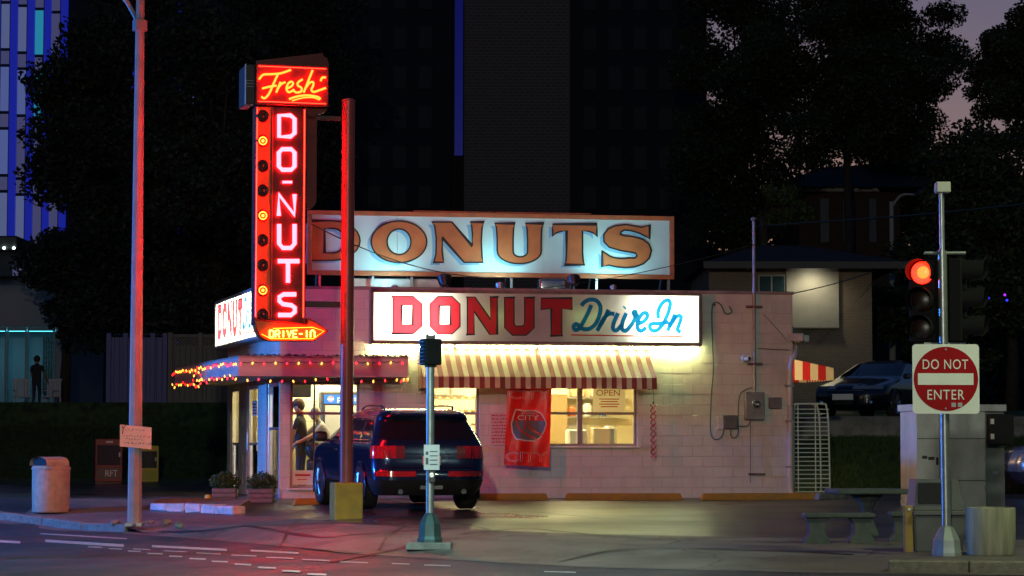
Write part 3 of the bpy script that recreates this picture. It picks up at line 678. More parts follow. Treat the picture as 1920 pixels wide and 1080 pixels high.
def box_sign(name, label, F, T, x0, x1, z0, z1, dep, tubes, y0=0.0, rim=m_sframe, group=None, tube_m=None, mid_m=None):
    """F frame; the box hangs on y0 (outward is -y); T maps the reference sign's (u, v) to (x, z) of this one"""
    root = thing(name, label, 'sign', F @ Matrix.Translation(((x0 + x1) / 2, y0 - dep / 2, z0)), group)
    t = 0.05; yf = y0 - dep
    mb = MB(); mb.box((x0, yf, z0), (x1, y0, z0 + t)); mb.box((x0, yf, z1 - t), (x1, y0, z1))
    mb.box((x0, yf, z0 + t), (x0 + t, y0, z1 - t)); mb.box((x1 - t, yf, z0 + t), (x1, y0, z1 - t)); mb.box((x0 + t, y0 - 0.02, z0 + t), (x1 - t, y0, z1 - t))
    ob('case', mb, [mat('sign_case_inside', (0.22, 0.22, 0.20), 0.8)], root, F=F)
    mb = MB(); e = 0.012
    for a, b in (((x0 - e, yf - e, z0 - e), (x1 + e, y0 - 0.001, z0 - 0.001)), ((x0 - e, yf - e, z1 + 0.001), (x1 + e, y0 - 0.001, z1 + e)), ((x0 - e, yf - e, z0), (x0 - 0.001, y0 - 0.001, z1)), ((x1 + 0.001, yf - e, z0), (x1 + e, y0 - 0.001, z1)),
                 ((x0, yf - e, z0), (x1, yf - 0.001, z0 + t * 0.8)), ((x0, yf - e, z1 - t * 0.8), (x1, yf - 0.001, z1)), ((x0, yf - e, z0 + t * .8), (x0 + t * 0.7, yf - 0.001, z1 - t * .8)), ((x1 - t * 0.7, yf - e, z0 + t * .8), (x1, yf - 0.001, z1 - t * .8))):
        mb.box(a, b)
    ob('frame', mb, rim, root, F=F)
    face_loops = [[(x0 + t, z0 + t), (x1 - t, z0 + t), (x1 - t, z1 - t), (x0 + t, z1 - t)]]
    yp = yf + 0.004
    for ch, (u0, u1), v0, v1 in (('D', (733.6, 791), 555.5, 625.5), ('O', (806, 862.5), 556, 626), ('N', (874, 933.5), 557, 627), ('U', (944.5, 1003), 558, 628.5), ('T', (1014.5, 1072.5), 559, 629.5)):
        outer, inner = OCT[ch]
        lo = [T(u0 + (u1 - u0) * a, v1 + (v0 - v1) * b) for a, b in outer]; loops = [lo]
        if inner: loops.append([T(u0 + (u1 - u0) * a, v1 + (v0 - v1) * b) for a, b in inner])
        face_loops += loops
        mb = MB(); flat_mesh(mb, loops, yp, 0.0); lt = ob('letter', mb, m_redf, root, F=F)
        mb = MB()
        for L in loops: ribbon(mb, L, 0.024, yp - 0.002, 0.003, closed=True)
        ob('letter_outline', mb, m_black, lt, F=F)
    mb = MB(); flat_mesh(mb, face_loops, yp, 0.0); ob('face', mb, m_face, root, F=F)
    for st in SCRIPT:
        pts = cat_rom([(*T(900 + x / 3.6, 380 + y / 3.6), 0) for x, y in st], 6)
        mb = MB(); ribbon(mb, [(p.x, p.y) for p in pts], 0.068 * (T(1000, 600)[0] - T(900, 600)[0]) / 1.03 + 0.012, yp - 0.003, 0.002); ob('letter', mb, m_bluef, root, F=F)
    mb = MB(); ribbon(mb, [T(1071, 628), T(1281, 631.5)], 0.025, yp - 0.003, 0.002); ob('underline', mb, m_linef, root, F=F)
    for a, b, mm, zf in tubes:
        mb = MB(); zz = z0 + (z1 - z0) * zf; mb.tube([(a, y0 - 0.09, zz), (b, y0 - 0.09, zz)], 0.02, 8); ob('tube_lamp', mb, mm, root, F=F)
    return root
m_tubeW = emit('tube_white', (1.0, 1.0, 0.86), 44.0)
m_tubeG = emit('tube_dying_green', (0.55, 1.0, 0.30), 3.2)
sx0, sz1 = fb(696, 545, 0.30); sx1, sz0 = fb(1315, 652, 0.30)
sz1 = fb(1000, 546.5, 0.30)[1]; sz0 = fb(1000, 645, 0.30)[1]
Tf = lambda u, v: fb(u, v - 0.0113 * (u - 1000) + 0.0113 * (u - 1000), 0.30)
sw = sx1 - sx0
tubes = []
for zf in (0.22, 0.5, 0.78):
    tubes += [(sx0 + 0.10, sx0 + sw * 0.23, m_tubeW, zf), (sx0 + sw * 0.79, sx1 - 0.10, m_tubeW, zf)]
tubes += [(sx0 + sw * 0.32, sx0 + sw * 0.40, m_tubeG, 0.5), (sx0 + sw * 0.60, sx0 + sw * 0.71, m_tubeG, 0.5)]
box_sign('box_sign', 'lit white box sign with red block and blue script lettering above the striped awning', FB, Tf, sx0, sx1, sz0, sz1, 0.28, tubes, y0=-0.02)
# tube light under the sign washing the wall and awning
ut = thing('wall_light', 'long white tube light under the box sign above the awning', 'light', FB @ Matrix.Translation(((sx0 + sx1) / 2, -0.1, sz0 - 0.1)))
for k in range(4):
    a = sx0 + 0.02 + k * sw / 4; mb = MB(); mb.tube([(a + 0.03, -0.13, sz0 - 0.055), (a + sw / 4 - 0.03, -0.13, sz0 - 0.055)], 0.022, 8); ob('tube_lamp', mb, emit('tube_under', (0.86, 1.0, 0.42), 78.0), ut, F=FB)
mb = MB(); mb.box((sx0, -0.22, sz0 - 0.028), (sx1, -0.03, sz0 - 0.014)); ob('housing', mb, m_sframe, ut, F=FB)
# same sign on the side wall
ssx0 = -0.20; ssx1 = 6.25; ssz1 = 1.08 + 3.06; ssz0 = ssz1 - 1.02
def Ts(u, v):
    return (ssx0 + (u - 696) / 619 * (ssx1 - ssx0), ssz1 + (546.5 - v) / 98.5 * (ssz1 - ssz0))
ss = ssx1 - ssx0; tubes = []
for zf in (0.2, 0.5, 0.8): tubes += [(ssx0 + 0.1, ssx0 + ss * 0.97, m_tubeW, zf)]
box_sign('box_sign', 'lit white box sign on the side wall behind the tall neon sign', FS, Ts, ssx0, ssx1, ssz0, ssz1, 0.24, tubes, y0=-0.02, rim=mat('rim_pale', (0.35, 0.38, 0.42), 0.4))

# ------------------------------------------------------------------ big painted roof sign
DR = -1.0                                                 # plane 1 m behind the facade
def rb(u, v): return fb(u, v, DR)
m_rface = mat('sign_paint_white', (0.44, 0.64, 0.62), 0.45, rgb2=(0.55, 0.74, 0.72), vscale=1.3, detail=9)
m_rorange = mat('sign_paint_orange', (0.46, 0.13, 0.040), 0.5, var=0.15, vscale=3)
m_rblue = mat('sign_paint_blue', (0.20, 0.46, 0.60), 0.5, var=0.1)
m_rline = mat('sign_paint_black', (0.012, 0.012, 0.014), 0.5)
rx0 = rb(576, 460)[0]; rx1 = rb(1263.5, 460)[0]; rz1 = rb(1100, 403)[1]; rz0 = rb(1100, 522)[1]
rs = thing('roof_sign', 'big painted pale blue roof sign with brown serif DONUTS lettering and brown border', 'sign', FB @ Matrix.Translation(((rx0 + rx1) / 2, 1.05, HT - 0.2)))
cutsx = [rx0 + 0.09, rb(745, 460)[0], rb(1020, 460)[0], rx1 - 0.09]
for a, b in zip(cutsx, cutsx[1:]):
    mb = MB(); mb.box((a + 0.003, 1.0, rz0 + 0.09), (b - 0.003, 1.03, rz1 - 0.09)); ob('panel', mb, m_rface, rs, F=FB)
for a, b in (((rx0, 0.96, rz1 - 0.09), (rx1, 1.05, rz1)), ((rx0, 0.96, rz0), (rx1, 1.05, rz0 + 0.09)), ((rx0, 0.963, rz0 + 0.09), (rx0 + 0.09, 1.05, rz1 - 0.09)), ((rx1 - 0.09, 0.963, rz0 + 0.09), (rx1, 1.05, rz1 - 0.09))):
    mb = MB(); mb.box(a, b, 0.004); ob('border', mb, mat('sign_border', (0.52, 0.15, 0.05), 0.6, rgb2=(0.36, 0.13, 0.05), vscale=7), rs, F=FB)
mb = MB(); mb.box((rb(775, 400)[0], 0.98, rz1 + 0.01), (rb(925, 400)[0], 1.0, rz1 + 0.03)); mb.box((rb(930, 400)[0], 0.98, rz1 + 0.012), (rb(1108, 400)[0], 1.0, rz1 + 0.032)); ob('top_rail', mb, MATS['sign_border'], rs, F=FB)
for u in (600, 700, 773, 960, 1120, 1255):
    x = rb(u, 520)[0]; mb = MB(); mb.box((x - 0.025, 1.06, HT - 0.3), (x + 0.025, 1.11, rz1 - 0.05)); mb.tube([(x, 1.1, rz1 - 0.3), (x, 2.2, HT - 0.25)], 0.02, 6); ob('support', mb, m_galv, rs, F=FB)
def arc(cx, cy, rx, ry, a0, a1, n=14): return [(cx + rx * math.cos(R(a0 + (a1 - a0) * i / n)), cy + ry * math.sin(R(a0 + (a1 - a0) * i / n))) for i in range(n + 1)]
SER = {
 'D': [[(0, 0), (.03, .05), (.045, .5), (.03, .95), (0, 1)] + arc(.45, .5, .55, .5, 90, -90), [(.32, .19), (.32, .81)] + arc(.47, .5, .24, .31, 90, -90)],
 'O': [arc(.5, .5, .5, .5, 90, 449, 40), arc(.5, .5, .215, .31, 90, 449, 30)],
 'N': [[(0, 0), (.20, 0), (.185, .08), (.165, .30), (.165, .62), (.60, 0), (.98, 0), (.955, .12), (.94, .5), (.955, .88), (1.0, 1), (.72, 1), (.75, .9), (.765, .7), (.765, .40), (.36, 1), (-.04, 1), (.02, .9), (.05, .6), (.045, .2)]],
 'U': [[(0, 1), (.04, .9), (.055, .6), (.055, .32)] + arc(.5, .30, .44, .30, 180, 360) + [(.94, .6), (.955, .9), (1.0, 1), (.62, 1), (.655, .88), (.665, .6), (.665, .33)] + arc(.52, .30, .145, .13, 0, -180) + [(.375, .6), (.385, .88), (.42, 1)]],
 'T': [[(.26, 0), (.73, 0), (.69, .08), (.675, .3), (.675, .84), (.83, .82), (.93, .78), (.995, .70), (1, .86), (1, 1), (0, 1), (0, .86), (.005, .70), (.07, .78), (.17, .82), (.315, .84), (.315, .3), (.30, .08)]],
 'S': [[(0, .40), (.03, .36)] + arc(.40, .355, .31, .145, 200, 300, 6)[1:] + [(.66, .22), (.71, .275), (.68, .335), (.58, .36), (.36, .40), (.14, .475), (.035, .60), (.03, .76), (.12, .90), (.28, .975), (.48, 1.0), (.66, .965), (.80, .935), (.965, .985), (.965, .66), (.90, .715), (.76, .80), (.58, .86), (.46, .87), (.38, .83), (.37, .775), (.44, .74), (.62, .72), (.82, .66), (.95, .55), (1.0, .40), (.96, .22), (.84, .09), (.66, .02), (.46, .0), (.28, .02), (.14, .06), (0, .02)]]}
for ch, u0, u1, v0, v1 in (('D', 577, 675, 414, 488.5), ('O', 696, 800, 414.5, 492.5), ('N', 813, 908, 416.5, 492), ('U', 927, 1020, 419, 494.5), ('T', 1036, 1119, 420.5, 496.5), ('S', 1129, 1221, 421, 502)):
    loops = [[rb(u0 + (u1 - u0) * a, v1 + (v0 - v1) * b) for a, b in L] for L in SER[ch]]
    mb = MB(); flat_mesh(mb, loops, 0.991, 0.003); lt = ob('letter', mb, m_rorange, rs, F=FB)
    mb = MB()
    for L in loops: ribbon(mb, L, 0.032, 0.9875, 0.002, closed=True)
    ob('letter_outline', mb, m_rline, lt, F=FB)
    mb = MB(); flat_mesh(mb, [[(x - 0.075, z - 0.055) for x, z in L] for L in loops], 0.9965, 0.0015); ob('letter_shadow', mb, m_rblue, lt, F=FB)
# floodlights on the roof shining up at the sign
def flood(u, v, d, aim_u, aim_v, energy, label, lit=True, sc=1.0, tilt=0.6):
    x, z = fb(u, v, d); p = FB @ Vector((x, -d, z)); root = thing('floodlight', label, 'floodlight', FB @ Matrix.Translation((x, -d, HT - 0.2)), 'floodlights on the roof edge')
    h = 0.13 * sc
    mb = MB(); Mx = Matrix.Translation((x, -d, z)) @ Matrix.Rotation(-tilt, 4, 'X')
    mb.lathe([(h * 0.45, -h * 0.8), (h * 0.8, -h * 0.3), (h, h * 0.55), (h * 1.04, h * 0.6), (h * 0.9, h * 0.55)], 16, M=Mx, cap=False); ob('lamp_head', mb, m_black if not lit else m_galv, root, F=FB, smooth=50)
    mb = MB(); mb.tube([(x, -d, HT - 0.2), (x, -d, z - h * 0.7)], 0.018, 6); ob('bracket', mb, m_galv, root, F=FB)
    mb = MB(); mb.lathe([(0.01, h * 0.2), (h * 0.55, h * 0.3), (h * 0.55, h * 0.34), (0.01, h * 0.4)], 12, M=Mx); ob('lens', mb, emit('flood_lens', (0.75, 0.95, 1.0), 40.0) if lit else m_dgrey, root, F=FB)
    if lit:
        ax, az = fb(aim_u, aim_v, DR); lamp('flood_bulb', 'SPOT', p + (FB.to_3x3() @ Vector((0, 0.0, h * 0.75))), energy, (0.42, 0.95, 1.0), root, 0.06, R(150), FB @ Vector((ax, 1.0, az)), 0.9)
flood(938, 539, -0.28, 930, 440, 60, 'lit silver floodlight glaring below the roof sign letters', sc=0.75)
flood(1150, 541, -0.30, 1150, 440, 66, 'lit low floodlight under the T and S of the roof sign', sc=0.55)
flood(740, 541, -0.30, 720, 440, 60, 'lit low floodlight under the O of the roof sign', sc=0.55)
flood(834, 528, -0.32, 830, 440, 0, 'unlit black floodlight under the N of the roof sign', lit=False, sc=1.15)
flood(1076, 527, -0.32, 1076, 440, 0, 'unlit black floodlight under the T of the roof sign', lit=False, sc=1.0)
# low pale curb and vent hood on the roof under the sign
mb = MB(); x0 = rb(660, 530)[0]; x1 = rb(832, 530)[0]; mb.box((x0, 1.25, HT - 0.2), (x1, 1.5, fb(740, 522, -1.25)[1]), 0.02); one('roof_vent', 'pale metal duct lying on the roof below the roof sign', 'duct', mb, mat('duct', (0.45, 0.5, 0.5), 0.4, metal=0.4, var=0.2), F=FB)
mb = MB(); x0, z1 = fb(1012, 522, -0.5); x1, z0 = fb(1072, 545, -0.5); mb.box((x0, 0.5, HT - 0.2), (x1, 0.85, z1), 0.05, seg=3); one('roof_vent', 'shiny rounded metal vent hood on the roof edge', 'vent', mb, mat('shiny_metal', (0.6, 0.65, 0.66), 0.2, metal=0.9), F=FB, smooth=40)

# ------------------------------------------------------------------ awnings
m_awr = translucent('awning_red', (0.27, 0.028, 0.022), 0.25, var=0.25); m_awc = translucent('awning_cream', (0.72, 0.62, 0.44), 0.25, var=0.2)
m_orr = m_awr
aw = thing('striped_awning', 'long red and cream striped awning over the service windows', 'awning', FB @ Matrix.Translation(((fb(1000, 700)[0]), 0, 2.3)))
ax0 = fb(783, 690, 0)[0]; ax1 = fb(1214, 690, 0)[0]; azt = fb(1000, 651, 0.02)[1]; aD = 0.82
azf = fb(1000, 707, aD)[1]; azv = fb(1000, 728.5, aD)[1]
n = int(round((ax1 - ax0) / 0.1)); mb = MB(); mv = MB()
for i in range(n):
    a, b = ax0 + (ax1 - ax0) * i / n, ax0 + (ax1 - ax0) * (i + 1) / n
    K = 6
    for k in range(K):
        t0, t1 = k / K, (k + 1) / K; sag = lambda t: -0.035 * math.sin(math.pi * t)
        y0, y1 = -0.02 - (aD - 0.02) * t0, -0.02 - (aD - 0.02) * t1; z0, z1 = azt + (azf - azt) * t0 + sag(t0), azt + (azf - azt) * t1 + sag(t1)
        mb.poly([(a, y0, z0), (b, y0, z0), (b, y1, z1), (a, y1, z1)], mi=i % 2)
    dz = random.uniform(-0.008, 0.008)
    mv.poly([(a, -aD - 0.002, azf), (b, -aD - 0.002, azf), (b, -aD - 0.012 + dz, azv + dz), (a, -aD - 0.012 + dz, azv + dz)], mi=(i + 1) % 2)
ob('canvas', mb, [m_awc, m_awr], aw, F=FB); ob('valance', mv, [m_awr, m_awc], aw, F=FB)
for x, nm in ((ax0, 0), (ax1, 1)):
    mb = MB(); K = 8
    for k in range(K):
        t0, t1 = k / K, (k + 1) / K
        mb.poly([(x, -0.02 - (aD - 0.02) * t0, azt + (azf - azt) * t0 - 0.035 * math.sin(math.pi * t0)), (x, -0.02 - (aD - 0.02) * t1, azt + (azf - azt) * t1 - 0.035 * math.sin(math.pi * t1)), (x, -0.02 - (aD - 0.02) * t1, azv), (x, -0.02 - (aD - 0.02) * t0, azv)], mi=k % 2)
    ob('side_panel', mb, [m_awc, m_awr], aw, F=FB)
mb = MB(); mb.tube([(ax0 + 0.01, -aD + 0.02, azf - 0.02), (ax1 - 0.01, -aD + 0.02, azf - 0.02)], 0.012, 6)
for x in (ax0 + 0.02, (ax0 + ax1) / 2, ax1 - 0.02): mb.tube([(x, -0.01, azf - 0.02), (x, -aD + 0.02, azf - 0.02)], 0.012, 6)
ob('awning_frame', mb, m_galv, aw, F=FB)
# lit awning on the far side wall
aw2 = thing('striped_awning', 'small glowing red and cream awning sticking out from the side wall past the drainpipe', 'awning', FB @ Matrix.Translation((WID, 2.2, 2.2)))
X0, Zt = fb(1487, 662, -2.2); Xr, Zm = fb(1563, 690, -2.2); Zb = fb(1563, 713, -2.2)[1]; X0 = WID + 0.002
K = 9; m_a2r = translucent('awning_red_thin', (0.62, 0.03, 0.03), 0.6); m_a2c = translucent('awning_cream_thin', (0.85, 0.72, 0.45), 0.6)
for yy in (2.2, 4.2):
    mb = MB()
    for k in range(K):
        a, b = k / K, (k + 1) / K; xa, xb = X0 + (Xr - X0) * a, X0 + (Xr - X0) * b
        mb.poly([(xa, yy, Zb), (xb, yy, Zb), (xb, yy, Zt + (Zm - Zt) * b), (xa, yy, Zt + (Zm - Zt) * a)], mi=k % 2)
    ob('side_panel', mb, [m_a2c, m_a2r], aw2, F=FB)
mb = MB(); mv = MB()
for i in range(20):
    a, b = 2.2 + i * 0.1, 2.3 + i * 0.1
    mb.poly([(X0, a, Zt), (X0, b, Zt), (Xr, b, Zm), (Xr, a, Zm)], mi=i % 2); mv.poly([(Xr + 0.002, a, Zm), (Xr + 0.002, b, Zm), (Xr + 0.002, b, Zb), (Xr + 0.002, a, Zb)], mi=i % 2)
ob('canvas', mb, [m_a2c, m_a2r], aw2, F=FB); ob('valance', mv, [m_a2c, m_a2r], aw2, F=FB)
sl = thing('wall_lamp', 'warm lamp on the side wall beneath the small awning', 'lamp', FB @ Matrix.Translation((WID + 0.15, 3.2, 2.55)))
mb = MB(); mb.sphere((WID + 0.2, 3.2, 2.62), 0.07); ob('globe', mb, emit('globe_warm', (1.0, 0.80, 0.45), 260.0), sl, F=FB)
mb = MB(); mb.box((WID + 0.002, 3.15, 2.56), (WID + 0.14, 3.25, 2.68), 0.01); ob('bracket', mb, m_black, sl, F=FB)

# ------------------------------------------------------------------ neon pylon sign
gN = gp(649, 972); FN = frame(gN, R(15)); YN = gN.y
def nb(u, v, d=0.0): return onplane(FN, u, v, d)
def z1p(x, y, d=0.0): return nb(380 + x / 1.8625, 80 + y / 1.8625, d)
m_redp = mat('sign_red_enamel', (0.16, 0.009, 0.008), 0.38, rgb2=(0.11, 0.006, 0.006), vscale=3)
m_dred = mat('sign_dark_red', (0.007, 0.0006, 0.001), 0.35, var=0.2)
m_orgp = mat('sign_orange_enamel', (0.60, 0.12, 0.015), 0.4, var=0.15)
m_neonR = emit('neon_red', (135.0, 0.62, 0.90), 1.0, (0.3, 0.1, 0.1)); m_neonY = emit('neon_amber', (42.0, 0.66, 0.06), 1.0, (0.3, 0.2, 0.1)); m_neonB = emit('neon_bulb', (60.0, 1.1, 0.10), 1.0, (0.3, 0.2, 0.1)); m_neonW = emit('neon_warm_white', (30.0, 5.5, 0.6), 1.0, (0.3, 0.2, 0.1))
ns = thing('neon_sign', 'tall red neon pylon sign with lit letters and a yellow concrete footing', 'sign', FN)
mb = MB(); mb.tube([(0, 0, 0.3), (0, 0, nb(649, 190)[1])], 0.105, 24); ob('post', mb, mat('post_paint', (0.30, 0.05, 0.05), 0.42, var=0.15), ns, F=FN, smooth=50)
mb = MB(); mb.lathe([(0.11, 0), (0.11, 0.02), (0.05, 0.05)], 24, (0, 0, nb(649, 190)[1])); ob('post_cap', mb, MATS['post_paint'], ns, F=FN)
bw = abs(nb(617, 950)[0] - nb(679, 950)[0]) / 2 * 0.86
mb = MB(); mb.box((-bw, -bw, -0.1), (bw, bw, nb(649, 905, bw)[1]), 0.03, seg=2); ob('footing', mb, mat('yellow_concrete', (0.50, 0.235, 0.022), 0.75, rgb2=(0.34, 0.17, 0.03), vscale=5, bump=0.3), ns, F=FN)
pL, pR = z1p(183, 600)[0], z1p(361, 600)[0]; zT = z1p(270, 225)[1]; zB = z1p(270, 985)[1]
mb = MB(); mb.box((pL, 0.0, zB), (pR, 0.34, zT), 0.008); cab = ob('cabinet', mb, m_redp, ns, F=FN)
mb = MB(); a = z1p(240, 600)[0]; e = 0.03
mb.box((a, -0.012, zB + 0.01), (pR - 0.012, -0.001, zT - 0.01)); ob('letter_panel', mb, m_dred, cab, F=FN)
for aa, bb in (((a, -0.026, zB), (a + 0.016, -0.013, zT)), ((pR - 0.026, -0.026, zB), (pR - 0.008, -0.013, zT)), ((a + 0.016, -0.026, zB), (pR - 0.026, -0.013, zB + 0.018))):
    mb = MB(); mb.box(aa, bb); ob('channel_edge', mb, m_redp, cab, F=FN)
for vv in (430, 560):
    z = z1p(0, vv)[1]
for z, w_ in ((z1p(0, 243)[1], 0.035), (z1p(0, 905)[1], 0.045)):
    mb = MB(); mb.box((pR - 0.05, 0.12, z - w_), (-0.09, 0.22, z + w_), 0.006); ob('arm', mb, mat('arm_dark', (0.06, 0.02, 0.02), 0.5), ns, F=FN)
# rear face seen past the edges
mb = MB(); L = [z1p(x, y, -0.36) for x, y in ((300, 228), (437, 228), (428, 236), (418, 250), (390, 258), (388, 560), (380, 575), (368, 585), (300, 585))]
mb.prism([(x, 0.12, z) for x, z in L], (0, 0.10, 0)); ob('rear_panel', mb, m_redp, ns, F=FN)
mb = MB(); L = [z1p(x, y, -0.36) for x, y in ((180, 90), (182, 70), (410, 44), (413, 56), (424, 60), (428, 72), (432, 90))]
mb.prism([(x, 0.12, z) for x, z in L], (0, 0.10, 0)); ob('rear_panel', mb, m_redp, ns, F=FN)
# top box with script
bx0, bz1 = z1p(186, 73, 0.06); bx1, bz0 = z1p(438, 224, 0.06)
mb = MB(); mb.box((bx0, -0.06, bz0), (bx1, 0.34, bz1), 0.008); tb = ob('top_box', mb, m_redp, ns, F=FN)
mb = MB()
for a, b in (((bx0, -0.085, bz1 - 0.02), (bx1, -0.061, bz1)), ((bx0, -0.085, bz0), (bx1, -0.061, bz0 + 0.02)), ((bx0, -0.085, bz0 + 0.02), (bx0 + 0.018, -0.061, bz1 - 0.02)), ((bx1 - 0.018, -0.085, bz0 + 0.02), (bx1, -0.061, bz1 - 0.02))): mb.box(a, b)
ob('channel_edge', mb, m_redp, tb, F=FN)
# plain wing box left of the script box
wx0 = z1p(150, 150, 0.0)[0]
mb = MB(); mb.box((wx0, 0.02, bz0 + 0.01), (bx0 - 0.002, 0.7, bz1 - 0.005), 0.008); ob('wing_box', mb, mat('dark_wing', (0.018, 0.008, 0.014), 0.5), ns, F=FN)
mb = MB()
for zf in (0.45, 0.52, 0.59): mb.tube([(wx0 + 0.01, 0.008, bz0 + (bz1 - bz0) * zf), (bx0 - 0.01, 0.008, bz0 + (bz1 - bz0) * zf)], 0.008, 6)
mb.tube([(wx0, 0.012, bz0), (wx0, 0.012, bz1)], 0.012, 6)
ob('trim_tube', mb, m_alu, ns, F=FN)
def neon(strokes, m, r, d, parent, nm='letter', smooth=True, closed=False, n=6):
    mb = MB()
    for st in strokes:
        pts = [(*z1p(x, y, d), 0) for x, y in st]
        if smooth: pts = [(p.x, p.y) for p in cat_rom(pts, n, closed)]
        else: pts = [(p[0], p[1]) for p in pts]
        mb.tube([(x, -d, z) for x, z in pts], r, 8, closed=closed)
    return ob(nm, mb, m, parent, F=FN, smooth=True)
FRESH = [[[(197, 128), (212, 112), (240, 110), (272, 107), (308, 95)], [(264, 108), (248, 142), (232, 178), (216, 194), (205, 188)], [(208, 160), (232, 154), (258, 150)]],
         [[(272, 137), (265, 155), (257, 174)], [(260, 164), (274, 145), (289, 138)]],
         [[(294, 160), (309, 153), (316, 142), (308, 136), (297, 146), (293, 163), (302, 173), (320, 164)]],
         [[(349, 128), (334, 138), (332, 149), (345, 158), (344, 170), (328, 174), (318, 168)]],
         [[(384, 96), (372, 126), (353, 174)], [(360, 158), (374, 140), (386, 138), (386, 150), (380, 164), (388, 172), (408, 166), (430, 158)]],
         ]
FRESH[4].append([(430, 122), (418, 122), (412, 134)])
for L in FRESH: neon(L, m_neonY, 0.017, 0.095, tb)
neon([[(302, 197), (330, 188), (365, 184), (400, 189), (412, 197)]], m_neonY, 0.017, 0.095, tb, 'underline')
neon([[(312, 203), (350, 193), (385, 192), (408, 200)]], m_neonY, 0.010, 0.095, tb, 'underline')
ra = lambda x0, y0, x1, y1, c: [(x0 + c, y0), (x1 - c, y0), (x1, y0 + c), (x1, y1 - c), (x1 - c, y1), (x0 + c, y1), (x0, y1 - c), (x0, y0 + c)]
LET = {'D': ([[(267, 254), (307, 254), (321, 266), (321, 316), (307, 328), (267, 328)]], True), 'O': ([ra(266, 372, 321, 444, 12)], True), 'dash': ([[(279, 487), (312, 487)]], False),
       'N': ([[(266, 604), (266, 530), (321, 602), (321, 530)]], False), 'U': ([[(267, 634), (267, 702), (280, 717), (308, 717), (321, 702), (321, 634)]], False),
       'T': ([[(263, 763), (337, 763)], [(298, 766), (298, 838)]], False), 'S': ([[(326, 879), (283, 879), (268, 888), (268, 902), (280, 913), (310, 917), (322, 926), (322, 940), (309, 951), (264, 951)]], False)}
for k, (st, cl) in LET.items():
    neon(st, m_neonR, 0.035 if k != 'dash' else 0.020, 0.055, cab, 'letter' if k != 'dash' else 'hyphen', smooth=False, closed=cl)
xmid = z1p(240, 600)[0] + pR - 0.012
mb = MB(); mb.box((xmid - (pR - 0.012), 0.341, zB + 0.01), (xmid - z1p(240, 600)[0], 0.352, zT - 0.01)); ob('letter_panel', mb, m_dred, cab, F=FN)
for k, (st, cl) in LET.items():                       # the same letters on the rear face
    mb = MB()
    for q in st: mb.tube([(xmid - z1p(x, y)[0], 0.395, z1p(x, y)[1]) for x, y in q], 0.035 if k != 'dash' else 0.02, 8, closed=cl)
    ob('letter' if k != 'dash' else 'hyphen', mb, emit('neon_red_rear', (195.0, 0.7, 1.0), 1.0, (0.3, 0.1, 0.1)), cab, F=FN, smooth=True)
# chaser bulbs
zs_ = (257, 343, 430, 517, 604, 690, 777, 865, 950)
for i, y in enumerate(zs_):
    cx_, cz_ = z1p(210, y, 0.02); lit = i in (1, 4, 7); rr_ = 0.083
    ring = lambda r: [(cx_ + r * math.cos(t), -0.03, cz_ + r * math.sin(t)) for t in np.linspace(0, 2 * math.pi, 25)[:-1]]
    mb = MB(); mb.tube(ring(rr_), 0.018, 8, closed=True); bs = ob('bulb_socket', mb, m_dred if not lit else m_redp, ns, F=FN, smooth=True)
    mb = MB(); mb.tube(ring(rr_ * 0.72), 0.011, 8, closed=True); ob('neon_ring', mb, m_neonB if lit else mat('unlit_tube', (0.10, 0.02, 0.02), 0.3), bs, F=FN, smooth=True)
    mb = MB(); mb.sphere((cx_, -0.03, cz_), 0.026, 10); ob('bulb', mb, m_neonB if lit else MATS['unlit_tube'], bs, F=FN, smooth=True)
    mb = MB(); mb.lathe([(rr_, 0), (rr_, 0.008)], 20, M=Matrix.Translation((cx_, -0.001, cz_)) @ Matrix.Rotation(R(90), 4, 'X')); ob('bulb_dish', mb, m_dred, bs, F=FN)
mb = MB(); zt, zb_ = zT - 0.01, z1p(0, 960)[1]; xr_ = z1p(237, 600)[0]
mb.box((pL + 0.01, -0.008, zb_), (xr_, -0.0005, zt)); ob('bulb_panel', mb, m_orgp, cab, F=FN)
for xx in (pL + 0.018, pR - 0.04): mb = MB(); mb.tube([(xx, -0.03, zB + 0.12), (xx, -0.03, zT - 0.03)], 0.006, 6); ob('border_tube', mb, emit('red_wash_neon', (30.0, 0.25, 0.10), 1.0, (0.3, 0.1, 0.1)), cab, F=FN)  # added tubes; their red wash brightens the bulb strip
for zz in (bz1 - 0.04, bz0 + 0.045): mb = MB(); mb.tube([(bx0 + 0.04, -0.075, zz), (bx1 - 0.04, -0.075, zz)], 0.005, 6); ob('border_tube', mb, MATS['red_wash_neon'], tb, F=FN)
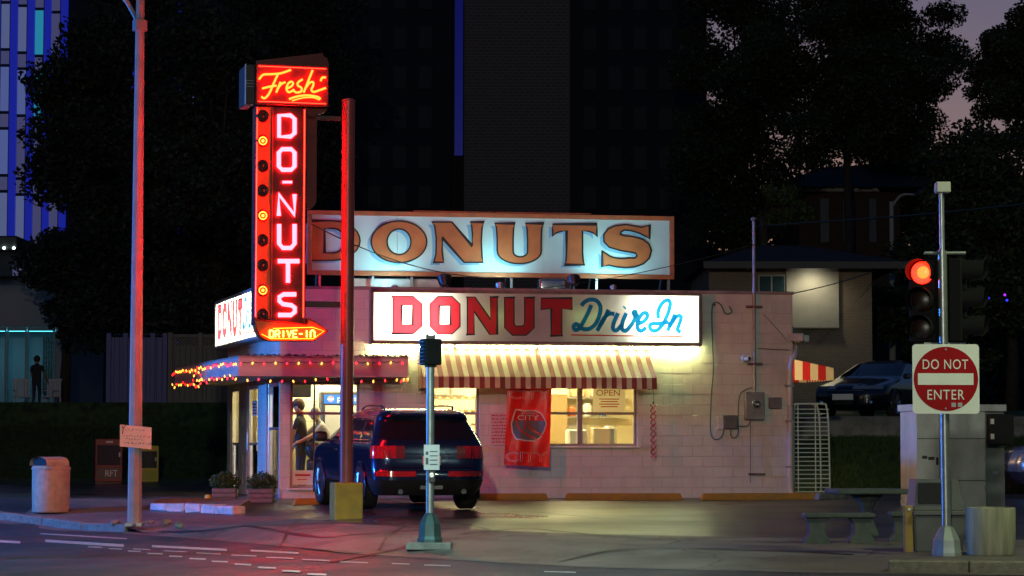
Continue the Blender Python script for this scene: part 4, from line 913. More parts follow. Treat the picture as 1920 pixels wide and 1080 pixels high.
# arrow at the foot
L = [z1p(x, y, 0.04) for x, y in [(183, 968), (187, 1000), (198, 1022), (214, 1035), (236, 1041), (388, 1041), (437, 1007), (392, 976), (366, 962), (366, 984)]]
mb = MB(); mb.prism([(x, -0.04, z) for x, z in L], (0, 0.30, 0)); ar = ob('arrow', mb, m_orgp, ns, F=FN)
mb = MB(); mb.tube([(x, -0.05, z) for x, z in L], 0.012, 6, closed=True); ob('arrow_edge', mb, m_redp, ar, F=FN)
def stroke_text(txt, x0, y0, x1, y1, S):
    n_ = len(txt); wd = (x1 - x0) / (n_ - 0.25); out = []
    for i, c in enumerate(txt):
        out.append([[(x0 + wd * (i + p[0] * 0.7), y0 + (y1 - y0) * p[1]) for p in st] for st in S[c]])
    return out
SF = {'D': [[(0, 0), (0, 1), (.7, 1), (1, .8), (1, .2), (.7, 0), (0, 0)]], 'R': [[(0, 1), (0, 0), (.8, 0), (1, .2), (1, .38), (.8, .52), (0, .52)], [(.5, .52), (1, 1)]], 'I': [[(.5, 0), (.5, 1)]], 'V': [[(0, 0), (.5, 1), (1, 0)]],
      'E': [[(1, 0), (0, 0), (0, 1), (1, 1)], [(0, .5), (.8, .5)]], '-': [[(.1, .5), (.9, .5)]], 'n': [[(0, 1), (0, .2), (.3, 0), (.7, 0), (1, .2), (1, 1)]]}
for L in stroke_text('DRIVE-In', 234, 1005, 392, 1029, SF): neon(L, m_neonW, 0.0085, 0.07, ar, smooth=False)
# thin added tubes that wash the arrow and top box
neon([[(246, 998), (384, 994), (424, 1007), (386, 1034), (238, 1034), (206, 1018)]], emit('neon_orange_thin', (95.0, 1.6, 0.03), 1.0), 0.0045, 0.052, ar, 'border_tube', smooth=False)

# ------------------------------------------------------------------ unseen street lamps, added to account for the corner's coloured light
def street_lamp(name, label, base, h, arm, color, energy, spot=165, head_em=30.0, group=None, aim=None, pole_m=None, size=0.25):
    base = Vector(base); arm = Vector(arm); root = thing(name, label, 'street lamp', base, group)
    mb = MB(); mb.tube([base, base + Vector((0, 0, h))], [0.13, 0.07], 12); ob('pole', mb, pole_m or m_galv, root, smooth=50)
    top = base + Vector((0, 0, h - 0.2)); tip = top + arm
    mb = MB(); mb.tube(cat_rom([top, top + arm * 0.4 + Vector((0, 0, 0.25)), tip], 6), 0.045, 8); ob('arm', mb, pole_m or m_galv, root, smooth=True)
    d = arm.normalized(); s_ = d.cross(Vector((0, 0, 1)))
    mb = MB(); mb.tube([tip - d * 0.05, tip + d * 0.1, tip + d * 0.5, tip + d * 0.62], [0.06, 0.13, 0.15, 0.05], 10); hd_ = ob('lamp_head', mb, m_dgrey, root, smooth=50)
    c = tip + d * 0.3 - Vector((0, 0, 0.16))
    mb = MB(); mb.sphere(c, 0.11, 12, (1.6, 1.2, 0.5)); ob('lens', mb, emit('lens_' + name + '%.2f' % color[2], color, head_em), hd_, smooth=True)
    if energy: lamp('lamp_bulb', 'SPOT', c - Vector((0, 0, 0.12)), energy, color, root, size, R(spot), aim if aim is not None else c - Vector((0, 0, 5)), 0.35)
    return root
street_lamp('street_lamp', 'unseen street lamp with greenish white light beside the concrete planter corner', (10.8, 25.5, zlot(25.5)), 8.5, (-1.2, 0.5, 0.1), (0.86, 1.0, 0.48), 1150)
street_lamp('street_lamp', 'unseen street lamp with amber light across the road from the litter bin', (-11.6, 37.0, -0.55), 8.8, (1.0, 0.3, 0.1), (1.0, 0.55, 0.24), 620, spot=56, aim=(-8.6, 43.5, 0.0))
street_lamp('street_lamp', 'unseen bright street lamp with pale light across the road facing the shop front', (-3.5, -12.0, zlot(-12) - 0.12), 10.5, (0.6, 1.4, 0.1), (0.97, 1.0, 0.78), 14000, spot=75, aim=(1.0, 47.0, 1.5), size=0.35)
street_lamp('street_lamp', 'unseen street lamp with cool white light hanging over the road', (-9.5, 19.5, zlot(19.5) - 0.12), 9.0, (4.0, 0.6, 0.2), (0.52, 1.0, 0.98), 6800, spot=66, aim=(-4.5, 26.5, 0.0))
bl = street_lamp('street_lamp', 'added unseen blue lamp on a post beyond the litter bin', (-22.5, 42.5, 0), 4.2, (1.4, -0.3, 0.1), (0.03, 0.24, 1.0), 14500, spot=72, aim=(-3.0, 40.5, 0.6))  # added lamp standing in for an unknown blue source on the left

# ------------------------------------------------------------------ string lights on the canopy
m_bR = emit('bulb_red', (3.2, 0.03, 0.03), 1.0); m_bY = emit('bulb_yellow', (3.4, 1.3, 0.12), 1.0); m_wire = mat('wire_dark', (0.015, 0.02, 0.015), 0.5)
bulb_me = {}
for k, m_ in (('r', m_bR), ('y', m_bY)):
    mb = MB(); mb.lathe([(0.003, 0.028), (0.009, 0.024), (0.016, 0.006), (0.015, -0.010), (0.008, -0.027), (0.002, -0.032)], 8)
    me = bpy.data.meshes.new('bulb'); bmesh.ops.recalc_face_normals(mb.bm, faces=mb.bm.faces); mb.bm.to_mesh(me); mb.bm.free(); me.materials.append(m_); me.shade_smooth(); bulb_me[k] = me
def string(label, P, colors, droop):
    root = thing('string_lights', label, 'string lights', Matrix.Translation(P[0]), 'light strings on the canopy')
    pts = []
    for i in range(len(P) - 1):
        for t in (0, 0.5): q = P[i].lerp(P[i + 1], t); pts.append(q - Vector((0, 0, droop if t else 0)))
    pts.append(P[-1]); mb = MB(); mb.tube(pts, 0.006, 5); ob('wire', mb, m_wire, root)
    for p, c in zip(P, colors):
        o = bpy.data.objects.new('bulb', bulb_me[c]); C.objects.link(o); o.parent = root
        o.matrix_local = Matrix.Translation(p - P[0] - Vector((0, 0, 0.03))) @ Matrix.Rotation(random.uniform(-0.4, 0.4), 4, 'X') @ Matrix.Rotation(random.uniform(-0.4, 0.4), 4, 'Y')
def cpt(u, v, d=1.05): x, z = fb(u, v, d); return FB @ Vector((x, -d, z))
us = list(np.arange(452, 768, 21.6)); string('string of red and yellow bulbs along the canopy front edge', [cpt(u, 678 + random.uniform(-1, 1)) for u in us], ['ry'[i % 2] for i in range(len(us))], 0.02)
us = [464, 485, 507, 529, 550, 572, 592, 614, 640, 678, 700, 722, 744, 752, 757, 762, 765]; string('string of bulbs hanging below the canopy front', [cpt(u, 710 + random.uniform(-2, 3)) for u in us], ['yr'[i % 2] for i in range(len(us))], 0.03)
near = FB @ Vector((c1 - 0.05, -1.03, 0)); farw = FB @ Vector((far.x - 0.05, far.y, 0))
def side_pts(n_, z, jit): return [Vector((*near.lerp(farw, i / (n_ - 1)).xy, z + random.uniform(-jit, jit))) for i in range(n_)]
P = side_pts(34, 2.60, 0.035); string('dense string of bulbs along the canopy side top', P, [random.choice('ryy') for _ in P], 0.01)
P = side_pts(27, 2.33, 0.05); string('dense string of bulbs along the canopy side underside', P, [random.choice('ryr') for _ in P], 0.02)
cw = near.lerp(farw, 0.55); P = [Vector((cw.x, cw.y, 2.36)) + (farw - near).normalized() * (0.5 * math.cos(t)) + Vector((-0.03, 0, 0.15 * math.sin(t) + 0.02)) for t in np.linspace(0, 2 * math.pi, 11)]
string('small ring of bulbs on the canopy side', P, ['ry'[i % 2] for i in range(11)], 0.0)

# ------------------------------------------------------------------ flag under the awning
fl_d = 0.55
m_flag = translucent('flag_red', (0.80, 0.016, 0.014), 0.3); m_flagw = mat('flag_white', (0.72, 0.66, 0.6), 0.8); m_flagg = mat('flag_grey', (0.16, 0.15, 0.17), 0.8)
def wave(x, z): return 0.022 * math.sin(9 * x + 1.5 * z) + 0.012 * math.sin(17 * x - 4 * z)
fc = [fb(951, 728, fl_d), fb(1034, 728, fl_d), fb(1030, 876, fl_d), fb(945.5, 871, fl_d)]
def fpt(a, b):
    t = (fc[0][0] + (fc[1][0] - fc[0][0]) * a, fc[0][1] + (fc[1][1] - fc[0][1]) * a); q = (fc[3][0] + (fc[2][0] - fc[3][0]) * a, fc[3][1] + (fc[2][1] - fc[3][1]) * a)
    return t[0] + (q[0] - t[0]) * b, t[1] + (q[1] - t[1]) * b
fl = thing('hanging_flag', 'red flag with a grey crest hanging below the striped awning', 'flag', FB @ Matrix.Translation((fc[3][0] + 0.4, -fl_d, fc[3][1])))
mb = MB(); gr = [[mb.bm.verts.new((lambda p: (p[0], -fl_d + wave(*p), p[1]))(fpt(i / 24, j / 32))) for j in range(33)] for i in range(25)]
for i in range(24):
    for j in range(32): mb.bm.faces.new((gr[i][j], gr[i][j + 1], gr[i + 1][j + 1], gr[i + 1][j]))
ob('cloth', mb, m_flag, fl, F=FB, smooth=True)
mb = MB(); mb.tube([(fc[0][0] - 0.05, -fl_d, fc[0][1] + 0.02), (fc[1][0] + 0.05, -fl_d, fc[1][1] + 0.02)], 0.012, 6); mb.tube([(fc[0][0] + 0.1, -fl_d, fc[0][1] + 0.02), (fc[0][0] + 0.1, -fl_d, azf)], 0.006, 5); mb.tube([(fc[1][0] - 0.1, -fl_d, fc[1][1] + 0.02), (fc[1][0] - 0.1, -fl_d, azf)], 0.006, 5); ob('rod', mb, m_galv, fl, F=FB)
def wavy(mb, off):
    for _ in range(4):
        bmesh.ops.triangulate(mb.bm, faces=mb.bm.faces[:]); es = [e for e in mb.bm.edges if e.calc_length() > 0.07]
        if not es: break
        bmesh.ops.subdivide_edges(mb.bm, edges=es, cuts=1)
    for v in mb.bm.verts: v.co.y += wave(v.co.x, v.co.z) - off
    return mb
def z6(x, y): return fb(780 + x / 3.375, 640 + y / 3.375, fl_d)
for (xa, ya), (xb, yb) in (((588, 365), (848, 308)), ((568, 762), (830, 700))):
    x0, z0 = z6(xa, ya); x1, z1 = z6(xb, yb); mb = MB(); fit_text(mb, 'CITY', x0, x1, z0, z1, -fl_d, outline=0.012); ob('lettering', wavy(mb, 0.01), m_flagw, fl, F=FB)
SH = [(628, 428), (690, 436), (752, 434), (790, 450), (815, 490), (826, 522), (812, 568), (788, 612), (752, 634), (690, 632), (628, 620), (606, 580), (598, 520), (612, 470)]
Lp = [z6(x, y) for x, y in SH]; cxs = sum(p[0] for p in Lp) / len(Lp); czs = sum(p[1] for p in Lp) / len(Lp)
dense = lambda L: [L[i] for i in range(len(L))]
mb = MB(); flat_mesh(mb, [Lp], -fl_d, 0.001); ob('crest', wavy(mb, 0.008), m_flagw, fl, F=FB)
mb = MB(); L2 = [(cxs + (x - cxs) * 0.93, czs + (z - czs) * 0.92) for x, z in Lp]; flat_mesh(mb, [L2], -fl_d, 0.001); ob('crest', wavy(mb, 0.012), m_flagg, fl, F=FB)
mb = MB(); zt_ = z6(0, 500)[1]; L3 = []
for i, (xa, za) in enumerate(L2):
    xb, zb3 = L2[(i + 1) % len(L2)]
    if za >= zt_: L3.append((xa, za))
    if (za >= zt_) != (zb3 >= zt_): t_ = (zt_ - za) / (zb3 - za); L3.append((xa + (xb - xa) * t_, zt_))
flat_mesh(mb, [L3], -fl_d, 0.001); ob('crest_band', wavy(mb, 0.016), m_flag, fl, F=FB)
for st in ([(636, 505), (650, 550), (700, 590), (765, 620)], [(690, 505), (690, 560)], [(712, 505), (716, 545), (760, 575), (800, 596)]):
    mb = MB(); pts = cat_rom([(*z6(x, y), 0) for x, y in st], 5); ribbon(mb, [(p.x, p.y) for p in pts], 0.03, -fl_d, 0.001); ob('crest_line', wavy(mb, 0.017), m_flag, fl, F=FB)
x0, z0 = z6(642, 498); x1, z1 = z6(776, 468); mb = MB(); fit_text(mb, 'CITY', x0, x1, z0, z1, -fl_d, 0.001); ob('lettering', wavy(mb, 0.022), m_flagw, fl, F=FB)
x0, z0 = z6(668, 462); x1, z1 = z6(752, 447); mb = MB(); fit_text(mb, 'ST LOUIS', x0, x1, z0, z1, -fl_d, 0.001); ob('lettering', wavy(mb, 0.022), m_flagw, fl, F=FB)
# menu sheet taped to the wall beside the flag
x0, z1 = fb(919, 774, 0.01); x1, z0 = fb(954, 835, 0.01)
mb = MB(); mb.box((x0, -0.012, z0), (x1, -0.006, z1)); pp = one('menu_sheet', 'pale handwritten menu sheet on the wall beside the red flag', 'notice', mb, mat('paper', (0.62, 0.5, 0.5), 0.8), F=FB)
mb = MB()
for k in range(9):
    zz = z1 - 0.05 - k * 0.064; xx = x0 + 0.03
    while xx < x1 - 0.05: wl = random.uniform(0.02, 0.07); mb.box((xx, -0.0155, zz - 0.016), (min(xx + wl, x1 - 0.02), -0.0125, zz + random.uniform(0.002, 0.014))); xx += wl + 0.018
o = ob('lettering', mb, MATS['print_red'], pp, F=FB); o['kind'] = 'stuff'
# OPEN notice in the window
x0, z1 = fb(1112, 728, -0.05); x1, z0 = fb(1172, 776, -0.05)
mb = MB(); mb.box((x0, 0.048, z0), (x1, 0.056, z1)); on = one('open_notice', 'white OPEN notice behind the double window glass', 'notice', mb, translucent('notice_cream', (0.85, 0.8, 0.65), 0.6), F=FB)
mb = MB(); a, b = fb(1118, 742, -0.05); c, d_ = fb(1162, 731, -0.05); fit_text(mb, 'OPEN', a, c, b, d_, 0.0455, 0.001); ob('lettering', mb, mat('open_red', (0.55, 0.06, 0.01), 0.6), on, F=FB)
mb = MB()
for k in range(4): mb.box((x0 + 0.12 + 0.03 * (k % 2), 0.0445, z1 - 0.22 - k * 0.05), (x1 - 0.12 - 0.03 * (k % 2), 0.0465, z1 - 0.20 - k * 0.05))
ob('small_print', mb, MATS['open_red'], on, F=FB)

# ------------------------------------------------------------------ fittings on the wall
m_box = mat('meter_grey', (0.26, 0.25, 0.24), 0.5, metal=0.3, var=0.2, vscale=9); m_conduit = mat('conduit', (0.34, 0.33, 0.32), 0.5, metal=0.4, var=0.2)
xm_ = fb(1414, 600, 0.08)[0]
ms = thing('service_mast', 'grey electric service mast with weatherhead rising past the roof line', 'mast', FB @ Matrix.Translation((xm_, -0.08, fb(1414, 735, 0.08)[1])))
zt = fb(1416, 414, 0.08)[1]; zb_ = fb(1414, 735, 0.08)[1]
mb = MB(); mb.tube([(xm_, -0.08, zb_), (xm_, -0.08, zt)], 0.032, 10); ob('conduit', mb, m_conduit, ms, F=FB, smooth=50)
mb = MB(); mb.sphere((xm_ - 0.01, -0.1, zt + 0.03), 0.06, 10, (1, 1.2, 0.8)); ob('weatherhead', mb, m_box, ms, F=FB, smooth=True)
for v in (575, 682):
    z = fb(1414, v, 0.05)[1]; mb = MB(); mb.box((xm_ - 0.15, -0.118, z - 0.022), (xm_ + 0.16, -0.004, z + 0.022), 0.004); ob('bracket', mb, m_rust, ms, F=FB)
mb = MB(); mb.tube(cat_rom([FB @ Vector((xm_ + 0.02, -0.1, zt + 0.02)), FB @ Vector((xm_ + 0.12, -0.15, zt - 0.02)), FB @ Vector((xm_ + 0.16, -0.15, zt - 0.16))], 5), 0.008, 5); ob('drip_loop', mb, m_black, ms)
me_ = thing('electric_meter', 'grey electric meter box with round glass dial below the mast', 'meter', FB @ Matrix.Translation((xm_, -0.08, fb(1414, 787, 0.1)[1])))
x0, z1 = fb(1398, 735, 0.15); x1, z0 = fb(1434, 787, 0.15)
mb = MB(); mb.box((x0, -0.15, z0), (x1, -0.002, z1), 0.012); ob('case', mb, m_box, me_, F=FB)
cx_, cz_ = fb(1418, 758, 0.17); Mx = Matrix.Translation((cx_, -0.15, cz_)) @ Matrix.Rotation(R(90), 4, 'X')
mb = MB(); mb.lathe([(0.095, 0), (0.095, 0.02), (0.085, 0.03)], 20, M=Mx); ob('dial_ring', mb, m_galv, me_, F=FB)
mb = MB(); mb.lathe([(0.075, 0.03), (0.07, 0.08), (0.05, 0.10), (0.01, 0.11)], 20, M=Mx); ob('dial', mb, mat('dial_glass', (0.05, 0.05, 0.05), 0.08, coat=1.0), me_, F=FB, smooth=True)
mb = MB(); mb.box((cx_ - 0.035, -0.265, cz_ - 0.02), (cx_ + 0.035, -0.255, cz_ + 0.015)); ob('dial_plate', mb, m_eq, me_, F=FB)
def wall_box(u0, v0, u1, v1, d, m, name, label, cat):
    x0, z1 = fb(u0, v0, d); x1, z0 = fb(u1, v1, d); r_ = thing(name, label, cat, FB @ Matrix.Translation(((x0 + x1) / 2, -d / 2, z0)))
    mb = MB(); mb.box((x0, -d, z0), (x1, -0.002, z1), 0.008); ob('case', mb, m, r_, F=FB)
    mb = MB(); mb.box((x0 + 0.012, -d - 0.006, z0 + 0.012), (x1 - 0.012, -d - 0.001, z1 - 0.012), 0.002); cv = ob('cover', mb, m, r_, F=FB)
    mb = MB(); mb.lathe([(0.008, 0), (0.008, 0.006)], 8, M=Matrix.Translation((x0 + 0.03, -d - 0.006, (z0 + z1) / 2)) @ Matrix.Rotation(R(90), 4, 'X')); ob('screw', mb, m_galv, cv, F=FB)
wall_box(1357, 778, 1383, 804, 0.1, mat('box_dark', (0.13, 0.125, 0.12), 0.5, var=0.2), 'junction_box', 'small dark junction box with looping cables on the wall', 'box')
wall_box(1345, 781, 1357, 806, 0.05, mat('box_white', (0.6, 0.58, 0.55), 0.5, var=0.1), 'cover_plate', 'pale cover plate beside the dark junction box', 'box')
wall_box(1443, 745, 1466, 766, 0.09, mat('box_mid', (0.17, 0.16, 0.16), 0.5, var=0.2), 'phone_box', 'small grey utility box between meter and drainpipe', 'box')
sc_ = thing('security_camera', 'small white dome camera on the wall beside the mast', 'camera', FB @ Matrix.Translation((fb(1400, 672, 0.1)[0], -0.1, fb(1400, 672, 0.1)[1])))
cx_, cz_ = fb(1400, 672, 0.1); Mx = Matrix.Translation((cx_ - 0.02, -0.002, cz_)) @ Matrix.Rotation(R(90), 4, 'X')
mb = MB(); mb.lathe([(0.07, 0), (0.07, 0.04), (0.055, 0.06)], 16, M=Mx); ob('mount', mb, MATS['box_white'], sc_, F=FB, smooth=40)
mb = MB(); mb.lathe([(0.045, 0.06), (0.045, 0.16), (0.04, 0.17)], 14, M=Mx @ Matrix.Rotation(R(20), 4, 'Y')); ob('body', mb, MATS['box_white'], sc_, F=FB, smooth=40)
mb = MB(); mb.lathe([(0.03, 0.165), (0.028, 0.18)], 12, M=Mx @ Matrix.Rotation(R(20), 4, 'Y')); ob('lens', mb, m_black, sc_, F=FB)
def wall_cable(pix, label, r=0.012, d=0.03, m=None):
    P = cat_rom([(*fb(u, v, d), 0) for u, v in pix], 6); mb = MB(); mb.tube([(p.x, -d, p.y) for p in P], r, 6)
    one('wall_cable', label, 'cable', mb, m or mat('cable_grey', (0.10, 0.10, 0.10), 0.6), F=FB, smooth=True)
wall_cable([(1367, 574), (1372, 585), (1360, 588), (1352, 572), (1342, 567), (1335, 580), (1336, 640), (1338, 690), (1334, 740), (1332, 800), (1336, 820), (1346, 824), (1355, 815), (1357, 804)], 'long thin cable looping down the wall from the roof line')
wall_cable([(1412, 726), (1396, 732), (1386, 745), (1384, 790), (1384, 812), (1378, 821), (1371, 818), (1370, 805)], 'short cable looping from the mast to the junction box')
wall_cable([(1421, 653), (1450, 655), (1480, 656)], 'straight cable running from the mast to the drainpipe', 0.008)
wall_cable([(1432, 590), (1460, 620), (1476, 640)], 'thin slack wire slanting down to the drainpipe top', 0.005)
wall_cable([(1384, 799), (1400, 799), (1407, 790)], 'short conduit from junction box to meter', 0.010)
wall_cable([(1407, 787), (1407, 905)], 'thin upright wire running down the wall below the meter', 0.006)
# lower bracket and capped stub
mb = MB(); x0, z0 = fb(1420, 889, 0.05); mb.box((x0 - 0.17, -0.05, z0 - 0.02), (x0 + 0.17, -0.002, z0 + 0.02), 0.004); one('pipe_bracket', 'short rusty bracket low on the wall below the meter', 'bracket', mb, m_rust, F=FB)
# drainpipe and hopper
dp = thing('drainpipe', 'white drainpipe with a bent neck at the wall corner', 'drainpipe', FB @ Matrix.Translation((fb(1475, 920, 0.1)[0], -0.1, 0)))
xd = WID - 0.02
Pd = [(WID + 0.10, 0.35, fb(1495, 645)[1]), (WID + 0.10, 0.15, fb(1495, 652)[1]), (WID + 0.02, -0.05, fb(1480, 668)[1]), (xd - 0.06, -0.09, fb(1474, 690)[1]), (xd - 0.07, -0.09, 1.2), (xd - 0.07, -0.09, 0.16), (xd - 0.05, -0.2, 0.07)]
mb = MB(); mb.tube(cat_rom(Pd, 5), 0.055, 10); ob('pipe', mb, mat('pipe_white', (0.58, 0.53, 0.5), 0.5, var=0.15), dp, F=FB, smooth=True)
for z in (0.6, 1.5, 2.2): mb = MB(); mb.box((xd - 0.15, -0.152, z), (xd + 0.005, -0.004, z + 0.03)); ob('strap', mb, m_conduit, dp, F=FB)
mb = MB(); mb.box((WID + 0.002, 0.25, fb(1495, 640)[1]), (WID + 0.42, 3.0, fb(1495, 627)[1]), 0.02); mb.box((WID - 0.10, -0.10, fb(1480, 640)[1]), (WID + 0.20, 0.24, fb(1480, 625)[1]), 0.02); ob('gutter_end', mb, MATS['pipe_white'], dp, F=FB)
mb = MB(); x0, z1 = fb(1488, 587, -0.6); x1, z0 = fb(1508, 622, -0.6); mb.prism([(WID + 0.002, 0.6, z0), (WID + 0.24, 0.6, z0), (WID + 0.05, 0.6, z1), (WID + 0.002, 0.6, z1)], (0, 0.3, 0)); one('vent_hood', 'teal vent hood on the side wall above the gutter end', 'vent', mb, mat('teal_vent', (0.05, 0.18, 0.2), 0.5), F=FB)
# red spiral ornament
hx, hz = fb(1225, 752, 0.5); so = thing('spiral_ornament', 'twisted red spiral wind ornament hanging from the awning corner', 'ornament', FB @ Matrix.Translation((hx, -0.5, fb(1225, 858, 0.5)[1])))
zb_ = fb(1225, 858, 0.5)[1]; zt = fb(1225, 758, 0.5)[1]
for ph, m_ in ((0, mat('spiral_red', (0.5, 0.03, 0.02), 0.35)), (math.pi, mat('spiral_pale', (0.45, 0.12, 0.1), 0.35))):
    mb = MB(); mb.tube([(hx + 0.05 * math.cos(t * 9 * math.pi + ph), -0.5 + 0.05 * math.sin(t * 9 * math.pi + ph), zb_ + (zt - zb_) * t) for t in np.linspace(0, 1, 100)], 0.013, 6); ob('ribbon', mb, m_, so, F=FB, smooth=True)
mb = MB(); mb.tube([(hx, -0.5, zt), (hx, -0.5, azv + 0.02)], 0.004, 5); mb.sphere((hx, -0.5, zt + 0.03), 0.02, 8); ob('hook_wire', mb, m_black, so, F=FB)

# ------------------------------------------------------------------ overhead wires
def wire(P, r, label, sag=0.0):
    a, b = Vector(P[0]), Vector(P[-1]); pts = cat_rom(P, 8) if len(P) > 2 else [a.lerp(b, t) - Vector((0, 0, sag * 4 * t * (1 - t))) for t in np.linspace(0, 1, 25)]
    mb = MB(); mb.tube(pts, r, 5); one('overhead_wire', label, 'wire', mb, m_wire, smooth=True)
pA = FN @ Vector((nb(590, 417)[0], 0.30, nb(590, 417)[1])); mast_top = FB @ Vector((xm_, -0.1, zt))
mt = FB @ Vector((xm_, -0.1, fb(1416, 425, 0.1)[1]))
xq, zq = fb(935, 521, 0.05); wire([pA, FB @ Vector((xq, -0.05, zq))], 0.010, 'thin black wire sagging from the neon sign to the roof edge', 0.22)
xq, zq = fb(1000, 541, -0.2); wire([FB @ Vector((xq, 0.2, HT + 0.06)), FB @ Vector((xm_, -0.12, fb(1410, 458, 0.12)[1]))], 0.008, 'thin black wire rising from the roof edge to the mast', 0.10)
wire([mt, px(1762, 399, 58), px(2100, 362, 70)], 0.022, 'thick overhead service cable running from the mast past the traffic signal')
xq, zq = fb(1340, 572, 0.05); wire([FB @ Vector((xq, -0.05, zq)), px(1640, 508, 69)], 0.014, 'black wire running from the wall to the brick house', 0.12)

# ------------------------------------------------------------------ wheel stops, island kerb, planters
m_ystop = mat('yellow_stop', (0.42, 0.24, 0.03), 0.75, rgb2=(0.30, 0.19, 0.06), vscale=7, bump=0.4)
def wheel_stop(u0, v0, u1, v1, label, m=None, h=0.13, dp=0.16):
    p, q = gp(u0, v0), gp(u1, v1); d = (q - p); L = d.length; M = Matrix.Translation(p) @ Matrix.Rotation(math.atan2(d.y, d.x), 4, 'Z')
    mb = MB(); prof = [(0, 0), (dp, 0), (dp - 0.03, h), (0.03, h)]; mb.prism([(0, y, z) for y, z in prof], (L, 0, 0))
    for v in mb.bm.verts:
        if v.co.z > 0.05: v.co.x = v.co.x * (L - 0.08) / L + 0.04
    bmesh.ops.bevel(mb.bm, geom=mb.bm.edges[:], offset=0.015, segments=2, affect='EDGES'); one('wheel_stop', label, 'wheel stop', mb, m or m_ystop, F=M, group='concrete wheel stops along the wall')
wheel_stop(552, 948, 640, 944.5, 'yellow wheel stop ahead of the parked dark car')
wheel_stop(880, 938.5, 1029, 938, 'yellow wheel stop below the red flag')
wheel_stop(1060, 938, 1281, 937.6, 'long yellow wheel stop below the double window')
wheel_stop(1317, 938, 1535, 936.5, 'long yellow wheel stop below the electric meter')
wheel_stop(1537, 937, 1590, 935.5, 'short pale wheel stop at the foot of the tray rack', m=m_conc)
kb = thing('island_kerb', 'chipped pale kerb blocks edging the entrance island', 'kerb', gp(360, 962))
kp = [(281, 957), (312, 960), (345, 961), (375, 962), (402, 964), (437, 966)]
for (u0, v0), (u1, v1) in zip(kp, kp[1:]):
    p, q = gp(u0, v0), gp(u1, v1); d = q - p; L = d.length; hh = random.uniform(0.12, 0.17)
    mb = MB(); mb.box((0.004, 0, 0), (L - 0.004, 0.26, hh), 0.025, seg=2)
    for v in mb.bm.verts: v.co += Vector((random.uniform(-.008, .008), random.uniform(-.012, .012), random.uniform(-.01, .01)))
    ob('kerb_block', mb, mat('kerb_white', (0.42, 0.42, 0.42), 0.8, rgb2=(0.62, 0.62, 0.62), vscale=8), kb, F=Matrix.Translation(p) @ Matrix.Rotation(math.atan2(d.y, d.x), 4, 'Z'))
a, b, c, d_ = gp(437, 966), gp(470, 948), gp(300, 944), gp(281, 957)
mb = MB(); mb.prism([p + Vector((0, 0.28 if i in (0, 3) else 0, 0.0)) for i, p in enumerate((a, b, c, d_))], (0, 0, 0.115)); ob('island_slab', mb, mat('slab_brown', (0.16, 0.12, 0.09), 0.8, var=0.25), kb)
def leaves_mesh(name, centers, radii, n, size, seed, sq=(1, 1, 1), flat=0.35):
    g = np.random.default_rng(seed); cs = np.array(centers, float); rs_ = np.array(radii, float)
    wts = rs_ ** 2.2 / (rs_ ** 2.2).sum(); idx = g.choice(len(cs), n, p=wts)
    d = g.normal(size=(n, 3)); d /= np.linalg.norm(d, axis=1)[:, None]; rad = g.random(n) ** 0.45
    pos = cs[idx] + d * (rs_[idx] * rad)[:, None] * np.array(sq)
    a = g.normal(size=(n, 3)); a /= np.linalg.norm(a, axis=1)[:, None]; bb = np.cross(a, g.normal(size=(n, 3))); bb /= np.linalg.norm(bb, axis=1)[:, None]
    s_ = g.uniform(size[0], size[1], n)[:, None]
    v = np.stack([pos - a * s_, pos + bb * s_ * flat * 1.6, pos + a * s_, pos - bb * s_ * flat * 1.6], 1).reshape(-1, 3)
    me = bpy.data.meshes.new(name); me.vertices.add(4 * n); me.vertices.foreach_set('co', v.ravel().astype(np.float32))
    me.loops.add(4 * n); me.loops.foreach_set('vertex_index', np.arange(4 * n, dtype=np.int32)); me.polygons.add(n); me.polygons.foreach_set('loop_start', np.arange(0, 4 * n, 4, dtype=np.int32))
    me.update(calc_edges=True); me.validate(); return me
def leaf_obj(name, me, m, parent):
    me.transform(WM[parent.name].inverted()); me.materials.append(m); o = bpy.data.objects.new(name, me); C.objects.link(o); o.parent = parent; return o
m_shrub = mat('shrub_leaf', (0.045, 0.085, 0.018), 0.6, var=0.4, vscale=8); m_wood = mat('grey_wood', (0.19, 0.14, 0.11), 0.8, var=0.3, vscale=6, stretch=(1, 1, 8))
for u0, u1, vb, lab in ((397, 441, 942, 'wooden box planter with a clipped shrub beside the glass door'), (465, 511, 943, 'wooden box planter with a clipped shrub beside the corner pier')):
    p, q = gp(u0, vb), gp(u1, vb); r_ = thing('planter_box', lab, 'planter', (p + q) / 2, 'planters by the entrance'); wd = (q - p).x; hh = 0.26
    for k in range(3):
        mb = MB(); mb.box((p.x, p.y + 0.001 * k, zlot(p.y, p.x) + k * hh / 3 + 0.003), (q.x, p.y + 0.42, zlot(p.y, p.x) + (k + 1) * hh / 3 - 0.003), 0.008); ob('plank', mb, m_wood, r_)
    cs = [(p.x + wd * (0.2 + 0.3 * i), p.y + 0.2, zlot(p.y, p.x) + hh + 0.10 + 0.03 * (i == 1)) for i in range(3)]
    leaf_obj('shrub', leaves_mesh('shrub', cs, [0.17, 0.2, 0.17], 2600, (0.012, 0.03), u0), m_shrub, r_)
p = gp(390, 941); mb = MB(); mb.lathe([(0.075, 0), (0.075, 0.05), (0.055, 0.13), (0.03, 0.14)], 12, p); one('marker_stub', 'small yellow marker stub beside the wooden planter', 'marker', mb, mat('stub_yellow', (0.65, 0.38, 0.03), 0.5), smooth=50)

